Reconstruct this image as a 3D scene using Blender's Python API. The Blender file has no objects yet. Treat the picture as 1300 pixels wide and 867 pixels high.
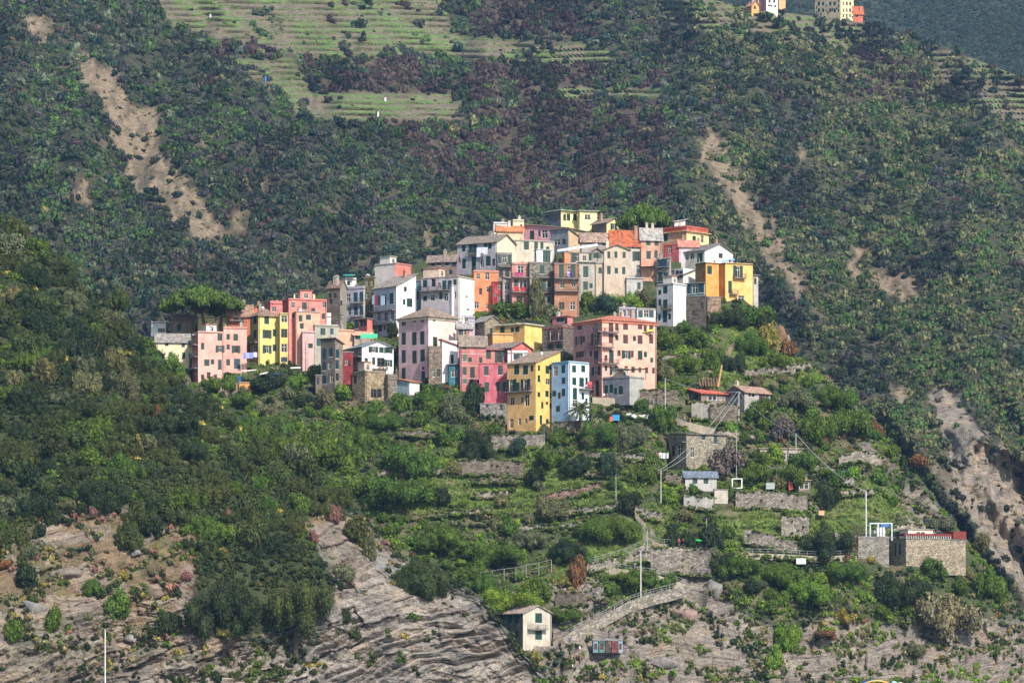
import bpy, math, random
import numpy as np
from math import sin, cos, pi, radians
F = 4947.0; VH = 880.0; CZ = 2.0          # focal length in photo pixels, horizon row, eye height
rnd = random.Random(7); rng = np.random.default_rng(11)
sc = bpy.context.scene
COL = sc.collection
SUN_AZ = radians(60.0)      # towards +x, turned to the viewer
SUN_EL = radians(41.0)

def P(u, v, Y):
    return ((u - 650.0) / F * Y, Y, CZ + (VH - v) / F * Y)

# ---------------------------------------------------------------- numpy noise
_perm = np.random.default_rng(3).random(65536)
def _h(i, j, k):
    n = (i * 73856093) ^ (j * 19349663) ^ (k * 83492791)
    return _perm[(n ^ (n >> 13)) & 65535]
def vnoise(x, y, z=0.0):
    x = np.asarray(x, float); y = np.asarray(y, float); z = np.asarray(z, float) + 0 * x
    xi = np.floor(x).astype(np.int64); yi = np.floor(y).astype(np.int64); zi = np.floor(z).astype(np.int64)
    fx = x - xi; fy = y - yi; fz = z - zi
    fx = fx * fx * (3 - 2 * fx); fy = fy * fy * (3 - 2 * fy); fz = fz * fz * (3 - 2 * fz)
    r = 0
    for a in (0, 1):
        for b in (0, 1):
            for c in (0, 1):
                w = (fx if a else 1 - fx) * (fy if b else 1 - fy) * (fz if c else 1 - fz)
                r = r + w * _h(xi + a, yi + b, zi + c)
    return r * 2 - 1
def fbm(x, y, z=0.0, o=4, g=0.5):
    s = 0; a = 1.0; f = 1.0; t = 0
    for k in range(o):
        s = s + a * vnoise(np.asarray(x) * f + 17.3 * k, np.asarray(y) * f + 5.1 * k, z)
        t += a; a *= g; f *= 2.03
    return s / t
def smooth(e0, e1, x):
    t = np.clip((x - e0) / (e1 - e0), 0, 1)
    return t * t * (3 - 2 * t)
def inpoly(poly, U, V):
    U = np.asarray(U, float); V = np.asarray(V, float)
    r = np.zeros(U.shape, bool); n = len(poly)
    for i in range(n):
        x0, y0 = poly[i]; x1, y1 = poly[(i + 1) % n]
        if y0 == y1: continue
        c = ((V >= min(y0, y1)) & (V < max(y0, y1)) & (U < (x1 - x0) * (V - y0) / (y1 - y0) + x0))
        r ^= c
    return r
def npoly(poly, U, V, amp=6, sc_=14):
    U = np.asarray(U, float); V = np.asarray(V, float)
    return inpoly(poly, U + amp * fbm(U / sc_, V / sc_, 3.3, 2), V + amp * fbm(U / sc_, V / sc_, 9.7, 2))
class TPS:
    def __init__(s, pts):
        p = np.array(pts, float); s.x = p[:, :2] / 1000; n = len(p)
        A = np.zeros((n + 3, n + 3)); A[:n, :n] = s.k(s.x[:, None] - s.x[None]) + np.eye(n) * 1e-4
        A[:n, n] = 1; A[:n, n + 1:] = s.x; A[n, :n] = 1; A[n + 1:, :n] = s.x.T
        s.w = np.linalg.solve(A, np.concatenate([p[:, 2], [0, 0, 0]]))
    def k(s, d):
        r = (d ** 2).sum(-1); return r * np.log(r + 1e-12) * 0.5
    def __call__(s, U, V):
        U = np.asarray(U, float) / 1000; V = np.asarray(V, float) / 1000
        o = s.w[-3] + s.w[-2] * U + s.w[-1] * V
        for i, (a, b) in enumerate(s.x):
            r = (U - a) ** 2 + (V - b) ** 2
            o = o + s.w[i] * r * np.log(r + 1e-12) * 0.5
        return o

# ---------------------------------------------------------------- mesh helpers
def link(o, parent=None):
    COL.objects.link(o)
    if parent is not None: o.parent = parent
    return o
def tag(o, label=None, cat=None, group=None, kind=None):
    if label: o['label'] = label
    if cat: o['category'] = cat
    if group: o['group'] = group
    if kind: o['kind'] = kind
    elif cat: o['kind'] = 'thing'
    return o
def empty(name, loc, rz=0, label=None, cat=None, group=None):
    o = bpy.data.objects.new(name, None); o.location = loc; o.rotation_euler = (0, 0, rz)
    o.empty_display_size = 0.5
    link(o); tag(o, label, cat, group); return o
def np_mesh(name, V, Fq, mats, smooth_=False, col=None, mi=None):
    """V (n,3), Fq (m,k) equal-size faces (k=3/4) -> mesh"""
    me = bpy.data.meshes.new(name)
    V = np.ascontiguousarray(V, np.float32); Fq = np.ascontiguousarray(Fq, np.int32)
    n, (m, k) = len(V), Fq.shape
    me.vertices.add(n); me.vertices.foreach_set('co', V.ravel())
    me.loops.add(m * k); me.loops.foreach_set('vertex_index', Fq.ravel())
    me.polygons.add(m); me.polygons.foreach_set('loop_start', np.arange(0, m * k, k, dtype=np.int32))
    if smooth_: me.polygons.foreach_set('use_smooth', np.ones(m, bool))
    for x in (mats if isinstance(mats, (list, tuple)) else [mats]): me.materials.append(x)
    if mi is not None: me.polygons.foreach_set('material_index', np.asarray(mi, np.int32))
    if col is not None:
        a = me.color_attributes.new('Col', 'FLOAT_COLOR', 'POINT')
        c = np.ones((n, 4), np.float32); c[:, :3] = col; a.data.foreach_set('color', c.ravel())
    me.update(calc_edges=True); me.validate()
    return me
class MB:
    """collects primitive shapes, links them as one mesh object"""
    def __init__(s): s.v = []; s.f = []; s.m = []
    def poly(s, pts, m=0):
        b = len(s.v); s.v += [tuple(p) for p in pts]; s.f.append(tuple(range(b, b + len(pts)))); s.m.append(m)
    def box(s, a, b, m=0):
        (x0, y0, z0), (x1, y1, z1) = a, b; n = len(s.v)
        s.v += [(x0, y0, z0), (x1, y0, z0), (x1, y1, z0), (x0, y1, z0), (x0, y0, z1), (x1, y0, z1), (x1, y1, z1), (x0, y1, z1)]
        for q in ((0, 3, 2, 1), (4, 5, 6, 7), (0, 1, 5, 4), (1, 2, 6, 5), (2, 3, 7, 6), (3, 0, 4, 7)):
            s.f.append(tuple(n + i for i in q)); s.m.append(m)
    def slab(s, pts, faces, th, m=0):
        """closed sheet of thickness th (downward) under the given top faces"""
        b = len(s.v); n = len(pts)
        s.v += [tuple(p) for p in pts] + [(p[0], p[1], p[2] - th) for p in pts]
        ed = {}
        for f in faces:
            s.f.append(tuple(b + i for i in f)); s.m.append(m)
            s.f.append(tuple(b + n + i for i in reversed(f))); s.m.append(m)
            for i in range(len(f)):
                e = (f[i], f[(i + 1) % len(f)]); ed[e] = 1
        for (p, q) in ed:
            if (q, p) not in ed:
                s.f.append((b + q, b + p, b + n + p, b + n + q)); s.m.append(m)
    def tube(s, p0, p1, r0, r1=None, n=6, m=0):
        r1 = r0 if r1 is None else r1
        a = np.array(p0, float); b = np.array(p1, float); d = b - a; L = np.linalg.norm(d)
        if L < 1e-6: return
        d /= L; u = np.cross(d, (0, 0, 1) if abs(d[2]) < .9 else (1, 0, 0)); u /= np.linalg.norm(u); w = np.cross(d, u)
        k = len(s.v)
        for c, r in ((a, r0), (b, r1)):
            for i in range(n):
                t = 2 * pi * i / n; s.v.append(tuple(c + r * (cos(t) * u + sin(t) * w)))
        for i in range(n):
            j = (i + 1) % n; s.f.append((k + i, k + j, k + n + j, k + n + i)); s.m.append(m)
        s.f.append(tuple(k + n - 1 - i for i in range(n))); s.f.append(tuple(k + n + i for i in range(n))); s.m += [m, m]
    def build(s, name, mats, parent=None, smooth_=False):
        me = bpy.data.meshes.new(name); me.from_pydata(s.v, [], s.f)
        for x in (mats if isinstance(mats, (list, tuple)) else [mats]): me.materials.append(x)
        me.polygons.foreach_set('material_index', s.m)
        if smooth_: me.polygons.foreach_set('use_smooth', [True] * len(s.f))
        me.update()
        return link(bpy.data.objects.new(name, me), parent)

# ---------------------------------------------------------------- materials
def lin(c):
    if isinstance(c, str):
        c = [int(c[i:i + 2], 16) / 255 for i in (0, 2, 4)]
    return tuple(x / 12.92 if x <= 0.04045 else ((x + 0.055) / 1.055) ** 2.4 for x in c)
_mc = {}
def newmat(name):
    m = bpy.data.materials.new(name); m.use_nodes = True
    nt = m.node_tree; b = nt.nodes['Principled BSDF']; return m, nt, b
def N(nt, t, **kw):
    n = nt.nodes.new(t)
    for k, v in kw.items():
        if k.startswith('i_'):
            key = k[2:]; key = int(key) if key.isdigit() else key.replace('_', ' ')
            n.inputs[key].default_value = v
        else: setattr(n, k, v)
    return n
def mixc(nt, fac, a, b, mode='MIX'):
    m = nt.nodes.new('ShaderNodeMix'); m.data_type = 'RGBA'; m.blend_type = mode
    for sock, val in ((m.inputs[0], fac), (m.inputs[6], a), (m.inputs[7], b)):
        if hasattr(val, 'links') or hasattr(val, 'is_linked'): nt.links.new(val, sock)
        elif isinstance(val, (int, float)): sock.default_value = val
        else: sock.default_value = (*val[:3], 1)
    return m.outputs[2]
def ramp(nt, fac, stops):
    r = nt.nodes.new('ShaderNodeValToRGB'); nt.links.new(fac, r.inputs[0])
    el = r.color_ramp.elements
    while len(el) < len(stops): el.new(0.5)
    for e, (p, c) in zip(el, stops):
        e.position = p; e.color = (*(c if not isinstance(c, (int, float)) else (c, c, c)), 1)
    return r.outputs[0]
def noise(nt, scale, detail=4, rough=.6, vec=None, dist=0):
    n = N(nt, 'ShaderNodeTexNoise'); n.inputs['Scale'].default_value = scale; n.inputs['Detail'].default_value = detail
    n.inputs['Roughness'].default_value = rough; n.inputs['Distortion'].default_value = dist
    if vec is None:
        g = nt.nodes.new('ShaderNodeTexCoord'); vec = g.outputs['Object']
    nt.links.new(vec, n.inputs['Vector']); return n.outputs['Fac']
def plain(name, c, rough=.7, metal=0, var=.25, scale=1.5, bump=0):
    key = ('p', name, c, rough)
    if key in _mc: return _mc[key]
    c = lin(c); m, nt, b = newmat(name)
    f = noise(nt, scale, 4)
    r = ramp(nt, f, [(0.3, tuple(x * (1 - var) for x in c)), (0.7, tuple(min(1, x * (1 + var * .4)) for x in c))])
    nt.links.new(r, b.inputs['Base Color']); b.inputs['Roughness'].default_value = rough; b.inputs['Metallic'].default_value = metal
    if bump:
        bp = N(nt, 'ShaderNodeBump', i_Strength=bump, i_Distance=.05); nt.links.new(noise(nt, scale * 6, 4), bp.inputs['Height']); nt.links.new(bp.outputs[0], b.inputs['Normal'])
    _mc[key] = m; return m
def plaster(c, age=.5):
    """weathered lime plaster: blotches, rain streaks running down, patches"""
    key = ('w', c, age)
    if key in _mc: return _mc[key]
    c0 = lin(c); gy = .3 * c0[0] + .55 * c0[1] + .15 * c0[2]; c0 = tuple(x * .88 + gy * .12 for x in c0); m, nt, b = newmat('plaster')
    g = nt.nodes.new('ShaderNodeNewGeometry')
    f1 = noise(nt, .55, 5, .65, g.outputs['Position'])
    mp = N(nt, 'ShaderNodeMapping'); mp.inputs['Scale'].default_value = (1.6, 1.6, .16); nt.links.new(g.outputs['Position'], mp.inputs[0])
    f2 = noise(nt, 1.3, 4, .6, mp.outputs[0])
    c1 = tuple(x * .93 for x in c0); gr = sum(c0) / 3
    dirt = tuple((x * .45 + gr * .25) * .75 for x in c0)
    fade = tuple(min(.8, x * .8 + .14) for x in c0)
    a = ramp(nt, f1, [(.32, tuple(x * .76 for x in c1)), (.52, c1), (.72, fade)])
    k = ramp(nt, f2, [(.45, 0.0), (.75, age)])
    o = mixc(nt, k, a, dirt)
    f3 = noise(nt, .23, 6, .7, g.outputs['Position'])
    k3 = ramp(nt, f3, [(.60, 0.0), (.66, age * .9)])
    o = mixc(nt, k3, o, tuple(x * .5 + .09 for x in c0))
    nt.links.new(o, b.inputs['Base Color']); b.inputs['Roughness'].default_value = .9
    b.inputs['Specular IOR Level'].default_value = .25
    bp = N(nt, 'ShaderNodeBump', i_Strength=.35, i_Distance=.04); nt.links.new(noise(nt, 5, 5, .7, g.outputs['Position']), bp.inputs['Height']); nt.links.new(bp.outputs[0], b.inputs['Normal'])
    _mc[key] = m; return m
def stone(c='8d8478', size=2.2, key2=''):
    """rubble stone masonry"""
    key = ('s', c, size)
    if key in _mc: return _mc[key]
    c0 = lin(c); m, nt, b = newmat('rubble_stone')
    g = nt.nodes.new('ShaderNodeNewGeometry')
    mp = N(nt, 'ShaderNodeMapping'); mp.inputs['Scale'].default_value = (1, 1, 1.7); nt.links.new(g.outputs['Position'], mp.inputs[0])
    vo = N(nt, 'ShaderNodeTexVoronoi'); vo.inputs['Scale'].default_value = size; nt.links.new(mp.outputs[0], vo.inputs['Vector'])
    sp = N(nt, 'ShaderNodeSeparateColor'); nt.links.new(vo.outputs['Color'], sp.inputs[0])
    c0 = tuple(x * .74 for x in c0)
    col = ramp(nt, sp.outputs[0], [(0, tuple(x * .5 for x in c0)), (.5, c0), (1, tuple(min(1, x * 1.4) for x in c0))])
    ve = N(nt, 'ShaderNodeTexVoronoi', feature='DISTANCE_TO_EDGE'); ve.inputs['Scale'].default_value = size; nt.links.new(mp.outputs[0], ve.inputs['Vector'])
    j = ramp(nt, ve.outputs['Distance'], [(0.0, 1.0), (.1, 0.0)])
    o = mixc(nt, j, col, tuple(x * .35 for x in c0))
    f = noise(nt, .5, 5, .7, g.outputs['Position'])
    k = ramp(nt, f, [(.5, 0.0), (.7, .6)])
    o = mixc(nt, k, o, (.10, .095, .07))
    nt.links.new(o, b.inputs['Base Color']); b.inputs['Roughness'].default_value = .95; b.inputs['Specular IOR Level'].default_value = .2
    bp = N(nt, 'ShaderNodeBump', i_Strength=.8, i_Distance=.12); nt.links.new(ve.outputs['Distance'], bp.inputs['Height']); nt.links.new(bp.outputs[0], b.inputs['Normal'])
    _mc[key] = m; return m
def tile(c):
    key = ('t', c)
    if key in _mc: return _mc[key]
    c0 = lin(c); m, nt, b = newmat('roof_tiles')
    g = nt.nodes.new('ShaderNodeNewGeometry')
    vo = N(nt, 'ShaderNodeTexVoronoi'); vo.inputs['Scale'].default_value = 2.6; nt.links.new(g.outputs['Position'], vo.inputs['Vector'])
    sp = N(nt, 'ShaderNodeSeparateColor'); nt.links.new(vo.outputs['Color'], sp.inputs[0])
    col = ramp(nt, sp.outputs[0], [(0, tuple(x * .55 for x in c0)), (.6, c0), (1, tuple(min(1, x * 1.4) for x in c0))])
    f = noise(nt, .7, 5, .7, g.outputs['Position']); k = ramp(nt, f, [(.48, 0.0), (.66, .55)])
    gr = sum(c0) / 3
    o = mixc(nt, k, col, tuple(x * .4 + gr * .25 for x in c0))
    nt.links.new(o, b.inputs['Base Color']); b.inputs['Roughness'].default_value = .9
    bp = N(nt, 'ShaderNodeBump', i_Strength=.7, i_Distance=.08); nt.links.new(vo.outputs['Distance'], bp.inputs['Height']); nt.links.new(bp.outputs[0], b.inputs['Normal'])
    _mc[key] = m; return m
def foliage_mat(name, src):
    """src 'obj' takes the hue from the object's colour, 'attr' from the mesh's colour attribute"""
    m, nt, b = newmat(name)
    if src == 'obj':
        oi = N(nt, 'ShaderNodeObjectInfo'); base = oi.outputs['Color']
    else:
        at = N(nt, 'ShaderNodeAttribute', attribute_name='Col'); base = at.outputs['Color']
    g = nt.nodes.new('ShaderNodeNewGeometry')
    f = noise(nt, .9 if src == 'obj' else .5, 4, .7, g.outputs['Position'])
    k = ramp(nt, f, [(.3, (.55, .6, .6)), (.5, (1., 1., 1.)), (.72, (1.6, 1.5, 1.2))])
    isl = ramp(nt, g.outputs['Random Per Island'], [(0, (.6, .62, .6)), (.6, (1., 1., 1.)), (1, (1.6, 1.5, 1.25))])
    o = mixc(nt, 1.0, base, k, 'MULTIPLY'); o = mixc(nt, 1.0, o, isl, 'MULTIPLY')
    nt.links.new(o, b.inputs['Base Color']); b.inputs['Roughness'].default_value = .6; b.inputs['Specular IOR Level'].default_value = .12
    tr = N(nt, 'ShaderNodeBsdfTranslucent'); nt.links.new(o, tr.inputs[0])
    mx = N(nt, 'ShaderNodeMixShader'); mx.inputs[0].default_value = .22
    nt.links.new(b.outputs[0], mx.inputs[1]); nt.links.new(tr.outputs[0], mx.inputs[2])
    nt.links.new(mx.outputs[0], nt.nodes['Material Output'].inputs['Surface'])
    return m
LEAF = foliage_mat('leaves', 'obj'); LEAFA = foliage_mat('leaves_mixed', 'attr')
def ground_mat():
    """earth / rock / grass: colour attribute is the ground's own colour, alpha-like mask 'Rock' picks bedded rock"""
    m, nt, b = newmat('ground')
    at = N(nt, 'ShaderNodeAttribute', attribute_name='Col')
    rk = N(nt, 'ShaderNodeAttribute', attribute_name='Rock')
    g = nt.nodes.new('ShaderNodeNewGeometry')
    f = noise(nt, .35, 8, .72, g.outputs['Position']); f2 = noise(nt, 2.2, 5, .7, g.outputs['Position'])
    k = ramp(nt, f, [(.3, (.5, .5, .5)), (.5, (1., 1., 1.)), (.72, (1.55, 1.5, 1.4))])
    k2 = ramp(nt, f2, [(.3, (.6, .6, .6)), (.5, (1., 1., 1.)), (.7, (1.4, 1.4, 1.4))])
    soil = mixc(nt, 1.0, at.outputs['Color'], k, 'MULTIPLY'); soil = mixc(nt, 1.0, soil, k2, 'MULTIPLY')
    # bedded rock: noise squeezed across the beds, which dip down to the left
    mp = N(nt, 'ShaderNodeMapping'); mp.inputs['Rotation'].default_value = (0, radians(24), 0); mp.inputs['Scale'].default_value = (.10, .3, 1.5)
    nd = N(nt, 'ShaderNodeTexNoise'); nd.inputs['Scale'].default_value = .05; nt.links.new(g.outputs['Position'], nd.inputs['Vector'])
    va = N(nt, 'ShaderNodeVectorMath', operation='MULTIPLY_ADD'); va.inputs[1].default_value = (14, 14, 14)
    nt.links.new(nd.outputs['Color'], va.inputs[0]); nt.links.new(g.outputs['Position'], va.inputs[2]); nt.links.new(va.outputs[0], mp.inputs[0])
    b1 = noise(nt, 1.0, 6, .7, mp.outputs[0]); b2 = noise(nt, .12, 6, .75, g.outputs['Position'])
    c1 = ramp(nt, b1, [(.33, (.07, .068, .066)), (.40, (.23, .218, .205)), (.55, (.36, .342, .32)), (.7, (.46, .435, .40))])
    c2 = ramp(nt, b2, [(.33, (.60, .58, .57)), (.5, (1.02, .96, .90)), (.68, (1.15, .96, .76))])
    rock = mixc(nt, 1.0, c1, c2, 'MULTIPLY')
    rock = mixc(nt, 1.0, rock, k2, 'MULTIPLY')
    tint = mixc(nt, 1.0, at.outputs['Color'], (4.2, 4.2, 4.2), 'MULTIPLY'); rock = mixc(nt, .4, rock, tint, 'MULTIPLY')
    mr = N(nt, 'ShaderNodeMath', operation='MULTIPLY_ADD'); nt.links.new(f2, mr.inputs[0]); mr.inputs[1].default_value = .9
    sb = N(nt, 'ShaderNodeMath', operation='SUBTRACT'); nt.links.new(rk.outputs['Fac'], sb.inputs[0]); sb.inputs[1].default_value = .45
    nt.links.new(sb.outputs[0], mr.inputs[2])
    fac = ramp(nt, mr.outputs[0], [(.42, 0.0), (.56, 1.0)])
    o = mixc(nt, fac, soil, rock)
    nt.links.new(o, b.inputs['Base Color']); b.inputs['Roughness'].default_value = .95; b.inputs['Specular IOR Level'].default_value = .15
    sm = N(nt, 'ShaderNodeMath', operation='MULTIPLY_ADD'); nt.links.new(b1, sm.inputs[0]); sm.inputs[1].default_value = 1.6; nt.links.new(f2, sm.inputs[2])
    bp = N(nt, 'ShaderNodeBump', i_Strength=1.0, i_Distance=.5); nt.links.new(sm.outputs[0], bp.inputs['Height']); nt.links.new(bp.outputs[0], b.inputs['Normal'])
    return m
GROUND = ground_mat()
M_METAL = plain('dark_metal', '3a3c40', .5); M_WHITE = plain('white_paint', 'e8e8e4', .6, var=.15)
M_GREEN = plain('green_paint', '103c32', .6, var=.35); M_TEAL = plain('teal_paint', '205a60', .6, var=.3)
M_BROWN = plain('brown_paint', '573530', .6, var=.3); M_WOOD = plain('weathered_wood', '7d6a58', .85)
M_BLUEG = plain('bluegreen_paint', '183e4a', .6, var=.3); M_GREEN2 = plain('faded_green_paint', '3c6b52', .6, var=.35)
M_CONC = plain('concrete', 'a8a298', .9, bump=.3, var=.35); M_SLAB = plain('slate_slab', '85827f', .85, var=.4)
M_GLASS, _nt, _b = newmat('window_glass'); _b.inputs['Base Color'].default_value = (.012, .016, .02, 1); _b.inputs['Roughness'].default_value = .12
M_TRUNK = plain('bark', '5b4d40', .95, var=.4)
# ---------------------------------------------------------------- terrain sheets
class Sheet:
    def __init__(s, name, u0, u1, nu, crest, nv, yfun, vbot=900.):
        s.name = name; s.u = np.linspace(u0, u1, nu); s.vbot = vbot
        cx, cy = zip(*crest); s.cx, s.cy = cx, cy
        c = np.interp(s.u, cx, cy)
        t = np.linspace(0, 1, nv)
        s.U = np.repeat(s.u[:, None], nv, 1); s.V = vbot + (c[:, None] - vbot) * t[None]
        s.Y = yfun(s.U, s.V); s.nu, s.nv = nu, nv
    def crest(s, u): return np.interp(u, s.cx, s.cy)
    def at(s, u, v):
        u = np.asarray(u, float); v = np.asarray(v, float)
        c = s.crest(u); t = np.clip((v - s.vbot) / (c - s.vbot), 0, 1) * (s.nv - 1)
        i = np.clip((u - s.u[0]) / (s.u[1] - s.u[0]), 0, s.nu - 1.001)
        i0 = i.astype(int); t0 = np.clip(t.astype(int), 0, s.nv - 2); fi = i - i0; ft = t - t0
        Y = s.Y
        return ((Y[i0, t0] * (1 - fi) + Y[i0 + 1, t0] * fi) * (1 - ft) + (Y[i0, t0 + 1] * (1 - fi) + Y[i0 + 1, t0 + 1] * fi) * ft)
    def build(s, colf, rockf, back, label=None):
        X = (s.U - 650) / F * s.Y; Z = CZ + (VH - s.V) / F * s.Y; Y = s.Y.copy()
        # far side of the hill, falling away behind the crest
        bx, by, bz = [X], [Y], [Z]
        n = 8
        for k in range(1, n + 1):
            t = k / n
            bx.append(X[:, -1:] * (1 + 0.0 * t)); by.append(Y[:, -1:] + back * t)
            bz.append(Z[:, -1:] * (1 - t ** 1.5) - 3 * t)
        X = np.concatenate(bx, 1); Y = np.concatenate(by, 1); Z = np.concatenate(bz, 1)
        nu, nv = X.shape
        V = np.stack([X, Y, Z], -1).reshape(-1, 3)
        idx = np.arange(nu * nv).reshape(nu, nv)
        Fq = np.stack([idx[:-1, :-1], idx[1:, :-1], idx[1:, 1:], idx[:-1, 1:]], -1).reshape(-1, 4)
        col = colf(s.U, s.V); rk = rockf(s.U, s.V)
        col = np.concatenate([col, np.repeat(col[:, -1:], n, 1)], 1).reshape(-1, 3)
        rk = np.concatenate([rk, np.repeat(rk[:, -1:], n, 1)], 1).reshape(-1)
        me = np_mesh(s.name, V, Fq, GROUND, True, col=col)
        a = me.attributes.new('Rock', 'FLOAT', 'POINT'); a.data.foreach_set('value', rk.astype(np.float32))
        o = link(bpy.data.objects.new(s.name, me)); tag(o, kind='structure'); return o

# --- near wooded spur on the left
A_CREST = [(-260, 150), (-100, 215), (0, 275), (60, 312), (100, 355), (150, 397), (200, 445), (240, 492), (300, 520), (350, 545), (400, 585),
           (440, 632), (470, 662), (500, 700), (560, 722), (610, 757), (650, 806), (685, 850), (700, 880), (740, 893)]
YA = TPS([(-150, 900, 700), (100, 900, 715), (300, 900, 725), (500, 900, 738), (690, 900, 750), (0, 700, 748), (150, 690, 750), (300, 690, 757),
          (420, 680, 768), (500, 720, 775), (600, 770, 770), (660, 830, 762), (0, 500, 800), (150, 500, 806), (300, 530, 822), (400, 590, 812),
          (440, 640, 802), (0, 280, 866), (100, 360, 862), (200, 450, 855), (-150, 200, 875), (-250, 500, 790)])
A_ROCK = [(690, 868), (650, 815), (610, 765), (560, 740), (520, 750), (480, 720), (455, 665), (425, 655), (400, 680), (425, 740), (430, 790), (330, 808), (250, 818),
          (130, 800), (60, 820), (-200, 830), (-200, 910), (760, 910)]
A_TAN = [(-50, 690), (30, 690), (55, 650), (110, 625), (160, 640), (250, 680), (250, 715), (235, 790), (300, 815), (420, 800), (430, 700), (380, 670), (400, 650), (460, 655),
         (520, 720), (480, 800), (-200, 900)]
def rockdisp(U, V, m, amp=1.0):
    q = (V + .42 * (U - 300) + 42 * fbm(U / 130, V / 110, 1.1, 4)) / 13.0
    saw = q - np.floor(q); led = np.where(saw < .75, saw / .75, (1 - saw) / .25)
    hard = .5 + .5 * vnoise(np.floor(q) * 3.7, U / 120, 7.)
    q2 = q * 2.7 + .7; saw2 = q2 - np.floor(q2)
    d = 1.7 * led * hard + .9 * saw2 * (.4 + hard)
    blk = np.abs(fbm(U / 34, V / 22, 5.5, 4)); d = d + 2.6 * blk
    wu, wv = U + 9 * fbm(U / 25, V / 25, 6.6, 3), V + 9 * fbm(U / 25, V / 25, 16.6, 3); r1 = (wu - .35 * wv) / 46; r2 = (wv + .42 * wu) / 15
    d = d + 2.4 * _h(np.floor(r1).astype(np.int64), np.floor(r2).astype(np.int64), np.int64(5)) + .7 * _h(np.floor(r1 * 2.6).astype(np.int64), np.floor(r2 * 2.4).astype(np.int64), np.int64(9))
    blk2 = np.abs(fbm((U + .5 * V) / 11, (V) / 9, 8.5, 3)); d = d + .8 * blk2
    return amp * m * d
def softmask(poly, U, V, r=7, amp=7):
    U = np.asarray(U, float); V = np.asarray(V, float)
    xs, ys = zip(*poly); k = r + amp + 2
    w = (U > min(xs) - k) & (U < max(xs) + k) & (V > min(ys) - k) & (V < max(ys) + k)
    out = np.zeros(U.shape)
    if not w.any(): return out
    u, v = U[w], V[w]
    du_ = amp * fbm(u / 14, v / 14, 3.3, 2); dv_ = amp * fbm(u / 14, v / 14, 9.7, 2)
    m = 0
    for du, dv in ((0, 0), (r, 0), (-r, 0), (0, r), (0, -r), (r * .6, r * .6), (-r * .6, -r * .6)):
        m = m + inpoly(poly, u + du_ + du, v + dv_ + dv)
    out[w] = m / 7.0
    return out
def ya(U, V):
    Y = YA(U, V)
    m = softmask(A_ROCK, U, V); t = softmask(A_TAN, U, V)
    Y = Y + rockdisp(U, V, np.maximum(m, t * .55)) - 2.0
    Y = Y + 5 * fbm(U / 90, V / 90, 2.2, 3) + 1.0 * fbm(U / 14, V / 10, 4.2, 3)
    return Y
A = Sheet('headland_slope', -260, 740, 620, A_CREST, 480, ya)

# --- the promontory that carries the village
B_CREST = [(0, 470), (100, 440), (150, 432), (200, 425), (300, 400), (400, 375), (500, 345), (600, 310), (700, 292), (850, 300), (950, 385), (985, 408),
           (1005, 445), (1050, 478), (1100, 540), (1150, 582), (1200, 650), (1240, 700), (1290, 765), (1340, 835), (1400, 880), (1500, 893)]
YB = TPS([(600, 900, 810), (750, 900, 815), (900, 900, 825), (1100, 900, 835), (1300, 900, 850), (1450, 900, 865), (300, 900, 815), (0, 900, 830),
          (620, 800, 824), (750, 800, 827), (900, 800, 836), (1100, 800, 847), (1250, 800, 862), (300, 750, 850),
          (500, 700, 850), (650, 700, 855), (800, 700, 853), (950, 700, 856), (1100, 700, 862), (1230, 700, 880),
          (300, 600, 870), (450, 600, 875), (650, 600, 876), (800, 600, 873), (950, 600, 878), (1100, 600, 892),
          (250, 500, 905), (400, 500, 905), (550, 500, 900), (700, 500, 899), (800, 500, 901), (900, 500, 906), (1000, 500, 913), (1070, 500, 925),
          (200, 440, 925), (400, 440, 927), (600, 440, 922), (900, 440, 926), (990, 440, 935),
          (300, 380, 955), (500, 380, 952), (700, 380, 946), (900, 380, 952), (600, 300, 990), (750, 300, 988), (880, 300, 990), (50, 500, 915)])
B_ROCKS = [[(700, 790), (800, 768), (850, 745), (880, 730), (905, 745), (960, 790), (1000, 800), (1060, 780), (1100, 790), (1150, 800), (1200, 780), (1300, 790), (1500, 800), (1500, 910), (640, 910), (690, 850), (655, 825)],
           [(985, 398), (1003, 405), (1005, 445), (990, 448)], [(1090, 560), (1130, 575), (1135, 600), (1085, 600)], [(1150, 610), (1195, 640), (1180, 665), (1140, 640)],
           [(700, 735), (760, 725), (770, 770), (700, 778)], [(1140, 655), (1190, 665), (1190, 680), (1130, 675)]]
TERR = [[(560, 560), (690, 545), (800, 590), (830, 620), (760, 660), (560, 680), (480, 640)], [(880, 600), (1090, 600), (1110, 700), (900, 710)]]
GRASS = [[(500, 600), (560, 590), (700, 580), (850, 590), (820, 625), (690, 650), (560, 655), (470, 655)], [(900, 655), (1040, 640), (1100, 690), (900, 690)], [(560, 560), (600, 560), (590, 600), (560, 600)],
         [(1030, 620), (1110, 610), (1160, 650), (1130, 670), (1050, 660)], [(930, 400), (990, 430), (1050, 480), (900, 490)], [(820, 640), (860, 640), (850, 720), (700, 740), (700, 720)]]
NOTCH = []     # (u0,u1,v_base,v_top,Y_min): level ground cut into the slope for walls and houses
PLACED = []
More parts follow.
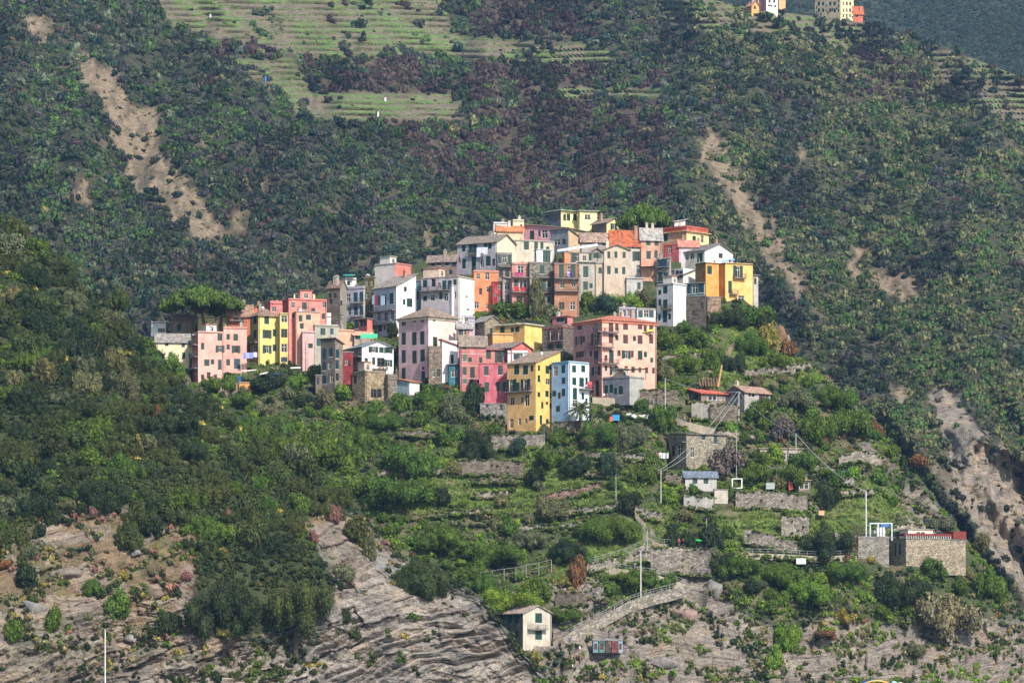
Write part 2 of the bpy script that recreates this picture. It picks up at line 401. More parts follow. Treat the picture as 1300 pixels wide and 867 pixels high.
def yb(U, V):
    m = 0
    for p in B_ROCKS: m = np.maximum(m, softmask(p, U, V))
    t = 0
    for p in TERR: t = np.maximum(t, softmask(p, U, V, 10))
    Vq = V + 3 * fbm(U / 60, U * 0, 1.7, 2); f = (Vq / 13.0) % 1.0
    Vt = V + t * 13.0 * (f - smooth(.45, .75, f))
    Y = YB(U, Vt) + rockdisp(U * .8, V * .9 + 300, m, 1.25) - m * 2
    Y = Y + (1 - .7 * t) * (3.5 * fbm(U / 80, V / 80, 6.2, 3) + .8 * fbm(U / 12, V / 9, 3.2, 2))
    for (a, b, vb, vt, ym) in NOTCH:
        w = (U > a) & (U < b) & (V < vb) & (V > vt)
        Y = np.where(w, np.maximum(Y, ym), Y)
    return np.maximum.accumulate(Y, axis=1) if NOTCH else Y
def build_B():
    global B
    B = Sheet('village_hill', 0, 1500, 900, B_CREST, 420, yb)

# --- mountain behind
C_CREST = [(-300, -120), (700, -80), (850, -12), (960, 12), (1060, 24), (1100, 30), (1200, 60), (1300, 100), (1450, 165), (1600, 260)]
YC = TPS([(-300, 900, 1050), (0, 900, 1060), (500, 900, 1080), (900, 900, 1050), (1300, 900, 1010), (1600, 900, 1020), (0, 500, 1190), (400, 500, 1220), (700, 400, 1290), (1000, 500, 1200), (1300, 500, 1190),
          (1300, 760, 1075), (1200, 650, 1080), (1300, 600, 1135), (1450, 600, 1190), (0, 0, 1640), (300, 0, 1740), (700, 0, 1850), (850, 0, 1800), (1060, 20, 1850), (1300, 95, 1760), (-300, -100, 1750),
          (60, 200, 1400), (160, 200, 1415), (0, 250, 1370), (300, 300, 1335), (500, 250, 1450), (700, 200, 1580), (840, 120, 1640), (885, 200, 1490), (960, 260, 1440), (1010, 350, 1340), (1060, 200, 1560),
          (1150, 250, 1510), (1300, 300, 1430), (1150, 400, 1300), (1500, 300, 1530)])
S_SCAR = [[(100, 60), (140, 85), (165, 130), (205, 140), (200, 185), (225, 215), (270, 265), (290, 300), (250, 305), (215, 270), (165, 240), (150, 190), (130, 140), (100, 95)],
          [(28, 15), (65, 30), (75, 55), (40, 45)], [(95, 225), (120, 222), (115, 265), (92, 262)], [(290, 260), (315, 265), (310, 300), (292, 295)],
          [(892, 155), (905, 165), (932, 205), (952, 250), (978, 278), (998, 325), (1028, 375), (1012, 378), (976, 335), (948, 288), (922, 242), (894, 210)],
          [(1180, 485), (1215, 490), (1240, 540), (1300, 600), (1320, 780), (1250, 690), (1215, 620), (1200, 560), (1185, 520)],
          [(1110, 335), (1170, 350), (1165, 380), (1120, 375)], [(1010, 180), (1025, 200), (1012, 208)], [(545, 280), (560, 290), (555, 320), (545, 315)],
          [(1130, 480), (1150, 500), (1140, 515), (1125, 505)], [(1185, 590), (1230, 600), (1240, 650), (1205, 640)], [(255, 165), (270, 170), (266, 185), (256, 182)],
          [(1080, 310), (1095, 320), (1090, 360), (1078, 350)], [(325, 225), (345, 225), (340, 245), (325, 240)]]
C_VINE = [[(190, -15), (560, -15), (575, 45), (760, 60), (765, 72), (690, 75), (540, 70), (380, 75), (340, 60), (270, 50), (215, 30)],
          [(290, 78), (370, 75), (395, 120), (480, 118), (585, 120), (592, 158), (500, 155), (380, 150), (365, 125)],
          [(700, 112), (840, 112), (845, 124), (720, 126)], [(560, 46), (770, 58), (778, 82), (640, 78), (560, 72)]]
C_GRASS = [[(820, -10), (960, 5), (1100, 30), (1080, 62), (950, 48), (850, 35)], [(1190, 60), (1300, 95), (1320, 180), (1250, 150)], [(1180, 60), (1240, 80), (1260, 150), (1200, 110)]]
C_HEATH = [[(255, 35), (330, 30), (362, 60), (350, 77), (268, 74)], [(380, 60), (480, 76), (600, 80), (760, 84), (830, 100), (850, 170), (840, 260), (700, 270), (560, 230), (480, 160), (396, 112)],
           [(600, -15), (740, -15), (760, 48), (600, 45)], [(408, -15), (545, -15), (545, 34), (412, 36)], [(1050, 80), (1120, 60), (1200, 110), (1190, 140), (1080, 130)], [(1250, 70), (1300, 70), (1310, 110), (1250, 110)]]
def anyp(polys, U, V, amp=7, s=16):
    r = np.zeros(np.shape(U), bool)
    for p in polys: r |= npoly(p, U, V, amp, s)
    return r
def yc(U, V):
    Y = YC(U, V)
    gd = np.where(U > 820, -1., .55); pu = U * .8 - .55 * V * smooth(700, 950, U) + .35 * V * smooth(700, 300, U)
    rid = fbm(pu / 105, V / 330, 2.1, 3)
    Y = Y + 95 * np.abs(rid) + 22 * fbm(U / 55 + V / 160, V / 140, 4.4, 4)
    s = 0
    for p in S_SCAR: s = np.maximum(s, softmask(p, U, V, 5, 8))
    Y = Y + s * (5 + 8 * np.abs(fbm(U / 14, V / 30, 5, 3)))
    t = 0
    for p in C_VINE + C_GRASS: t = np.maximum(t, softmask(p, U, V, 4, 4))
    Vq = V + 5 * fbm(U / 130, V / 300, 3.7, 2); f = (Vq / 7.5) % 1
    Y = Y + t * 9 * (smooth(.35, .65, f) - f)
    return Y
C = Sheet('mountain_slope', -300, 1600, 720, C_CREST, 420, yc)
YD = TPS([(800, 900, 2500), (1600, 900, 2400), (850, 160, 2600), (1300, 160, 2500), (1600, 160, 2450), (850, -150, 3600), (1300, -150, 3500), (1600, -150, 3400), (1100, 20, 3000), (500, 0, 3200), (500, 200, 2900)])
D = Sheet('far_ridge', 500, 1750, 160, [(500, -160), (1750, -160)], 120, lambda U, V: YD(U, V) + 120 * np.abs(fbm(U / 160, V / 120, 9.1, 4)), vbot=400.)

def mixa(a, b, m): return a * (1 - m[..., None]) + np.array(b) * m[..., None]
def colA(U, V):
    c = np.zeros(U.shape + (3,)) + (.052, .066, .028)
    t = softmask(A_TAN, U, V); c = mixa(c, (.24, .17, .105), t)
    pale = softmask([(380, 830), (440, 740), (480, 690), (560, 740), (600, 760), (700, 870), (700, 910), (150, 910), (200, 850)], U, V, 14, 14); c = mixa(c, (.30, .285, .27), pale)
    c = mixa(c, (.235, .18, .125), .55 * softmask([(-60, 800), (240, 800), (330, 830), (330, 915), (-60, 915)], U, V, 14, 12))
    g = smooth(-.05, .25, fbm(U / 40, V / 25, 12.2, 3)); c = mixa(c, (.11, .12, .05), g * (.3 + .3 * t) * (1 - pale))
    return c
def rockA(U, V):
    m = softmask(A_ROCK, U, V); t = softmask(A_TAN, U, V)
    n = fbm(U / 35, V / 22, 14.4, 3)
    return np.clip(np.maximum(m * (1.15 + .3 * n), t * (.45 + 1.2 * n)), 0, 1)
def colB(U, V):
    c = np.zeros(U.shape + (3,)) + (.075, .095, .038)
    g = 0
    for p in GRASS: g = np.maximum(g, softmask(p, U, V, 8))
    c = mixa(c, (.15, .20, .05), g)
    r = 0
    for p in B_ROCKS: r = np.maximum(r, softmask(p, U, V, 12))
    c = mixa(c, (.225, .20, .18), r)
    w = smooth(.1, .4, fbm(U / 30, V / 16, 2.9, 3)); c = mixa(c, (.20, .16, .10), w * .6)
    return c
def rockB(U, V):
    m = 0
    for p in B_ROCKS: m = np.maximum(m, softmask(p, U, V))
    return np.clip(m * (1.0 + .6 * fbm(U / 30, V / 25, 15.4, 3)), 0, 1)
def colC(U, V):
    c = np.zeros(U.shape + (3,)) + (.065, .066, .040)
    h = 0
    for p in C_HEATH: h = np.maximum(h, softmask(p, U, V, 4))
    c = mixa(c, (.095, .07, .05), h * .8)
    t = 0
    for p in C_VINE + C_GRASS: t = np.maximum(t, softmask(p, U, V, 4, 4))
    Vq = V + 5 * fbm(U / 130, V / 300, 3.7, 2); f = (Vq / 7.5) % 1
    c = mixa(c, (.19, .165, .11), t); c = mixa(c, (.13, .23, .05), t * (f < .5) * (fbm(U / 40, V / 12, 8.8, 2) > -.1) * .7)
    for i, p in enumerate(S_SCAR): c = mixa(c, (.26, .21, .155) if i in (5, 10) else (.31, .235, .155), .92 * softmask(p, U, V, 5, 16) * (.55 + .45 * (fbm(U / 9, V / 13, 33.1, 3) > -.15)))
    w = smooth(.28, .5, fbm(U / 26, V / 22, 21.9, 3)); c = mixa(c, (.17, .13, .09), w * .5)
    return c
def rockC(U, V):
    m = softmask(S_SCAR[5], U, V, 8, 10) * .9
    for p in S_SCAR[:5] + S_SCAR[10:11]: m = np.maximum(m, .22 * softmask(p, U, V, 5, 8))
    return np.clip(m + .25 * m * fbm(U / 12, V / 18, 3.4, 3), 0, 1)
HAZE = .000068; EXPOSURE = .56
REG = {'A': (180, 340, 5.417), 'B': (390, 320, 5.417), 'C': (560, 250, 5.782), 'D': (740, 250, 5.417), 'E': (390, 380, 5.782), 'G': (570, 390, 5.418),
       'H': (680, 370, 5.782), 'K': (780, 460, 4.815), 'L': (980, 580, 4.643), 'M': (600, 660, 4.19), 'N': (880, 640, 3.095), 'Z': (900, 0, 5.909), '1': (0, 0, 1.0)}
def rx(r, x): return REG[r][0] + x / REG[r][2]
def ry(r, y): return REG[r][1] + y / REG[r][2]
# unit meshes shared by the windows (1 x 1, drawn in the x-z plane, front towards -y)
_um = {}
def unit(kind, mat):
    k = (kind, mat.name)
    if k in _um: return _um[k]
    b = MB()
    if kind == 'frame':
        for a, c in (((-.5, -.02, -.5), (-.42, .06, .5)), ((.42, -.02, -.5), (.5, .06, .5)), ((-.42, -.02, .44), (.42, .06, .5)), ((-.42, -.02, -.5), (.42, .06, -.44)),
                     ((-.035, 0, -.44), (.035, .05, .44)), ((-.42, .005, .12), (.42, .045, .16)), ((-.56, -.12, -.56), (.56, .05, -.505))): b.box(a, c)
    elif kind == 'pane': b.box((-.43, .04, -.45), (.43, .06, .45))
    elif kind == 'shutter':
        b.box((-.5, -.5, -.5), (-.38, .5, .5)); b.box((.38, -.5, -.5), (.5, .5, .5)); b.box((-.38, -.5, .42), (.38, .5, .5)); b.box((-.38, -.5, -.5), (.38, .5, -.42)); b.box((-.38, -.5, -.03), (.38, .5, .03))
        for i in range(14):
            z = -.42 + .84 * (i + .1) / 14
            b.poly([(-.38, -.4, z), (.38, -.4, z), (.38, .2, z + .055), (-.38, .2, z + .055)])
        b.box((-.38, .22, -.42), (.38, .45, .42))
    elif kind == 'door':
        b.box((-.5, -.1, -.5), (.5, .1, .5)); b.box((-.42, -.3, -.42), (-.06, -.12, .0)); b.box((.06, -.3, -.42), (.42, -.12, 0)); b.box((-.42, -.3, .08), (-.06, -.12, .42)); b.box((.06, -.3, .08), (.42, -.12, .42))
    o = b.build(kind, mat); me = o.data; bpy.data.objects.remove(o); _um[k] = me; return me
def put(name, me, parent, loc, sc3, rz=0):
    o = bpy.data.objects.new(name, me); link(o, parent); o.location = loc; o.scale = sc3; o.rotation_euler = (0, 0, rz); return o
SH = {'g': M_GREEN, 'G': M_GREEN, 'b': M_BROWN, 'B': M_BROWN, 't': M_BLUEG, 'T': M_BLUEG, 'f': M_GREEN2}
M_FRAME = plain('window_frame_paint', 'd8d4c8', .6); M_FRAMED = plain('dark_window_frame', '5a564e', .6)

class House: pass
def house(r, ul, uc, ur, vt, vb, th, cl, cr, roof, label, name='house', cat='house', wins='', balc='', ext=3.0, dep=9.0, rh=1.6, rc='8c7a6c', age=.5, oh=.45,
          para=.5, chim=None, notch=True, Y=None, bands='', doors='', wallmat=None, sheet=None, cor=None, group=None, auto=True):
    ul, uc, ur = rx(r, ul), rx(r, uc), rx(r, ur); vt, vb = ry(r, vt), ry(r, vb)
    Y0 = Y if Y else float((sheet or YB)(uc, vb)); t = radians(th)
    X0, _, Zb = P(uc, vb, Y0); Zt = P(uc, vt, Y0)[2]; H = Zt - Zb
    a = (ur - 650) / F; W = (a * Y0 - X0) / (cos(t) - a * sin(t))
    vis_l = (uc - ul) > .6 and th > 3
    if vis_l:
        b_ = (ul - 650) / F; Dp = (X0 - b_ * Y0) / (sin(t) + b_ * cos(t))
    else: Dp = dep
    W = max(W, .4); Dp = max(Dp, .4)
    Wb, Db = W, Dp
    # a face seen edge-on still belongs to a house of normal depth
    s = House(); s.t, s.X0, s.Y0, s.Zb, s.W, s.D, s.H = t, X0, Y0, Zb, W, Dp, H
    if vis_l and W < 4: Wb = W
    root = empty(name, (X0, Y0, Zb), t, label, cat, group); s.root = root
    if notch:
        NOTCH.append((ul - 1.5, ur + 1.5, vb - .3, vb - 40, Y0 + min(18, max(Wb * sin(t) + 2, Db * cos(t) + 1))))
    def onface(u, v):
        """photo pixel -> (face, along, height)"""
        q = (u - 650) / F
        if u >= uc or not vis_l:
            k = (q * Y0 - X0) / (cos(t) - q * sin(t)); Yp = Y0 + k * sin(t)
            return 'R', k, P(u, v, Yp)[2] - Zb
        k = (X0 - q * Y0) / (sin(t) + q * cos(t)); Yp = Y0 + k * cos(t)
        return 'L', k, P(u, v, Yp)[2] - Zb
    s.onface = onface
    def width(u, w):
        f, k0, _ = onface(u - w / 2, vt); f2, k1, _ = onface(u + w / 2, vt)
        if f != f2: return w / F * Y0 / (cos(t) if u >= uc else max(.2, sin(t)))
        return abs(k1 - k0)
    holes = {'R': [], 'L': []}; wl = []
    for it in [x for x in (wins + ';' + doors).split(';') if x.strip()]:
        p = [q.strip() for q in it.split(',')]
        u, v, w_, h_ = rx(r, float(p[0])), ry(r, float(p[1])), float(p[2]) / REG[r][2], float(p[3]) / REG[r][2]
        st = p[4] if len(p) > 4 else 'n'
        f, k, z = onface(u, v); wm = width(u, w_); hm = h_ / F * (Y0 + 4)
        wm *= 1.12; hm *= 1.06
        opn = st in 'GBT' 
        gw = wm * (.46 if opn else 1.0); gw = min(gw, 2.6) if st != 'r' else gw
        lim = W if f == 'R' else Dp
        gw = max(.45, min(gw, lim * .8)); k = min(max(k, gw / 2 + .12), lim - gw / 2 - .12)
        z = min(max(z, hm / 2 - ext + .3), H - hm / 2 - .06)
        holes[f].append((k - gw / 2, k + gw / 2, z - hm / 2, z + hm / 2)); wl.append((f, k, z, gw, hm, st, wm))
    # windows too small to trace one by one, set on the same storeys as the traced ones
    if auto:
        for f in ('R', 'L'):
            have = [q for q in wl if q[0] == f]
            if len(have) < 2 or (f == 'L' and not vis_l): continue
            L_ = W if f == 'R' else Dp; st0 = [q[5] for q in have if q[5] in 'gtbfn']
            if not st0: continue
            z = have[0][2]
            for zz in sorted({round(q[2] / 1.2) * 1.2 for q in have}):
                k = 1.1
                while k < L_ - .8:
                    if all(abs(k - (h[0] + h[1]) / 2) > (h[1] - h[0]) / 2 + .75 or abs(zz - (h[2] + h[3]) / 2) > (h[3] - h[2]) / 2 + .95 for h in holes[f]) and 1.0 < zz < H - 1.0 and rnd.random() < .55:
                        gw, hm = rnd.uniform(.7, .95), rnd.uniform(1.1, 1.6); holes[f].append((k - gw / 2, k + gw / 2, zz - hm / 2, zz + hm / 2)); wl.append((f, k, zz, gw, hm, rnd.choice(st0), gw))
                        k += 1.3
                    k += .6
    # --- wall shell with real openings
    wall = MB()
    def face(f, L):
        hs = holes[f]
        xs = sorted({0, L, *[round(min(max(a, 0), L), 3) for h in hs for a in h[:2]]}); zs = sorted({-ext, H, *[round(min(max(a, -ext), H), 3) for h in hs for a in h[2:]]})
        def p3(k, z, d=0):
            return (k, d, z) if f == 'R' else (d, k, z)
        nx, nz = len(xs) - 1, len(zs) - 1
        hole = [[any(h[0] < (xs[i] + xs[i + 1]) / 2 < h[1] and h[2] < (zs[j] + zs[j + 1]) / 2 < h[3] for h in hs) for j in range(nz)] for i in range(nx)]
        mi = 0 if f == 'L' else 1
        dd = .28
        def q(pts): wall.poly(pts if f == 'R' else pts[::-1], mi)
        for i in range(nx):
            for j in range(nz):
                x0, x1, z0, z1 = xs[i], xs[i + 1], zs[j], zs[j + 1]
                if not hole[i][j]: q([p3(x0, z0), p3(x1, z0), p3(x1, z1), p3(x0, z1)])
                else:
                    q([p3(x0, z0, dd), p3(x1, z0, dd), p3(x1, z1, dd), p3(x0, z1, dd)])
                    if i == 0 or not hole[i - 1][j]: q([p3(x0, z0), p3(x0, z0, dd), p3(x0, z1, dd), p3(x0, z1)])
                    if i == nx - 1 or not hole[i + 1][j]: q([p3(x1, z0, dd), p3(x1, z0), p3(x1, z1), p3(x1, z1, dd)])
                    if j == 0 or not hole[i][j - 1]: q([p3(x0, z0), p3(x1, z0), p3(x1, z0, dd), p3(x0, z0, dd)])
                    if j == nz - 1 or not hole[i][j + 1]: q([p3(x0, z1, dd), p3(x1, z1, dd), p3(x1, z1), p3(x0, z1)])
    face('R', W); face('L', Dp)
    wall.poly([(W, 0, -ext), (W, Dp, -ext), (W, Dp, H), (W, 0, H)], 1); wall.poly([(W, Dp, -ext), (0, Dp, -ext), (0, Dp, H), (W, Dp, H)], 0)
    o = oh; rf = MB(); RW = None; flat = False
    if roof == 'gable1':      # ridge along the right-hand face
        RW = Dp / 2; rf.slab([(-o, -o, H - o * rh / RW), (W + o, -o, H - o * rh / RW), (W + o, RW, H + rh), (-o, RW, H + rh), (W + o, Dp + o, H - o * rh / RW), (-o, Dp + o, H - o * rh / RW)], [(0, 1, 2, 3), (3, 2, 4, 5)], .16)
        wall.poly([(0, Dp, H), (0, 0, H), (0, RW, H + rh - .17)], 0); wall.poly([(W, 0, H), (W, Dp, H), (W, RW, H + rh - .17)], 1)
    elif roof == 'gable2':
        RW = W / 2; rf.slab([(-o, -o, H - o * rh / RW), (-o, Dp + o, H - o * rh / RW), (RW, Dp + o, H + rh), (RW, -o, H + rh), (W + o, Dp + o, H - o * rh / RW), (W + o, -o, H - o * rh / RW)], [(0, 3, 2, 1), (3, 5, 4, 2)], .16)
        wall.poly([(0, 0, H), (W, 0, H), (RW, 0, H + rh - .17)], 1); wall.poly([(W, Dp, H), (0, Dp, H), (RW, Dp, H + rh - .17)], 0)
    elif roof == 'hip':
        if W > Dp: a1, a2 = (Dp / 2, Dp / 2, H + rh), (W - Dp / 2, Dp / 2, H + rh); fs = [(0, 1, 5, 4), (1, 2, 5), (2, 3, 4, 5), (3, 0, 4)]
        else: a1, a2 = (W / 2, W / 2, H + rh), (W / 2, Dp - W / 2 + .01, H + rh); fs = [(0, 1, 4), (1, 2, 5, 4), (2, 3, 5), (3, 0, 4, 5)]
        rf.slab([(-o, -o, H - .1), (W + o, -o, H - .1), (W + o, Dp + o, H - .1), (-o, Dp + o, H - .1), a1, a2], fs, .16)
    elif roof in ('shedR', 'shedL', 'shedB', 'shedK'):
        g = {'shedR': lambda x, y: rh * x / W, 'shedL': lambda x, y: rh * (1 - x / W), 'shedB': lambda x, y: rh * y / Dp, 'shedK': lambda x, y: rh * (1 - y / Dp)}[roof]
        c4 = [(-o, -o), (W + o, -o), (W + o, Dp + o), (-o, Dp + o)]
        rf.slab([(x, y, H + .18 + g(x, y)) for x, y in c4], [(0, 1, 2, 3)], .16)
        hs = [(0, 0), (W, 0), (W, Dp), (0, Dp)]
        for i in range(4):
            (xa, ya_), (xb, yb_) = hs[i], hs[(i + 1) % 4]; za, zb = H + g(xa, ya_) + .01, H + g(xb, yb_) + .01
            if za > H + .02 or zb > H + .02:
                pts = [(xa, ya_, H), (xb, yb_, H)] + ([(xb, yb_, zb)] if zb > H + .02 else []) + ([(xa, ya_, za)] if za > H + .02 else [])
                wall.poly(pts, 0 if i == 3 else 1)
    else:
        flat = True
        oo = .12 if roof == 'flat' else oh
        rf.box((-oo, -oo, H), (W + oo, Dp + oo, H + .2))
        if para > 0 and roof == 'flat':
            wall.box((0, 0, H + .2), (W, .2, H + .2 + para), 1); wall.box((0, .2, H + .2), (.2, Dp, H + .2 + para), 0); wall.box((W - .2, .2, H + .2), (W, Dp, H + .2 + para), 1); wall.box((.2, Dp - .2, H + .2), (W - .2, Dp, H + .2 + para), 0)
    ml = wallmat or plaster(cl, age); mr = (wallmat if wallmat and not cor else None) or plaster(cr, age)  # many left walls get duller plaster: their shade is put into the colour
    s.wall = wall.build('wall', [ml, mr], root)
    s.roof = rf.build('roof', M_SLAB if flat and rc == '8c7a6c' else tile(rc), root)
    if cor:   # moulded cornice under the eaves
        cm = MB(); cm.box((-.25, -.25, H - .75), (W + .25, 0, H - .3)); cm.box((-.25, 0, H - .75), (0, Dp + .25, H - .3)); cm.build('cornice', plaster(cor, .3), root)
    for f, k, z, gw, hm, st, wm in wl:
        rz = 0 if f == 'R' else -pi / 2   # window's own front (-y) turned to the face
        def loc(kk, off, zz): return (kk, off, zz) if f == 'R' else (off, kk, zz)
        if st == 'd' or st == 'e':
            put('door', unit('door', M_GREEN if st == 'd' else M_BROWN), root, loc(k, .12, z), (gw, .1, hm), rz); continue
        if st in ('g', 'b', 't', 'f'):
            wo = put('window', unit('frame', M_FRAME if rnd.random() < .7 else M_FRAMED), root, loc(k, .1, z), (gw, 1, hm), rz)
            for sg in (-1, 1):
                so = bpy.data.objects.new('shutter', unit('shutter', SH[st])); link(so, wo); so.location = (sg * .25, -.085, 0); so.scale = (.5, .06, 1.0)
        else:
            wo = put('window', unit('frame', M_FRAMED if st == 'w' or rnd.random() < .3 else M_FRAME), root, loc(k, .14, z), (gw, 1, hm), rz)
            po = bpy.data.objects.new('pane', unit('pane', M_GLASS)); link(po, wo)
            if st in ('G', 'B', 'T'):
                sw = max(.3, (wm - gw) / 2)
                for sg in (-1, 1):
                    so = bpy.data.objects.new('shutter', unit('shutter', SH[st])); link(so, wo); so.location = (sg * (.5 + sw / gw / 2), -.20, 0); so.scale = (sw / gw, .06, 1.02)
    # balconies: u0,u1,v(slab),depth[,rail height]
    for it in [x for x in balc.split(';') if x.strip()]:
        p = [float(q) for q in it.split(',')]; d = p[3] if len(p) > 3 else 1.0; hr = p[4] if len(p) > 4 else 1.0
        f, k0, z = onface(rx(r, p[0] + .01), ry(r, p[2])); f1, k1, z1 = onface(rx(r, p[1] - .01), ry(r, p[2]))
        if f != f1:
            k0 = 0 if f1 == 'R' else k0
            f = f1
        a_, b_ = min(k0, k1), max(k0, k1)
        def pp(x, y, zz): return (x, y, zz) if f == 'R' else (y, x, zz)
        def bx(m_, x0, x1, y0, y1, z0, z1): m_.box((x0, y0, z0) if f == 'R' else (y0, x0, z0), (x1, y1, z1) if f == 'R' else (y1, x1, z1))
        sl = MB(); bx(sl, a_, b_, -d, -.003, z - .18, z); bo = sl.build('balcony', M_SLAB, root)
        rl = MB(); n = max(2, int((b_ - a_) / .18)); n = min(n, 60)
        bx(rl, a_, b_, -d + .02, -d + .07, z + hr - .05, z + hr); bx(rl, a_, b_, -d + .02, -d + .06, z + .08, z + .12)
        for i in range(n + 1):
            x = a_ + (b_ - a_ - .03) * i / n; bx(rl, x, x + .03, -d + .03, -d + .05, z, z + hr - .05)
        for x in (a_, b_ - .04):
            bx(rl, x, x + .04, -d + .07, -.01, z + hr - .05, z + hr)
            for j in range(1, 4): bx(rl, x, x + .03, -d + d * j / 4, -d + d * j / 4 + .03, z, z + hr - .05)
        rl.build('railing', M_METAL, bo)
        x = a_ + .2
        while x < b_ - .3:
            if rnd.random() < .4:
                pl = MB(); fl = MB(); wv = rnd.uniform(.25, .7); bx(pl, x, min(x + wv, b_ - .1), -d + .12, -d + .35, z, z + .28)
                for _ in range(10):
                    q = (rnd.uniform(x, x + wv), -d + rnd.uniform(.05, .4), z + rnd.uniform(.28, .75)); e = rnd.uniform(.06, .14)
                    fl.poly([pp(q[0] - e, q[1], q[2]), pp(q[0], q[1] - e, q[2] - e), pp(q[0] + e, q[1], q[2]), pp(q[0], q[1] + e, q[2] + e)])
                po = pl.build('flower_pot', plain('terracotta', 'b06a48', .8), bo); fo = fl.build('flowers', LEAF, po); fo.color = rnd.choice([(.09, .14, .04, 1), (.25, .06, .06, 1), (.08, .12, .05, 1)])
                po.parent = root; fo.parent = po
            x += rnd.uniform(.8, 2.2)
    if chim is None: chim = rnd.choice([0, 1, 1, 2])
    for i in range(chim):
        cx = W * rnd.uniform(.15, .85); cy_ = Dp * rnd.uniform(.3, .8); w2 = rnd.uniform(.22, .38)
        top = H + (rh if not flat else .2) + rnd.uniform(.5, 1.1)
        cm = MB(); cm.box((cx - w2, cy_ - w2, H - .1), (cx + w2, cy_ + w2, top)); cm.box((cx - w2 - .1, cy_ - w2 - .1, top), (cx + w2 + .1, cy_ + w2 + .1, top + .12))
        cm.box((cx - w2 * .6, cy_ - w2 * .6, top + .12), (cx + w2 * .6, cy_ + w2 * .6, top + .4)); cm.build('chimney', plaster(rnd.choice(['c9b9a4', 'b0a090', 'd8d0c4', 'b98a6c']), .5), s.roof)
    if rnd.random() < .5 and W > 4 and Dp > 3:
        cx = W * rnd.uniform(.2, .8); cy_ = Dp * rnd.uniform(.3, .7); am = MB(); z0 = H + (rh * .6 if not flat else .2)
        am.tube((cx, cy_, z0), (cx, cy_, z0 + 2.6), .035, n=5)
        for zz, l in ((2.5, .5), (2.25, .7), (1.9, .4)): am.tube((cx - l, cy_, z0 + zz), (cx + l, cy_, z0 + zz), .02, n=4)
        am.build('antenna', M_METAL, s.roof)
    if rnd.random() < .22 and W > 5 and Dp > 4 and H > 7.5 and auto:
        dm = MB(); cx, cy_, z0 = W * rnd.uniform(.2, .8), Dp * .2, H + (rh * .5 if not flat else .2); dm.tube((cx, cy_, z0), (cx, cy_, z0 + .9), .03, n=5); dm.tube((cx, cy_, z0 + .9), (cx - .03, cy_ - .12, z0 + .93), .26, .3, 12)
        dm.build('satellite_dish', M_WHITE, s.roof)
    if flat and para >= .2 and W > 4 and rnd.random() < .6:
        rm = MB(); zt = H + .2 + para; rm.box((0, .05, zt + .45), (W, .09, zt + .5)); n = int(W / .5)
        for i in range(n + 1): rm.box((.02 + (W - .06) * i / n, .05, zt), (.05 + (W - .06) * i / n, .08, zt + .45))
        rm.build('roof_railing', M_METAL, s.roof)
    if flat and roof == 'flat' and W > 4.5 and Dp > 4 and H > 5 and rnd.random() < .5:
        w2, d2, h2 = W * rnd.uniform(.3, .45), Dp * rnd.uniform(.35, .6), rnd.uniform(1.9, 2.4); x0 = rnd.uniform(.3, W - w2 - .3); y0 = Dp - d2 - .3; z0 = H + .2
        rr = MB(); rr.box((x0, y0, z0), (x0 + w2, y0 + d2, z0 + h2)); ro = rr.build('roof_room', plaster(rnd.choice(['e8dcc4', 'd8cfc4', 'e0c0a8', cr]), age), root)
        rr = MB(); rr.box((x0 - .25, y0 - .25, z0 + h2), (x0 + w2 + .25, y0 + d2 + .2, z0 + h2 + .14)); rr.build('slab', tile(rnd.choice(['a8a098', 'b0806a'])), ro)
        put('window', unit('frame', M_FRAME), ro, (x0 + w2 * .5, y0 - .03, z0 + h2 * .5), (w2 * .4, 1, h2 * .55)); put('pane', unit('pane', M_GLASS), ro, (x0 + w2 * .5, y0 - .05, z0 + h2 * .5), (w2 * .4, 1, h2 * .55))
    # rain pipe
    if H > 6 and W > 4 and rnd.random() < .6:
        pm = MB(); px = W - .25 if rnd.random() < .5 else .25; pm.tube((px, -.09, -.5), (px, -.09, H - .1), .06, n=5); pm.build('drain_pipe', M_METAL, root)
    HOUSES.append((s, ul, uc, ur, vt, vb)); return s
HOUSES = []
def cloths(s, r, items, group, label):
    """washing: every piece hangs as its own thing a little in front of the face"""
    for (x, y, w_, h_, c, lab) in items:
        f, k, z = s.onface(rx(r, x), ry(r, y)); wm = max(.35, w_ / REG[r][2] / F * s.Y0 / (cos(s.t) if f == 'R' else max(.3, sin(s.t)))); hm = h_ / REG[r][2] / F * s.Y0
        n = 8; pts = []; b = MB()
        off = -1.05
        def loc(kk, o_, zz):
            lx, ly = (kk, o_) if f == 'R' else (o_, kk)
            return (s.X0 + lx * cos(s.t) - ly * sin(s.t), s.Y0 + lx * sin(s.t) + ly * cos(s.t), s.Zb + zz)
        ph = rnd.random() * 6
        P3 = [[loc(k - wm / 2 + wm * i / n, off + .06 * sin(i * 1.7 + ph) * (1 - j * .5), z - hm / 2 + hm * j - (.04 * sin(i * 2.1 + ph) if j == 0 else 0)) for i in range(n + 1)] for j in (0, 1)]
        for i in range(n): b.poly([P3[0][i], P3[0][i + 1], P3[1][i + 1], P3[1][i]])
        o = b.build('laundry', plain('cotton_cloth', c, .9, var=.12), None)
        md = o.modifiers.new('thick', 'SOLIDIFY'); md.thickness = .03
        tag(o, lab, 'laundry', group)
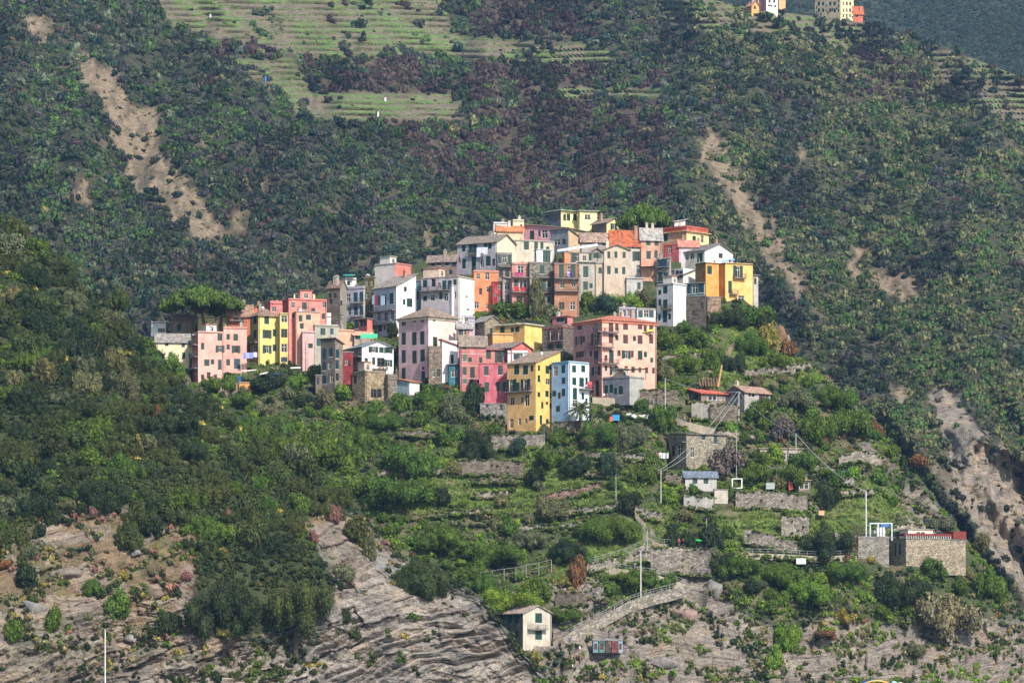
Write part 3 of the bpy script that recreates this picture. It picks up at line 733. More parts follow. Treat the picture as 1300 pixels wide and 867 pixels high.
# ---------------------------------------------------------------- the village, traced house by house
# region A: left end
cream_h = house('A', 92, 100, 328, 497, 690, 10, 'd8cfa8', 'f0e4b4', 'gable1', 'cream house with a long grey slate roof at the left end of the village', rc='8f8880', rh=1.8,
      auto=False, wins='285,518,20,42,t; 172,515,22,35,g; 288,603,18,40,g; 200,600,20,40,g', dep=8, chim=0)
house('A', 60, 66, 165, 380, 470, 8, 'b8b8b0', 'e8e8e4', 'flat', 'low white house with flat grey roof left of the umbrella pine', wins='135,430,44,26,n', chim=0, para=.2, dep=7)
house('A', 198, 206, 345, 345, 470, 8, '7c6c5c', '8a7866', 'gable1', 'brown stone house in shade behind the umbrella pine trunk', wins='258,415,24,50,t', rh=1.2, dep=7)  # the pine's shadow is put into the darkened wall browns
house('A', 378, 386, 500, 345, 470, 10, 'd8c880', 'efe09a', 'flat', 'pale yellow house right behind the umbrella pine', wins='440,380,16,22,w; 470,405,16,26,w', chim=0, para=.3, dep=7)
house('A', 488, 494, 582, 372, 470, 10, 'd8c880', 'ecdc94', 'gable2', 'small pale yellow annex between the pine and the orange house', wins='500,405,18,26,w; 540,400,18,26,w', rh=1.2, chim=0, dep=6)
house('A', 582, 588, 760, 303, 470, 12, 'b8654a', 'c9704e', 'gable1', 'orange house with brown tiles and green shutters above the pink block', rc='9c7c66', rh=1.9,
      wins='643,318,30,32,g; 730,312,30,28,g; 645,352,28,26,g', balc='600,700,362,1', dep=8)
house('A', 756, 762, 822, 285, 420, 10, 'c86a48', 'dd7a52', 'gable2', 'narrow orange gable end left of the coral tower house', rh=1.0, rc='a06a50', dep=7, chim=1)
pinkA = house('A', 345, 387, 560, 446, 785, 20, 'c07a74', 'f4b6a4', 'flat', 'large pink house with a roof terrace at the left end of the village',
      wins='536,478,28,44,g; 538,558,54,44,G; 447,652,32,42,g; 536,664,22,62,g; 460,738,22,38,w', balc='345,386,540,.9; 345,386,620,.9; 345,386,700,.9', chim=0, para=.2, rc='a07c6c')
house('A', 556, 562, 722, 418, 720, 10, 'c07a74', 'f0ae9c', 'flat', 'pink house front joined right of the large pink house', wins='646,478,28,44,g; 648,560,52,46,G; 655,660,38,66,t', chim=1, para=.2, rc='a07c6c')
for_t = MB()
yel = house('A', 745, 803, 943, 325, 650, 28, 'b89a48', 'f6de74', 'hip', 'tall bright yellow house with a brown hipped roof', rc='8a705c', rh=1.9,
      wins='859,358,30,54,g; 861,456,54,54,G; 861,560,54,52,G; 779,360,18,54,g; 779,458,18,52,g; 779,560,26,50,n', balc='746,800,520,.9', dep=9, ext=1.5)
house('A', 944, 950, 1005, 320, 650, 12, 'c8aa50', 'f2d870', 'flat', 'narrow yellow bay with stacked white glazed verandas', wins='980,352,44,46,n; 980,450,44,56,n; 980,552,44,56,n; 980,630,40,30,t', chim=0, dep=7, para=.2)
coral = house('A', 968, 1010, 1272, 222, 640, 18, 'b8443c', 'ee8c7c', 'flat', 'tall coral red house with a flat roof at the top of the left row',
      wins='1118,262,30,46,g; 1090,335,38,36,n; 1258,255,24,34,n; 1180,300,24,40,g', balc='1075,1180,300,1', rc='a85048', para=.25)
house('A', 1040, 1046, 1192, 182, 222, 10, 'cfc08a', 'ece0a0', 'flat', 'small yellow penthouse on top of the coral red house', wins='1066,198,20,28,t; 1165,200,22,20,t', chim=0, para=0, Y=float(YB(rx('A', 1100), ry('A', 640))) + 4, ext=1, notch=False, dep=5)
house('A', 1040, 1060, 1225, 305, 660, 15, 'c87868', 'f4b494', 'flat', 'salmon house in front of the coral red tower house', wins='1146,340,30,34,g; 1100,400,24,36,g', chim=1, para=.1)
house('A', 848, 884, 968, 248, 360, 20, 'c0605a', 'de8078', 'flat', 'small red terrace house left of the coral tower', wins='912,285,30,30,n', chim=1, para=.6, rc='b06058')
house('A', 1098, 1105, 1190, 448, 690, 10, 'b89490', 'e8b4ac', 'flat', 'small pale pink house below the salmon house', wins='1160,536,28,30,g', chim=0, para=.4)
house('B', 42, 50, 170, 445, 560, 12, 'b8b4ac', 'f0ece4', 'flat', 'white terrace walls on a beige house between coral and grey houses', chim=0, para=.8, dep=7)
house('B', 42, 52, 215, 510, 790, 14, '8a8a80', 'b8b4a0', 'flat', 'beige grey house with one green window below the white terrace', wins='108,545,30,42,g; 80,620,28,50,t', chim=0, para=.3)
house('B', 170, 192, 222, 378, 520, 30, 'a89060', 'f0dc90', 'flat', 'narrow pale yellow stair tower beside the dark stone house', chim=0, para=.2)
# upper left cluster
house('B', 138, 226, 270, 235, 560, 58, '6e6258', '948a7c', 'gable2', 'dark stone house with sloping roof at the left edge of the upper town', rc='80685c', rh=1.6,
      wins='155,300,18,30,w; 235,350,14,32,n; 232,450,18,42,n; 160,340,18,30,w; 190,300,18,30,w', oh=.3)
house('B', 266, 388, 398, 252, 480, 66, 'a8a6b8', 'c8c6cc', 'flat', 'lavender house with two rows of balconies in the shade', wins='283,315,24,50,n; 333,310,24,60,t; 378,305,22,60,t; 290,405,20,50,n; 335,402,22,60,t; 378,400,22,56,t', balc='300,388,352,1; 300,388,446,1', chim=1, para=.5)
house('B', 238, 262, 338, 190, 262, 30, 'c8c4bc', 'eeeade', 'flat', 'small white roof house with a teal awning', wins='285,215,20,30,n', chim=1, para=.4, notch=False)
house('B', 392, 462, 470, 178, 450, 62, '6f6432', 'a89850', 'flat', 'narrow olive house left of the white washing house', wins='413,215,18,40,n; 447,212,18,36,n; 415,300,18,38,n; 450,297,18,36,n; 425,385,20,40,n', chim=1, para=.3)
house('B', 466, 604, 718, 82, 260, 50, 'e4d4cc', 'e87868', 'flat', 'tall block with a blank cream side and coral front above the olive house', wins='', chim=1, para=.15, age=.25)
wash = house('B', 455, 613, 748, 232, 580, 38, 'b4c0cc', 'f6f2ec', 'shedR', 'white house with washing hung along its shaded side', rh=3.0, rc='97897e',
      wins='675,245,18,32,n; 704,348,34,54,g; 480,330,24,70,n; 530,330,24,70,t; 580,320,24,70,t; 490,440,24,60,n; 540,445,24,60,n; 585,440,22,60,n; 500,520,24,50,n; 560,520,24,50,n', balc='458,610,415,1.1; 458,610,505,1.1', ext=2, age=.3)
house('B', 744, 782, 800, 200, 400, 55, '7fa0a8', 'b8ccd0', 'flat', 'narrow bluish strip standing for a shaded side wall between two white houses', chim=0, para=.2, wins='760,300,16,50,n')  # shaded side of the next house, its bluish shade put into the colours
big = house('B', 783, 1040, 1150, 172, 500, 62, 'b4aab0', 'fbf8ea', 'flat', 'broad house with shade coloured balcony side and a blank sunlit white end', wins='811,217,26,46,t; 868,212,26,50,n; 943,228,24,60,t; 980,225,24,56,t; 1015,208,22,36,n; 811,318,22,32,g; 862,315,26,42,n; 954,310,26,54,n; 1097,307,12,12,w; 1106,396,14,12,w',
      balc='790,990,270,1.1', chim=2, para=.1, rc='9c8474', age=.25)  # grey-lavender left wall: its shade is put into the colour
house('B', 960, 995, 1062, 232, 500, 35, 'c4c4cc', 'fbf8ee', 'flat', 'plain white block in front of the broad white house', chim=0, para=.1, age=.2)
house('C', 228, 240, 420, 552, 838, 14, 'c86030', 'f08850', 'flat', 'bright orange house right of the blank white wall', wins='340,578,30,50,n; 348,680,28,36,n; 258,795,32,46,n', chim=0, para=.3, age=.35)
house('C', 370, 376, 458, 632, 838, 10, '8a1e20', 'a82c2c', 'flat', 'small dark red house tucked beside the orange house', wins='427,660,20,38,n; 398,718,16,22,n; 427,752,20,50,n', chim=0, para=.2, rc='6a4038')
house('C', 446, 452, 520, 608, 838, 10, '8a8684', 'a09a94', 'shedL', 'grey flat-fronted house beside the dark red house', wins='485,655,40,50,n; 485,750,30,60,w', chim=0, rh=.6)
# top ridge
house('B', 830, 1030, 1042, 42, 170, 68, '8a7268', '9a8898', 'gable2', 'mauve and brown house at the far left end of the upper ridge', wins='865,75,20,40,t; 905,72,20,40,t; 962,68,22,46,t; 1010,62,22,50,t; 860,132,22,30,t; 903,132,22,28,n', rh=1.0, rc='8a7a70')
greyC = house('C', 120, 402, 548, 325, 570, 58, 'a8a4b0', 'f2e6c0', 'gable2', 'large grey lavender house with green shutters and a cream sunlit gable on the ridge', rh=2.2, rc='86786c',
      wins='166,372,22,56,g; 218,380,26,80,g; 250,380,26,80,t; 328,352,22,50,g; 358,352,22,50,g; 240,490,28,96,g; 347,468,30,64,g; 168,490,22,70,g; 300,490,22,60,n; 385,480,20,50,n', balc='205,280,420,.9')
house('C', 378, 386, 486, 198, 300, 12, 'c8c8cc', 'fbf9f4', 'flat', 'small white roof cube with a chimney on the ridge', wins='400,215,14,20,g', chim=2, para=.25, age=.2)
house('C', 520, 528, 608, 180, 300, 10, 'cbb88c', 'f3e2b4', 'flat', 'cream roof tower right of the small white cube', wins='588,212,14,20,w', chim=1, para=.3, age=.3)
house('C', 404, 412, 600, 236, 330, 10, 'c8a070', 'efc8a0', 'gable1', 'long peach roof house with orange tiles below the cream roof tower', rc='c07850', rh=1.0, chim=1)
house('C', 600, 928, 1062, 228, 330, 60, 'd898a8', 'dcc4a4', 'shedB', 'pink house with a long pale roof on the ridge', wins='668,275,28,62,g; 760,262,40,60,n; 873,246,30,38,g; 720,270,16,40,n', rh=1.6, rc='a8988c', oh=.6)
house('C', 786, 880, 1005, 100, 230, 40, '4a5a68', 'f2e496', 'flatover', 'yellow lookout house with green arches at the very top of the town', wins='815,150,30,50,n; 855,150,36,50,n; 907,152,20,46,e; 935,150,22,48,g; 982,150,22,44,g', chim=0, rc='9aa890', oh=.7, age=.2, notch=False)
house('C', 1003, 1018, 1145, 104, 230, 15, 'c8b880', 'f6eaa4', 'flatover', 'pale yellow cube right of the arched lookout', wins='1075,150,40,36,n', chim=0, rc='9aa890', oh=.5, age=.2, notch=False)
house('D', 60, 163, 262, 172, 290, 42, '7a6e64', 'f2e294', 'gable2', 'yellow gabled house with one blue window on the ridge', wins='210,205,36,38,T', rh=1.3, rc='8e7c6c')
house('D', 256, 262, 302, 195, 290, 10, 'c8b470', 'f2e294', 'flat', 'tiny pale yellow annex beside the yellow gable', chim=0, para=.1)
house('C', 440, 520, 830, 322, 480, 20, 'a09890', 'd4c6ae', 'flat', 'beige house with a long roof terrace in the middle of the upper town', wins='475,370,30,50,n; 530,358,24,56,n; 626,352,34,56,g; 697,345,24,54,g; 740,350,20,50,g', chim=1, para=.1)
house('C', 800, 935, 1045, 302, 420, 50, '7e8690', 'd8b488', 'shedL', 'small house with a grey glazed front and tan stone gable', wins='850,330,40,40,n; 900,330,26,40,n', rh=2.2, chim=0, rc='8c8076')
house('D', -20, -10, 190, 292, 480, 8, '7a706c', 'a89c94', 'gable1', 'long grey house with brown tiled roof behind the sail canopy', wins='67,310,24,32,e; 143,315,16,40,n; 20,312,20,32,n', rh=1.8, rc='9a8272')
house('D', 186, 192, 400, 288, 580, 10, 'a8a098', 'c8c0b4', 'gable1', 'grey house with a bright orange tiled roof', wins='271,320,30,54,g; 363,315,46,58,G; 350,315,20,54,n; 372,408,54,60,G; 380,497,22,56,n', rh=2.2, rc='b8623e', chim=1)
house('D', 395, 400, 540, 258, 580, 8, 'a87458', 'd8a084', 'gable1', 'salmon house with a pale grey roof beside the orange roof', wins='450,305,26,56,g; 507,303,26,56,g; 452,400,28,52,g; 503,395,20,50,g', rh=1.7, rc='a8a29c')
peach = house('D', 540, 713, 866, 238, 420, 48, 'd0a07c', 'f4d890', 'flatover', 'large peach house with red roof terrace parapets at the right of the ridge', wins='570,272,24,48,g; 765,288,20,36,g; 822,292,20,46,n', oh=.55, chim=2, rc='c8a878')
house('D', 538, 713, 862, 210, 228, 48, 'b8503c', 'c85a42', 'flat', 'red terrace parapet storey on top of the large peach house', Y=peach.Y0 + .8, ext=.2, notch=False, chim=1, para=.3, rc='b05a44')
house('D', 615, 630, 705, 172, 205, 20, 'a8a8b0', 'd8d4cc', 'shedR', 'small whitish roof hut on the red roof terrace', Y=peach.Y0 + 4, ext=.5, notch=False, chim=0, rh=.6, rc='b8b4b0')
house('D', 555, 657, 672, 330, 440, 62, 'b0504c', 'c86860', 'flat', 'small red walled house under the peach house', wins='600,365,20,50,n', chim=0, para=.2, rc='b85a48')
house('D', 655, 662, 792, 322, 440, 10, 'a8a0b4', 'd0c4cc', 'gable1', 'pale lavender house with a pink roof under the peach house', rh=1.0, rc='c88070', chim=1, dep=6)
whg = house('D', 688, 838, 1032, 362, 500, 46, 'c8c4b4', 'fdfbf4', 'gable2', 'white gabled house above the mustard house', wins='807,415,30,56,T; 948,405,26,32,w; 750,410,24,40,n; 715,415,20,40,n', rh=2.0, rc='7c7470', age=.2)
house('D', 508, 596, 606, 425, 620, 62, '8e8c86', 'b0aca4', 'flat', 'grey stone house with blue green windows under the red roofs', wins='530,455,28,60,t; 560,450,30,60,t; 532,550,26,58,g; 570,550,26,58,t', balc='512,596,485,.9; 512,596,585,.9', chim=1, para=.2)
house('D', 590, 690, 772, 490, 620, 48, 'b8b4b4', 'f6f0e0', 'shedL', 'white house with a sloping sunlit gable left of the mustard house', wins='650,533,20,50,t; 675,533,20,50,t; 615,530,22,48,n', rh=-1.6, rc='8c8078', chim=2, age=.3)
d7c = house('D', 508, 622, 715, 602, 890, 50, 'b4b4b8', 'f6f4ea', 'flat', 'tall white house with green shutters below the grey stone house', wins='567,638,26,52,g; 567,738,26,62,g; 565,820,26,72,g', balc='545,618,772,.8', chim=0, para=.2, age=.45)
house('D', 700, 838, 848, 682, 890, 64, '6e645c', '8c8074', 'flat', 'dark rubble stone bastion under the glazed veranda', wins='820,750,18,40,w; 760,800,18,30,w', chim=0, para=.1, wallmat=stone('6e665e', 1.6))
house('D', 690, 834, 846, 592, 690, 60, '4c7478', 'b8b890', 'flatover', 'glazed teal veranda room left of the mustard house', wins='720,635,34,60,t; 770,635,34,60,n; 815,625,30,60,t', chim=0, oh=.3)
must = house('D', 775, 845, 975, 458, 690, 32, '946c2c', 'eca43c', 'flat', 'mustard yellow house with a wooden slatted side at the right edge of the town', wins='871,503,28,54,g', chim=1, para=.15, rc='4c4640', age=.25)
must2 = house('D', 944, 979, 1168, 460, 712, 28, 'dc8c28', 'fcc464', 'flat', 'bright golden yellow house at the far right of the town', auto=False, wins='1066,515,58,78,G; 1012,620,22,80,g; 1090,700,40,40,n', balc='1030,1112,556,.9; 1005,1060,668,.9', chim=1, para=.15, rc='4c4640', age=.25)
house('D', 848, 856, 950, 690, 800, 10, '8c7c6c', 'c8a48c', 'flat', 'rough pinkish stone base under the mustard house', chim=0, para=0, wallmat=stone('b49880', 1.5))
house('D', 1166, 1172, 1206, 540, 690, 8, '9a9a9a', 'c0beb8', 'flatover', 'narrow grey lift shaft at the far right of the golden house', wins='1185,580,14,40,n', chim=0)
house('D', 290, 300, 412, 565, 700, 12, '9a9690', 'c0bcb4', 'flat', 'low grey house with a single green window above the tree garden', wins='385,612,20,46,g', chim=0, para=.2, rc='6a6662')
# middle stone front
house('C', 684, 700, 812, 392, 560, 14, 'b4b8c4', 'eceef2', 'flat', 'white terrace room with a wide green door above the stone fronts', wins='775,440,50,80,g; 685,433,26,36,n', chim=0, para=.1, age=.2, notch=False)
house('C', 512, 520, 645, 498, 860, 12, 'b06a60', 'd08878', 'flat', 'faded coral house with red and pink cloths on its balconies', wins='585,538,44,60,n; 550,640,28,60,t; 602,640,50,70,n; 575,780,40,90,w', balc='520,640,590,1.2; 520,640,700,1.2', chim=0, para=.4, rc='7c7068', age=.8)
house('C', 402, 410, 520, 425, 700, 14, '6e6862', '8e867c', 'flat', 'house in the recess left of the coral house, shade in its dark grey', wins='425,460,26,54,t; 465,455,26,54,n; 512,445,24,60,g; 440,560,26,50,n; 485,560,26,50,n', balc='415,520,510,.9', chim=0, para=.4)  # wall below the beige house, its shade put into the greys
house('C', 640, 650, 828, 486, 860, 10, '8c867a', 'b0a898', 'flat', 'old grey stone house with green doors behind the ivy', wins='741,532,32,62,g; 748,650,34,84,g; 660,560,24,50,n; 745,750,40,60,w; 700,780,26,50,w', balc='690,820,590,.8; 690,820,700,.8', chim=0, para=.1, wallmat=stone('a49c8c', 2.2))
house('C', 903, 906, 948, 408, 520, 8, 'c87040', 'f09860', 'flat', 'small orange roof room under the white sail canopy', chim=0, para=0, notch=False, dep=4)
house('C', 945, 950, 1110, 412, 520, 8, 'a09488', 'd0c0aa', 'flat', 'beige roof room with a green door under the sail canopy', wins='965,445,30,60,g; 1000,445,26,56,n; 1095,440,20,50,g', chim=0, para=0, notch=False, dep=4)
brb = house('C', 826, 832, 1012, 494, 880, 8, '8a5c40', 'b47c58', 'flat', 'brown orange house with two planted balconies over a stone base', wins='883,545,32,92,g; 970,545,30,92,g; 940,545,22,80,n; 890,640,30,60,n; 972,635,30,56,n; 885,800,36,52,n; 966,800,36,58,n', balc='832,1010,598,1.2; 832,1010,690,1.0', chim=0, para=.1)
house('C', 1008, 1015, 1128, 482, 760, 10, '8c8880', 'b8b0a4', 'flatover', 'grey house with two green shuttered windows above the trees', wins='1062,550,34,76,g; 1060,652,30,58,g', chim=0, oh=.4)
house('D', 38, 46, 146, 382, 480, 10, '8a8078', 'b0a294', 'gable2', 'small brown roofed loft with a green loft window', wins='100,398,48,36,g; 52,412,18,50,g', rh=1.2, rc='8c7c70', chim=0, dep=5)
beigeD = house('D', 80, 88, 145, 460, 680, 8, '9c9080', 'cbb8a2', 'flat', 'narrow beige wall with a small green window left of the long beige house', wins='119,505,20,36,g', chim=0, para=.1)
house('D', 140, 146, 320, 358, 690, 8, 'b09a88', 'd4bca4', 'gable2', 'pinkish beige house with seven small green shutters above the trees', wins='178,398,18,42,g; 227,398,18,42,g; 284,400,18,40,g; 179,503,22,54,g; 230,508,20,38,g; 281,507,20,48,g', rh=1.2, rc='a08874')
# region E : white house cluster
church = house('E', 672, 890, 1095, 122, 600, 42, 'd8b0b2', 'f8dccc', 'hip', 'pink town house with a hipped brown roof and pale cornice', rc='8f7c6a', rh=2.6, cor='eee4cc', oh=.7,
      auto=False, wins='707,150,28,48,w; 786,155,20,26,w; 845,155,20,26,w; 709,290,26,84,g; 787,288,28,92,g; 845,283,28,92,g; 709,420,26,90,g; 788,420,28,84,g; 847,412,28,84,g; 708,545,24,80,g; 851,505,16,22,w; 852,560,24,60,g; 933,150,18,22,w; 1003,147,18,22,w; 1044,150,18,24,w; 939,315,28,74,g', chim=0, age=.4, ext=2)
house('E', 1100, 1106, 1215, 192, 360, 10, Y=church.Y0 + 1, cl='a88894', cr='d8a8b0', roof='gable1', label='low pink house with grey roof right of the hipped roof house', wins='1116,235,32,52,g; 1170,232,30,54,g', rh=1.0, rc='9a9490')
house('E', 975, 990, 1108, 300, 590, 16, Y=church.Y0 - 1.5, cl='c8b0b0', cr='fbf0ee', roof='shedR', label='white rendered house with a sloping red roof edge', wins='1064,440,20,62,g', rh=-1.2, rc='b84a3c', chim=0, age=.25)
house('E', 884, 892, 986, 358, 600, 12, '7c6c60', 'a08e7c', 'flat', 'dark stone terrace block between the hipped roof house and the white rendered house', wins='930,540,20,60,n; 965,540,24,50,w', chim=0, para=.3, Y=church.Y0 - 2.5, wallmat=stone('9c8c7c', 2))
house('E', 1034, 1040, 1118, 480, 590, 10, '2c6a74', '2f7480', 'flatover', 'low teal painted garage beside the brick red house', chim=0, Y=church.Y0 - 3, wins='1080,545,40,50,n')
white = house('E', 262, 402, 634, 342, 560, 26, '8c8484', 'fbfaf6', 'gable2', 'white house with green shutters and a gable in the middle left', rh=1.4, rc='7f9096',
      wins='485,365,62,40,G; 545,365,30,40,g; 595,366,54,40,G; 594,468,54,46,G; 541,462,50,62,n; 300,470,24,60,n; 340,470,30,70,t; 375,455,26,60,t; 320,400,24,40,n; 375,390,26,36,n', balc='478,580,512,1.2; 330,400,520,1.0; 335,400,430,1.0', age=.2, chim=1)
house('E', 238, 262, 336, 388, 640, 30, '7c2428', '8e2c30', 'flat', 'dark red house front beside the white shuttered house', wins='285,460,20,40,n; 310,470,16,44,n', chim=0, para=.1, notch=False)
house('E', 330, 425, 575, 532, 745, 35, '6a5e54', 'c8b294', 'flat', 'stone terrace base under the white shuttered house', wins='350,590,24,60,w; 490,690,40,60,w; 530,690,30,60,w', chim=0, para=.2, wallmat=stone('c0aa8a', 1.6), ext=2)
house('E', 572, 592, 660, 565, 705, 20, '8c8070', 'a89c8c', 'flat', 'round looking rubble turret right of the white shuttered house', chim=0, para=.4, wallmat=stone('a09484', 1.8), ext=2)
house('E', 100, 205, 262, 322, 705, 55, '6e6258', '8a7a68', 'shedL', 'tall dark brown house left of the dark red front', wins='125,400,24,76,t; 175,390,24,60,t; 222,400,22,60,t; 125,490,22,60,t; 163,485,22,50,n; 218,480,22,60,t; 127,590,22,60,t; 180,580,22,60,n; 222,570,22,50,w', rh=1.0, rc='a08878', chim=1)
house('E', 55, 62, 108, 560, 700, 10, '5e5248', '7a6a5c', 'flat', 'low dark outbuilding at the foot of the tall dark brown house', wins='78,600,18,50,n', chim=0, para=.1, ext=2)
house('E', 150, 190, 345, 232, 420, 22, 'b08050', 'f4b490', 'flat', 'salmon walled terrace house above the dark brown house', wins='', chim=2, para=.25, rc='a07060')
house('E', 335, 345, 480, 262, 400, 12, '6a8a78', 'b09a88', 'shedB', 'low roof with a green screen beside the salmon terrace', wins='370,272,30,30,t', chim=0, rh=.8, rc='d09a80')
house('B', 322, 412, 448, 458, 580, 55, '8a4440', 'f07864', 'flatover', 'coral cube room with dark glazing under the lavender balconies', wins='340,500,24,50,t; 383,490,46,46,n', chim=0, oh=.25)
house('E', 660, 750, 824, 602, 700, 50, '9ab0c0', 'f0ece4', 'shedB', 'small shed with a pale blue side and orange tiles', wins='', chim=0, rh=.7, rc='c07a58', ext=1.5)
# region G : lower cluster
brick = house('G', 70, 77, 255, 240, 575, 10, '8a4c48', 'c87470', 'gable1', 'brick red house with pale string courses at the left of the lower row', rc='8c7c70', rh=1.6,
      wins='106,268,24,36,f; 211,262,22,36,f; 108,347,24,46,f; 108,440,24,50,g; 161,450,28,70,d; 155,535,26,66,d; 200,515,14,26,w', chim=1, age=.4)
bm = MB()
for yy in (322, 402, 490):
    _, _, z = brick.onface(rx('G', 160), ry('G', yy)); bm.box((0, -.05, z - .07), (brick.W, -.002, z + .07))
bm.build('string_course', plaster('e0c0b4', .3), brick.root)
house('G', 200, 206, 398, 292, 420, 8, 'b05048', 'e68076', 'shedB', 'coral storey with a green glazed door above the crimson house', wins='270,325,34,50,g; 345,330,52,80,G; 382,300,20,40,g', rh=.4, rc='9a6a60', chim=0, dep=6)
house('G', 250, 430, 568, 272, 420, 50, '94564c', 'f07870', 'gable2', 'coral gable with grey brown roof above the crimson house', wins='', rh=1.5, rc='8a7a70', chim=0)
crim = house('G', 204, 208, 400, 390, 664, 4, 'a03848', 'd06472', 'flat', 'crimson house with green shutters left of the golden house', wins='257,437,28,58,g; 353,433,30,60,g; 260,547,28,58,g; 358,545,56,56,G', chim=0, para=.05, rc='b86a60', ext=.1, age=.45)
house('G', 208, 214, 398, 666, 745, 4, '7c7870', 'a09c94', 'flat', 'grey stone footing under the crimson house', wins='262,680,16,20,w; 360,690,18,34,w', chim=0, para=0, wallmat=stone('a09a92', 2), ext=2, Y=None)
house('G', 398, 404, 540, 318, 420, 6, 'b0b4bc', 'f4f4f4', 'flat', 'white roof terrace wall above the golden house', wins='460,340,30,34,t; 490,335,30,40,n', chim=0, para=.5, age=.15, dep=5)
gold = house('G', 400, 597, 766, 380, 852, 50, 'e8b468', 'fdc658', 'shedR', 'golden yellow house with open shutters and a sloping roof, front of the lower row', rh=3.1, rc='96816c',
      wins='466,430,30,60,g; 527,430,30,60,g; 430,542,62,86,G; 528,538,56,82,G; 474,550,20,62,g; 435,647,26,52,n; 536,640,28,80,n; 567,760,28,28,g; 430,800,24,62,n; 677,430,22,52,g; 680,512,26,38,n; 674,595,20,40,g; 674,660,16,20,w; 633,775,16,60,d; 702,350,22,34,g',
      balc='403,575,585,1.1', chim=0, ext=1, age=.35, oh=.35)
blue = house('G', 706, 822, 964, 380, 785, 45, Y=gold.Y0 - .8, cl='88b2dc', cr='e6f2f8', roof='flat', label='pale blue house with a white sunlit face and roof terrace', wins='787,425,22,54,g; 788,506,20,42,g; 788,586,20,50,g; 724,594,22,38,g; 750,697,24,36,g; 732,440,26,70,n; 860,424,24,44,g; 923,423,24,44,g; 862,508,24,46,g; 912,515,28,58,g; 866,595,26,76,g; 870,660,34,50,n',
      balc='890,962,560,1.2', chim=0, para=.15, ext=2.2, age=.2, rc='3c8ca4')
yup = house('G', 318, 520, 640, 116, 290, 55, 'c89a4c', 'f8d868', 'flatover', 'yellow house with a white flat roof in the upper middle', wins='367,165,28,56,g; 470,152,26,36,g', chim=1, oh=.5, rc='d8d4c8', age=.2)
house('G', 260, 300, 520, 190, 300, 20, 'c88a40', 'eca850', 'flat', 'orange terrace wall below the yellow flat roofed house', chim=0, para=.3, rc='8c7c70')
house('G', 712, 815, 852, 64, 150, 50, 'c87078', 'e08484', 'flatover', 'pink top storey above the stone house beside the main pink palazzo', wins='766,88,46,28,g; 806,95,14,40,g', chim=1, oh=.3, rc='a05a50')
stoneg = house('G', 642, 785, 858, 142, 345, 50, '8a7c70', 'a09080', 'flat', 'stone house with tall brown windows between yellow and pink houses', wins='706,195,46,72,B; 762,195,42,70,B; 697,270,34,34,g; 770,268,36,32,g; 768,300,30,24,g', balc='690,784,235,.6', chim=0, para=.6, rc='a04c44', wallmat=stone('94867a', 2.4))
house('G', 172, 245, 352, 92, 210, 35, '9a90a0', 'b8a890', 'gable2', 'stone garden house with a grey roof left of the yellow house', wins='291,165,16,36,g; 190,130,18,30,n', rh=1.4, rc='8c8680', wallmat=stone('b0a08a', 2.2))
house('G', 88, 94, 178, 75, 210, 8, '9a90a4', 'b8acc0', 'flat', 'lavender low house with a roof terrace behind the stone garden house', wins='120,100,20,40,n', chim=0, para=.4)
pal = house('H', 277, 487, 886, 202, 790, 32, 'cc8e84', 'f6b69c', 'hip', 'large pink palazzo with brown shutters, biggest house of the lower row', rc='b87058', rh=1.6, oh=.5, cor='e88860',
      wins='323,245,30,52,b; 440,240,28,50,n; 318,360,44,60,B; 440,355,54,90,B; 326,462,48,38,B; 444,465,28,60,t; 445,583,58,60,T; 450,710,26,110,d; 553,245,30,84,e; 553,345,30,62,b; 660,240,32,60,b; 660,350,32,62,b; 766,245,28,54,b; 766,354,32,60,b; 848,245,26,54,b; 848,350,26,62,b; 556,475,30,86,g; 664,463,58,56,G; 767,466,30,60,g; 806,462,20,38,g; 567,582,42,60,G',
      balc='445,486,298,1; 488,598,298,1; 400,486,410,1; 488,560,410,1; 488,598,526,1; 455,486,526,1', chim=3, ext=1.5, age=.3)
house('H', 606, 612, 736, 132, 260, 10, '8c8898', 'b0a8b4', 'flat', 'lavender grey terrace room behind the palazzo roof', wins='650,160,20,40,w; 690,160,20,40,n', chim=1, para=.4, Y=pal.Y0 + 12)
house('H', 738, 744, 882, 132, 260, 10, 'b0b4b8', 'dcdad4', 'flat', 'white glazed terrace room behind the palazzo roof', wins='770,165,30,50,t; 812,165,34,50,n; 850,165,30,50,t', chim=0, para=.1, Y=pal.Y0 + 12)
cafe = house('H', 495, 690, 797, 632, 800, 50, '7e8088', 'b4b2aa', 'flat', 'low grey cafe building with a terrace on its roof beside the path', Y=pal.Y0 - 5.0, wins='518,720,22,60,g; 556,715,22,60,g; 625,725,28,60,g', chim=0, para=.3, ext=1)
# gardens below: region K
shack = house('K', 442, 530, 680, 188, 262, 30, '6a5a50', '8c7a6c', 'shedB', 'garden shack with a red tiled porch roof', rh=1.4, rc='c85a40', wins='500,210,20,34,g; 600,205,60,40,n', chim=0, ext=1.5, oh=.6)
kh = house('K', 680, 795, 955, 174, 305, 46, '6c6c72', 'b4aca2', 'gable1', 'small grey two storey house with a brown tiled roof among the gardens', rh=1.5, rc='a88472', auto=False, wins='840,195,44,30,n; 912,210,50,60,B; 845,283,30,36,g; 905,285,30,34,n; 700,200,20,24,w; 740,200,20,24,w', balc='885,948,240,.8', chim=1, ext=1.5, oh=.5)
ks = house('K', 330, 440, 690, 438, 655, 26, '5c554e', 'b0a490', 'shedB', 'stone cottage with a white balcony box and slate roof above the lower hut', rh=.5, rc='7c726c', auto=False, wins='545,452,20,28,t; 617,443,18,48,g; 478,548,22,64,n; 400,540,30,80,n; 360,540,20,60,n; 415,460,20,30,n', balc='370,438,492,.9', chim=0, ext=1.5, wallmat=stone('b4a894', 2.2))
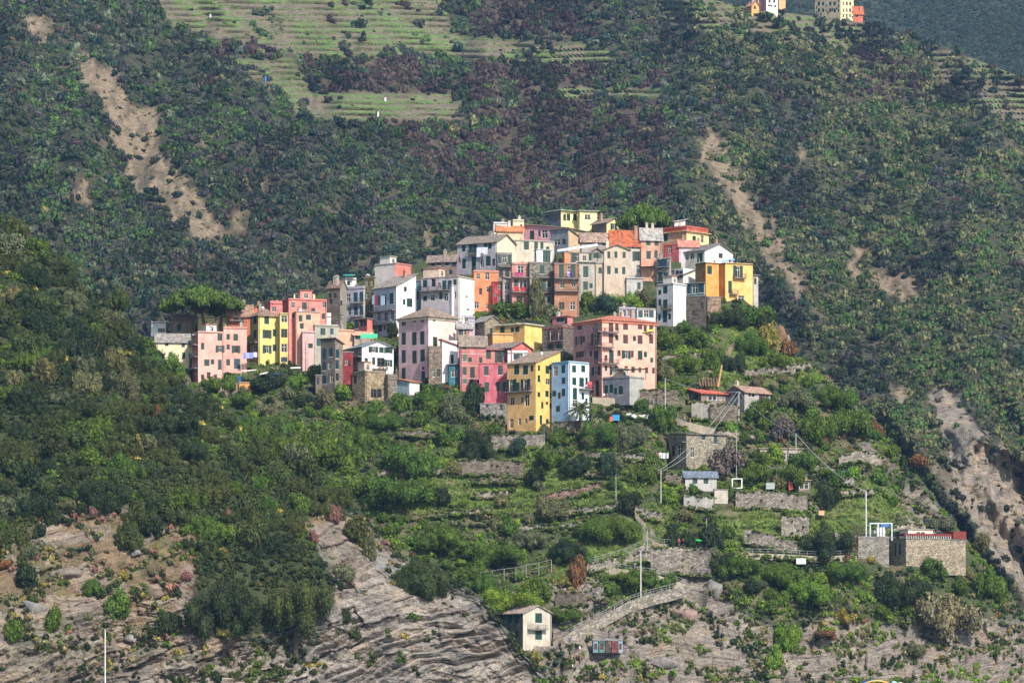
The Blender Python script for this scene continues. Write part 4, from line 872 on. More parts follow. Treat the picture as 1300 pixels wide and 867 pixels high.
khut = house('K', 427, 433, 626, 700, 778, 6, '8a8a8a', 'bcb8b0', 'shedB', 'small hut with a blue grey roof and two green windows on the terraces', rh=1.0, rc='6c7684', auto=False, wins='493,722,26,36,g; 560,722,26,36,g', chim=0, ext=.3, oh=.4, dep=5)
house('K', 605, 612, 694, 778, 862, 6, 'a89c8c', 'c8bca8', 'flat', 'pale concrete buttress below the blue grey roofed hut', chim=0, para=0, ext=2, dep=4)
house('K', 884, 890, 1150, 528, 600, 6, '8c7c70', 'b8a898', 'flatover', 'long low garden shed with an orange lintel and white posts', wins='1020,575,60,40,n; 960,570,30,30,w; 1085,575,40,36,n', chim=0, ext=1, dep=5, oh=.3, rc='a8947c')
house('K', 1118, 1124, 1200, 722, 780, 6, '6a5c50', '8c7a6a', 'flatover', 'tiny open shelter with a clay roof above the stone wall', wins='1160,752,60,40,n', chim=1, ext=.5, dep=3, oh=.3, rc='a08a60', name='garden_shelter', cat='shelter')
hut = house('M', 170, 268, 420, 490, 668, 36, '5c5852', 'd0c4ae', 'gable2', 'lone stone house with green shutters on the rocks at the bottom', rh=1.6, rc='a89488', auto=False, wins='351,520,32,48,g; 351,610,32,48,g; 200,525,18,40,g; 235,525,18,40,g; 195,605,18,36,g; 235,605,18,36,g', balc='290,388,580,1.0', chim=0, ext=2, oh=.45)
ror = house('L', 690, 790, 1142, 482, 640, 24, '9c9488', 'b8a68c', 'flat', 'stone terrace building with columns and a rust red roof screen', auto=False, wins='742,545,30,66,T', chim=0, para=.0, ext=2, wallmat=stone('bcac94', 1.9))
rc_ = MB()
_, k0, z0 = ror.onface(rx('L', 800), ry('L', 470)); H_ = ror.H
for i in range(26):
    k = ror.W * (i + .5) / 26; rc_.box((k - .07, .1, H_ + .2), (k + .07, .24, H_ + .75))
rc_.build('baluster', plaster('e8e0d0', .3), ror.root)
rb = MB(); rb.box((-.2, .3, H_ + .75), (ror.W * .78, 3.5, H_ + 1.25)); rb.box((ror.W * .78, -.25, H_ + .21), (ror.W * 1.0, 3.5, H_ + 1.9))
rb.build('roof_screen', plain('rust_red_paint', '7c3028', .8, var=.3), ror.root)
house('L', 500, 508, 690, 480, 600, 8, '8c887e', 'aca698', 'flat', 'grey walled garden terrace beside the columned terrace building', chim=0, para=.3, ext=2, wallmat=stone('aaa296', 1.9), dep=4)
for k_, (x0, x1, c, lab) in enumerate(((640, 668, '7c98a4', 'x'), (670, 704, '4c7c6c', 'green shed'), (706, 736, '5a4a40', 'brown shed'), (738, 772, '8c4440', 'red shed'), (774, 798, '98aab8', 'x'))):
    house('M', x0, x0 + 2, x1, 640 + (k_ % 2) * 4, 692, 6, c, c, 'shedB', ['leftmost pale blue fishing shed on the rocks', 'green fishing shed on the rocks', 'brown fishing shed between the green and red ones', 'red fishing shed on the rocks', 'rightmost pale blue fishing shed on the rocks'][k_],
          chim=0, ext=.5, dep=2.2, rh=.3, rc='8a8480', oh=.15, name='shed', cat='shed', group='fishing sheds on the rocks', wins='%f,672,%f,30,e' % ((x0 + x1) / 2, (x1 - x0) * .5))
# houses on the far mountain
for a in ((795, 985, 1085, -70, 136, 40, 'e0c8a0', 'f6e8a8', 'hip', 'cream palazzo on the far mountain crest',
           ';'.join('%d,%d,14,26,g' % (x, y) for x in (825, 857, 910, 943) for y in (-25, 30, 80)) + ';' + ';'.join('%d,%d,12,26,n' % (x, y) for x in (1010, 1035, 1060) for y in (-25, 30, 80, 120)), 'b07050'),
          (1083, 1088, 1155, 97, 138, 10, 'b04838', 'd86a4c', 'shedB', 'low red annex right of the cream palazzo on the crest', '1110,120,20,20,n', 'c06040'),
          (283, 320, 376, 38, 100, 35, 'a07848', 'f0ac50', 'gable2', 'orange house on the far mountain crest', '345,60,14,22,n', 'b08070'),
          (395, 430, 516, -25, 62, 25, 'b08890', 'fbeef0', 'gable2', 'white house on the far mountain crest left of the palazzo', '455,10,14,24,g;490,10,14,24,g;460,45,40,14,n', 'c07060'),
          (325, 332, 400, -30, 40, 10, 'c08a88', 'f0b8b0', 'gable1', 'pink house on the far mountain crest behind the orange one', '360,10,14,24,g', 'a07060'),
          (518, 524, 575, -40, 12, 10, 'c09060', 'f0b878', 'gable1', 'peach house at the top edge between the white house and palazzo', '545,0,10,14,n', 'b07050')):
    uu, vv = rx('Z', a[1]), ry('Z', a[4])
    house('Z', *a[:9], a[9], wins=a[10], rc=a[11], Y=float(C.at(uu, vv)) - 2, notch=False, ext=6, rh=2.2, chim=1, oh=.6, age=.3)
cloths(wash, 'B', [(482, 330, 20, 60, 'c8d4e8', 'pale blue towel on the balcony of the white washing house'), (500, 335, 20, 70, 'a8484c', 'red cloth on the balcony of the white washing house'), (520, 340, 16, 60, '3a4a6a', 'dark blue cloth on the balcony of the white washing house'),
                   (545, 335, 26, 66, 'd8ecf8', 'large light blue sheet on the balcony of the white washing house')], 'washing on the white house', '')
cloths(greyC, 'C', [(292, 410, 26, 70, 'f0f0f8', 'left white sheet on the grey lavender house'), (318, 395, 24, 42, 'e8e8f4', 'middle white sheet on the grey lavender house'), (345, 400, 26, 52, 'f0f0f8', 'right white sheet on the grey lavender house')], 'sheets on the grey lavender house', '')
cloths(pinkA, 'A', [(700, 607, 20, 42, '8890d8', 'violet sheet hanging left below the yellow house'), (722, 605, 20, 40, 'a8b0e8', 'pale violet sheet below the yellow house'), (745, 605, 20, 40, '9098dc', 'mid violet sheet below the yellow house'), (772, 600, 26, 34, 'c8ccf0', 'whitish sheet nearest the yellow house corner')], 'violet sheets beside the yellow house', '')
cloths(blue, 'G', [(945, 535, 30, 42, 'e85a60', 'red cloth hung over the balcony of the pale blue house')], None, '')
hs_ = [h for h in HOUSES]
corl = [h[0] for h in HOUSES if h[0].root['label'].startswith('faded coral')][0]
cloths(corl, 'C', [(550, 570, 26, 28, 'e83a8c', 'left pink cloth on the upper coral balcony'), (585, 572, 26, 28, 'e8509c', 'right pink cloth on the upper coral balcony'), (548, 680, 34, 36, 'e83038', 'bright red cloth on the lower coral balcony'), (600, 678, 50, 20, 'c83040', 'dark red cloth on the lower coral balcony')], 'cloths on the coral balconies', '')
cloths(brb, 'C', [(930, 570, 18, 36, 'c8b8e8', 'lilac cloth on the brown orange balcony'), (948, 572, 18, 38, '5a3a8c', 'dark violet cloth on the brown orange balcony')], 'cloths on the brown orange balcony', '')
build_B()
# ---------------------------------------------------------------- vegetation
def ico(sub=1):
    import bmesh
    bm = bmesh.new(); bmesh.ops.create_icosphere(bm, subdivisions=sub, radius=1); bm.verts.ensure_lookup_table()
    v = np.array([x.co[:] for x in bm.verts]); f = np.array([[q.index for q in p.verts] for p in bm.faces]); bm.free(); return v, f
ICO1 = ico(1); ICO2 = ico(2)
def crown_np(seed, nleaf, leaf, lobes=8, flat=1.0, spread=.62, core=.78, lr=(.3, .5), fill=0.25):
    """crown of unit radius sitting on z=0: leaf faces over uneven lobes, with inner branches' mass"""
    g = np.random.default_rng(seed)
    Lc = []; Lr = []
    for i in range(lobes):
        a = 2 * pi * (i + g.random()) / lobes * 1.618; r = spread * math.sqrt(g.random()) if i else .1
        z = .28 + .55 * g.random() * (1 - .5 * r)
        Lc.append((r * cos(a), r * sin(a), z * flat)); Lr.append(g.uniform(*lr))
    Lc = np.array(Lc); Lr = np.array(Lr)
    p = g.choice(lobes, nleaf * 3, p=Lr ** 2 / (Lr ** 2).sum())
    d = g.normal(size=(nleaf * 3, 3)); d /= np.linalg.norm(d, axis=1)[:, None]
    rad = Lr[p] * (1 + .16 * g.normal(size=len(p)) - fill * g.random(len(p)) ** 3)
    S = np.array([1, 1, flat * .9])
    X = Lc[p] + d * rad[:, None] * S
    # drop leaves hidden deep in another lobe or hanging low
    dd = np.linalg.norm((X[:, None] - Lc[None]) / S, axis=2) / Lr[None]
    keep = (dd.min(1) > .72) & (X[:, 2] > .02)
    X = X[keep][:nleaf]; d = d[keep][:nleaf]; n = len(X)
    nr = d + .55 * g.normal(size=(n, 3)) + np.array([0, 0, .25]); nr /= np.linalg.norm(nr, axis=1)[:, None]
    t = np.cross(nr, g.normal(size=(n, 3))); t /= np.linalg.norm(t, axis=1)[:, None]; b = np.cross(nr, t)
    s = leaf * g.uniform(.6, 1.4, n)[:, None]
    Q = np.stack([X - t * s, X - b * s * .55, X + t * s, X + b * s * .55], 1)
    V = Q.reshape(-1, 3); Fq = np.arange(n * 4).reshape(n, 4)
    if core:
        iv, if_ = ICO1
        cv = []; cf = []; off = len(V)
        for c, r in zip(Lc, Lr):
            jit = 1 + .15 * g.normal(size=(len(iv), 1)); cv.append(c + iv * r * core * jit * S); cf.append(if_ + off); off += len(iv)
        cf = np.concatenate(cf); cf = np.concatenate([cf, cf[:, 2:3]], 1)
        V = np.concatenate([V] + cv); return V, Fq, cf
    return V, Fq, None
def crown_mesh(name, *a, **k):
    V, Fq, cf = crown_np(*a, **k)
    me = bpy.data.meshes.new(name)
    faces = Fq.tolist() + ([] if cf is None else [f[:3] for f in cf.tolist()])
    me.from_pydata(V.tolist(), [], faces); me.materials.append(LEAF); me.update(); return me
OAK = [crown_mesh('tree_crown', 100 + i, 4200, .042, 20, flat=.95, spread=.74, lr=(.16, .32)) for i in range(6)]
BIGOAK = [crown_mesh('large_tree_crown', 150 + i, 11000, .024, 34, flat=.95, spread=.80, lr=(.12, .26)) for i in range(3)]
BUSH = [crown_mesh('shrub_leaves', 200 + i, 1100, .085, 8, flat=.85) for i in range(5)]
LOOSE = [crown_mesh('loose_crown', 300 + i, 1500, .07, 10, flat=1.2, spread=.6, lr=(.16, .3), core=.5, fill=.6) for i in range(4)]
def trunk_mesh(seed, h=1.0, r=.07, spread=.6, top=.62):
    g = random.Random(seed); b = MB()
    pts = [(0, 0, -.25), (g.uniform(-.03, .03), g.uniform(-.03, .03), .2 * h), (g.uniform(-.07, .07), g.uniform(-.07, .07), .42 * h)]
    b.tube(pts[0], pts[1], r * 1.2, r, 8); b.tube(pts[1], pts[2], r, r * .8, 8)
    for i in range(5):
        a = 2 * pi * i / 5 + g.random(); q = (pts[2][0] + spread * .45 * cos(a), pts[2][1] + spread * .45 * sin(a), top * h * g.uniform(.8, 1))
        b.tube(pts[2], q, r * .6, r * .35, 6); e = (q[0] + spread * .3 * cos(a + .4), q[1] + spread * .3 * sin(a + .4), q[2] + .2 * h); b.tube(q, e, r * .35, r * .12, 5)
    o = b.build('trunk', M_TRUNK); me = o.data; bpy.data.objects.remove(o); return me
TRK = [trunk_mesh(i) for i in range(3)]
NT = [0]
def plant(name, u, vb, wpx, hpx, Y, mesh, colr, label, cat, group=None, trunk=True, lift=0, squash=1.0):
    X, Y_, Z = P(u, vb, Y); R = wpx / 2 / F * Y; Hh = hpx / F * Y; Z -= .10 * Hh; Hh *= 1.1
    o = bpy.data.objects.new(name, mesh) if not trunk else None
    rz = rnd.uniform(0, 2 * pi)
    if trunk:
        root = empty(name, (X, Y_, Z), rz, label, cat, group)
        root.scale = (1, 1, 1)
        c = link(bpy.data.objects.new('crown', mesh), root); c.scale = (R, R, Hh / 1.12); c.location = (0, 0, lift * Hh - .14 * Hh); c.color = (*colr, 1)
        t = link(bpy.data.objects.new('trunk', rnd.choice(TRK)), root); t.scale = (R * .9, R * .9, Hh * (.9 + lift)); t.location = (0, 0, -.1 * Hh)
        return root
    link(o); o.location = (X, Y_, Z); o.rotation_euler = (0, 0, rz); o.scale = (R, R, Hh / 1.05); o.color = (*colr, 1)
    tag(o, label, cat, group); return o
PAL = {'oak': (.066, .086, .026), 'dark': (.036, .056, .022), 'green': (.092, .150, .026), 'bright': (.15, .24, .032), 'olive': (.150, .158, .078), 'grey': (.15, .15, .095), 'bluegreen': (.045, .075, .045),
       'pink': (.28, .14, .12), 'yellow': (.30, .25, .06), 'rust': (.22, .11, .05), 'dry': (.22, .19, .11), 'pine': (.095, .155, .035), 'heath': (.10, .055, .042), 'purple': (.17, .14, .13)}
def jit(c, a=.2):
    k = 1 + rnd.uniform(-a, a); h = rnd.uniform(-.12, .12)
    return (c[0] * k * (1 + h), c[1] * k, c[2] * k * (1 - h))

# --- the wood on the near spur: best-candidate spread of single trees
def scatter(poly, spacing, seed, reject=None, n=4000, size=None):
    g = np.random.default_rng(seed); xs, ys = zip(*poly); out = []
    cell = {}
    for _ in range(n * 6):
        u = g.uniform(min(xs), max(xs)); v = g.uniform(min(ys), max(ys))
        s = spacing(u, v) if callable(spacing) else spacing
        if not inpoly(poly, np.array([u]), np.array([v]))[0]: continue
        if reject is not None and reject(u, v): continue
        ok = True; ci, cj = int(u // 40), int(v // 40)
        for a in (-1, 0, 1):
            for b in (-1, 0, 1):
                for (x, y, s2) in cell.get((ci + a, cj + b), ()):
                    if (x - u) ** 2 + (y - v) ** 2 < (min(s, s2)) ** 2: ok = False; break
                if not ok: break
            if not ok: break
        if ok: cell.setdefault((ci, cj), []).append((u, v, s)); out.append((u, v))
        if len(out) >= n: break
    return out
def mk(polys):
    return lambda u, v: any(inpoly(p, np.array([u]), np.array([v]))[0] for p in polys)
WOOD = [(-40, 262), (0, 275), (60, 312), (100, 355), (150, 397), (200, 445), (240, 492), (300, 522), (350, 548), (400, 588), (440, 635), (455, 655), (400, 660), (370, 690), (300, 700), (255, 700), (170, 660), (120, 640), (60, 660), (40, 700), (-40, 715)]
pts = scatter(WOOD, lambda u, v: 15 + 12 * abs(float(vnoise(u / 50, v / 50, 2.2))), 5, n=262)
pts.sort(key=lambda p: -A.at(*p))
for (u, v) in pts:
    cr = float(A.crest(u)); w = rnd.uniform(34, 60) * (1 - .3 * rnd.random()); h = w * rnd.uniform(.75, .95)
    q = float(fbm(u / 45, v / 45, 31.7, 2)); tone = 'green' if q > .36 else ('dark' if q < -.12 else 'oak')
    if rnd.random() < .10: tone = 'olive'
    vb_ = max(v + h * .35, cr + 5); h *= rnd.uniform(.85, 1.15)
    lab = {'green': 'light green round crowned tree in the dense wood on the left slope', 'dark': 'very dark evergreen tree in the dense wood on the left slope', 'oak': 'dull dark green oak in the dense wood on the left slope', 'olive': 'pale olive green tree in the dense wood on the left slope'}[tone]
    plant('oak_tree', u, vb_, w, h, float(A.at(u, min(vb_, 895))) + .8, OAK[rnd.randrange(6)] if rnd.random() < .75 else LOOSE[rnd.randrange(4)], jit(PAL[tone]), lab, 'tree', 'trees of the wood on the left slope')
# --- single plants that can be told apart
def T(sheet, u, vb, w, h, tone, label, kind='tree', mesh=None, lift=0, **k):
    Yp = float(sheet.at(u, vb)) - (.2 if w < 60 else -1.0)
    ms = mesh or ((BIGOAK if w > 60 else OAK) if kind == 'tree' else BUSH)
    return plant({'tree': 'tree', 'shrub': 'shrub'}.get(kind, kind), u, vb, w, h, Yp, ms[rnd.randrange(len(ms))], jit(PAL[tone], .08), label, k.pop('cat', kind), k.pop('group', None), trunk=(kind == 'tree'), lift=lift, **k)
T(A, 284, 800, 108, 98, 'dark', 'broad dark evergreen oak alone on the dry slope, left of its twin'); T(A, 376, 792, 96, 96, 'oak', 'broad dark evergreen oak beside the striped rock, right of its twin')
T(A, 532, 752, 82, 66, 'oak', 'single dark oak standing on top of the striped rock face')
T(A, 165, 693, 50, 50, 'oak', 'dark round oak at the upper edge of the dry slope'); T(A, 120, 752, 34, 30, 'green', 'green tree above the pale block on the dry slope'); T(A, 152, 782, 44, 40, 'green', 'bushy green tree in the middle of the dry slope', kind='shrub')
T(A, 215, 806, 38, 36, 'dark', 'dark bush below the broad evergreen oak', kind='shrub'); T(A, 35, 748, 38, 40, 'dark', 'dark bush at the left edge above the big boulder', kind='shrub')
T(A, 68, 800, 30, 36, 'green', 'green bush right of the big boulder', kind='shrub'); T(A, 18, 812, 36, 30, 'green', 'green bush below the big boulder at the left edge', kind='shrub')
T(A, 420, 662, 32, 26, 'pink', 'largest pink flowering bush on the rocky edge of the spur', kind='shrub'); T(A, 399, 686, 18, 16, 'pink', 'small pink bush below the largest pink one', kind='shrub')
T(A, 318, 675, 15, 14, 'pink', 'small pink bush in the middle of the wood edge', kind='shrub'); T(A, 290, 660, 12, 16, 'pink', 'narrow pink bush left in the wood edge', kind='shrub')
T(A, 236, 736, 18, 14, 'pink', 'pinkish bush left of the broad twin oaks', kind='shrub'); T(A, 119, 652, 12, 12, 'pink', 'red tinged bush at the top of the dry slope', kind='shrub')
T(A, 6, 722, 20, 14, 'rust', 'rust coloured bush at the left picture edge', kind='shrub'); T(A, 200, 535, 20, 34, 'rust', 'rust brown dead tree in the middle of the left wood'); T(A, 470, 708, 22, 36, 'olive', 'grey green bush on the left part of the striped rock', kind='shrub')
T(A, 436, 735, 30, 24, 'olive', 'olive bush at the foot of the pink bushes', kind='shrub'); T(A, 455, 690, 40, 40, 'oak', 'dark bush at the right end of the spur crest', kind='shrub')
T(A, 437, 790, 20, 22, 'dark', 'dark bush beside the striped rock above the agaves', kind='shrub'); T(A, 155, 735, 20, 14, 'yellow', 'yellowish bush on the dry slope', kind='shrub'); T(A, 285, 806, 22, 12, 'yellow', 'yellow bush under the twin oaks', kind='shrub')
T(A, 385, 650, 34, 30, 'green', 'light green bush above the largest pink bush', kind='shrub'); T(A, 150, 390, 40, 44, 'oak', 'bare topped oak standing on the spur skyline')
# village hill trees
BT = [(395, 600, 120, 100, 'green', 'largest leafy tree, below the dark brown houses'), (350, 560, 70, 60, 'green', 'leafy tree left of the largest one below the houses'), (455, 580, 60, 60, 'green', 'leafy tree right of the largest one below the houses'),
      (300, 560, 50, 44, 'green', 'light tree at the wood edge under the pink house'), (345, 490, 46, 32, 'bluegreen', 'fig tree in front of the bright yellow house'), (285, 500, 48, 30, 'green', 'vine covered bush in front of the pink house'), (375, 497, 40, 26, 'bright', 'light green bush right of the fig tree by the yellow house'), (310, 520, 40, 28, 'green', 'bush below the orange garden wall'), (410, 520, 34, 28, 'olive', 'olive tree under the tall dark brown house'),
      (488, 545, 60, 36, 'green', 'green tree under the rubble turret'), (512, 520, 30, 26, 'green', 'bush below the small pale blue shed'), (545, 512, 46, 36, 'green', 'green tree below the hipped roof pink house'), (575, 528, 44, 44, 'olive', 'pale green tree left of the crimson house'), (602, 520, 32, 40, 'dark', 'dark green tree against the crimson house'),
      (605, 585, 66, 62, 'dark', 'big dark green tree left of the golden house foot'), (560, 480, 20, 22, 'dark', 'small dark tree by the white rendered house'), (520, 600, 90, 60, 'green', 'broad green tree in the middle of the gully'), (505, 640, 110, 60, 'green', 'broad spreading tree above the striped rock gully'), (560, 640, 30, 26, 'dark', 'round dark tree on the lower grass terrace'), (468, 625, 44, 44, 'green', 'green tree at the end of the spur'),
      (765, 394, 46, 34, 'bluegreen', 'blue green tree above the pink palazzo roof'), (792, 394, 50, 36, 'bright', 'light green tree above the pink palazzo roof'), (745, 390, 24, 24, 'green', 'small tree left of the blue green tree above the palazzo'), (815, 390, 24, 24, 'olive', 'olive tree beside the tall white house with green shutters'),
      (845, 440, 50, 38, 'green', 'rounded tree right of the pink palazzo'), (885, 440, 44, 34, 'green', 'rounded tree below the dark stone bastion'), (868, 470, 48, 36, 'green', 'green tree below the stone bastion trees'), (840, 478, 40, 34, 'olive', 'olive coloured tree beside the cafe building'), (925, 415, 60, 42, 'dark', 'dark green tree right under the mustard house'), (958, 412, 56, 44, 'green', 'green tree under the golden yellow house'), (975, 408, 36, 30, 'dark', 'dark tree at the right end below the golden house'),
      (950, 450, 60, 44, 'green', 'dense tree on the slope left of the orange cliff'), (935, 470, 40, 34, 'dark', 'dark tree above the small grey house'), (905, 462, 36, 34, 'green', 'leafy tree left of the wooden stairs'), (985, 470, 50, 30, 'green', 'green bush below the orange cliff'), (1000, 452, 30, 24, 'rust', 'rust orange bush on the cliff edge'), (975, 440, 32, 36, 'yellow', 'yellow brown bush leaning on the orange cliff'),
      (760, 565, 60, 50, 'green', 'yellowish green tree right of the palm'), (800, 565, 44, 40, 'olive', 'grey olive tree in the gardens right of the palm'), (838, 545, 44, 40, 'green', 'bushy tree beside the white garden wall panel'), (772, 600, 40, 40, 'bluegreen', 'blue green tree in the lower gardens'), (815, 610, 44, 44, 'green', 'green tree left of the stone cottage'), (785, 600, 26, 26, 'olive', 'pale bush between the garden trees'), (730, 600, 46, 36, 'dark', 'dark tree in the gardens below the palm'), (700, 595, 40, 34, 'green', 'green bush left in the gardens below the blue house'), (690, 560, 30, 24, 'olive', 'olive bush below the golden house wall'),
      (655, 575, 26, 24, 'bluegreen', 'fig bush on the terrace wall below the golden house'), (680, 615, 44, 26, 'dark', 'dark wide bush on the grass terraces'), (700, 660, 50, 36, 'olive', 'grey olive bush on the lowest grass terrace'), (760, 690, 70, 40, 'green', 'dense bush at the foot of the terraces'), (720, 715, 60, 36, 'dark', 'dark thicket bush above the ruined wall'), (790, 690, 60, 44, 'green', 'broad bush left of the big stone wall'), (800, 650, 50, 40, 'dark', 'dark green tree left of the stone steps'), (830, 600, 30, 30, 'green', 'tree on the corner left of the lower hut'),
      (870, 695, 56, 44, 'dark', 'dark tree above the big stone wall'), (905, 700, 34, 44, 'dark', 'dark tree right of the big stone wall'), (920, 632, 26, 24, 'green', 'fig bush in front of the blue grey roofed hut'), (855, 640, 24, 24, 'bright', 'bright green bush left of the blue grey roofed hut'), (958, 612, 50, 30, 'green', 'green thicket above the white frame'), (925, 600, 54, 44, 'purple', 'bare grey purple tree in front of the stone cottage'), (1000, 615, 50, 30, 'green', 'green bushes below the long garden shed'),
      (965, 535, 50, 34, 'green', 'green hedge like bush below the grey two storey house'), (985, 590, 34, 30, 'bright', 'light bush left of the long garden shed'), (1050, 640, 40, 40, 'dark', 'dark green tree left of the tall white pole'), (1047, 706, 80, 62, 'dark', 'big round dark tree left of the columned terrace building'), (1080, 700, 26, 24, 'rust', 'brownish bush at the side of the big round dark tree'), (1020, 600, 40, 34, 'green', 'round bush beside the tall utility pole'),
      (995, 560, 40, 30, 'purple', 'pale dry bush above the long garden shed'), (1040, 560, 56, 46, 'green', 'tall green thicket on the right slope'), (1080, 555, 56, 50, 'green', 'green thicket on the right slope edge'), (1010, 520, 50, 36, 'olive', 'olive thicket right of the small grey house'), (1050, 520, 60, 36, 'green', 'green slope bush under the agave ledge'), (1057, 512, 14, 10, 'pink', 'small pink bush on the right slope'), (1165, 590, 30, 16, 'rust', 'rust orange bush at the right edge of the hill'), (1045, 568, 16, 18, 'pink', 'reddish bush on the right slope above the shed'), (1115, 555, 26, 24, 'rust', 'rust tinged bush on the right skyline of the hill'),
      (1195, 675, 50, 26, 'grey', 'grey bush right above the rust red roof'), (1245, 700, 28, 26, 'olive', 'grey bush at the end of the columned terrace building'), (1150, 765, 80, 60, 'dark', 'dark green tree below the columned terrace building'), (1125, 760, 50, 50, 'dark', 'dark tree left below the columned terrace building'), (1180, 730, 52, 34, 'green', 'rounded green tree at the foot of the terrace building wall'), (1200, 810, 100, 78, 'dry', 'large pale dry reed thicket at the lower right'), (1255, 760, 50, 50, 'green', 'green thicket at the far right skyline'), (1075, 740, 60, 36, 'green', 'green thicket below the flowering shrub'), (990, 745, 70, 36, 'green', 'wide green bush at the left of the lower right thicket'), (1020, 770, 80, 44, 'bright', 'bright green tangle in the lower right thicket'),
      (940, 735, 60, 36, 'green', 'green bush right of the rocky gully'), (1000, 820, 40, 50, 'bright', 'bright green creeper column down the rocks'), (985, 850, 30, 36, 'bright', 'lowest bright green creeper on the rocks'), (1075, 790, 44, 24, 'yellow', 'yellow bush on the rocks below the thicket'), (1050, 812, 40, 16, 'rust', 'orange bush on the rocks'), (1160, 835, 40, 26, 'olive', 'olive tuft under the dry reed thicket'), (1105, 714, 16, 10, 'yellow', 'small yellow bush under the terrace building'), (1075, 712, 10, 10, 'pink', 'small magenta bush beside the terrace building'),
      (680, 842, 22, 20, 'yellow', 'yellow green bush below the lone stone house'), (690, 815, 20, 16, 'olive', 'olive bush right of the lone stone house foot'), (640, 780, 110, 40, 'bright', 'bright green thicket behind the lone stone house'), (610, 760, 60, 40, 'green', 'green thicket left above the lone stone house'), (680, 765, 50, 40, 'green', 'green thicket right above the lone stone house'), (720, 790, 50, 24, 'green', 'green bush right of the lone stone house'), (800, 745, 70, 28, 'green', 'green strip bush between the two ramps'), (850, 745, 34, 20, 'green', 'bush at the top of the lower ramp'), (590, 745, 50, 34, 'green', 'green bush beside the top of the striped rock'),
      (625, 720, 90, 40, 'green', 'wide dark thicket in the lower gully'), (560, 700, 90, 40, 'green', 'wide green thicket left in the lower gully'), (670, 700, 60, 34, 'olive', 'pale green reed thicket in the gully'), (735, 740, 30, 40, 'rust', 'reddish tinged bush beside the ruined walls'), (715, 745, 40, 20, 'yellow', 'yellow green bush on top of the ruined wall')]
for (u, vb, w, h, tone, lab) in BT:
    big_ = w > 34
    T(B, u, vb, w, h, tone, lab, kind='tree' if big_ and tone not in ('dry', 'rust', 'yellow') and 'bush' not in lab and 'thicket' not in lab and 'tangle' not in lab else 'shrub', mesh=BIGOAK if w > 56 and tone not in ('purple', 'dry') else OAK if w > 36 and tone not in ('purple',) else (LOOSE if tone in ('purple', 'olive', 'grey') else None))
for (u, vb, w, h, tone, lab) in [(681, 404, 26, 60, 'olive', 'climbing ivy column on the old grey stone house'), (660, 402, 40, 22, 'green', 'bush at the foot of the faded coral house'), (640, 400, 34, 20, 'green', 'hedge on the small terrace below the orange house'), (700, 402, 30, 20, 'olive', 'grey bush under the old grey stone house'),
        (619, 394, 20, 9, 'bright', 'clipped bright green hedge below the orange house'), (552, 462, 22, 18, 'dark', 'small dark tree on the stone terrace block'), (498, 428, 20, 22, 'dark', 'dark tree between the white washing house and the hipped roof house'), (840, 398, 30, 20, 'green', 'green bush at the foot of the tall white house'),
        (400, 480, 30, 20, 'green', 'bush at the foot of the beige grey house'), (330, 500, 40, 24, 'dark', 'dark bush right of the orange garden box')]:
    T(B, u, vb, w, h, tone, lab, kind='shrub')
# unnamed lesser shrubs of the hill
NOVEG = [[(900, 638), (1045, 620), (1050, 655), (900, 650)], [(940, 668), (1015, 668), (1010, 705), (940, 695)], [(820, 690), (905, 700), (905, 740), (820, 735)], [(600, 575), (672, 575), (672, 612), (600, 612)], [(685, 545), (700, 540), (700, 556), (640, 580), (630, 570)],
         [(730, 525), (790, 490), (860, 500), (930, 535), (925, 550), (850, 530), (790, 512)], [(1085, 670), (1230, 670), (1230, 722), (1085, 722)], [(630, 755), (705, 755), (705, 830), (630, 830)], [(800, 635), (835, 630), (850, 690), (820, 690)], [(700, 812), (800, 760), (870, 735), (872, 750), (800, 780), (705, 830)], [(740, 815), (800, 815), (800, 840), (740, 840)]] + B_ROCKS
HP = [(rx_[1] - 2, rx_[3] + 2, rx_[4] - 3, rx_[5] + 2) for rx_ in HOUSES]
def rej(u, v):
    if any(a < u < b and c < v < d + 3 for a, b, c, d in HP): return True
    return mk(NOVEG)(u, v)
HILL = [(250, 490), (300, 470), (480, 490), (640, 545), (720, 545), (800, 500), (880, 400), (980, 395), (1050, 480), (1100, 545), (1150, 590), (1200, 660), (1290, 770), (1290, 790), (1000, 800), (880, 735), (700, 790), (640, 760), (560, 720), (500, 700), (440, 630), (350, 545)]
pts = scatter(HILL, lambda u, v: 12 if not mk(GRASS)(u, v) else 38, 9, rej, n=190)
for (u, v) in pts:
    w = rnd.uniform(12, 30); h = w * rnd.uniform(.55, .9); q = float(fbm(u / 40, v / 30, 41.7, 2)); tone = 'bright' if q > .35 else 'green' if q > -.1 else 'dark' if q < -.3 else 'olive'
    v = max(v, float(B.crest(u)) + 4)
    lab = {'bright': 'small light green bush among the terraces of the village hill', 'green': 'small mid green bush among the terraces of the village hill', 'dark': 'small dark green bush among the terraces of the village hill', 'olive': 'small olive grey bush among the terraces of the village hill'}[tone]
    plant('shrub', u, v, w, h, float(B.at(u, v)) - .3, BUSH[rnd.randrange(5)], jit(PAL[tone]), lab, 'shrub', 'small bushes on the village hill', trunk=False)
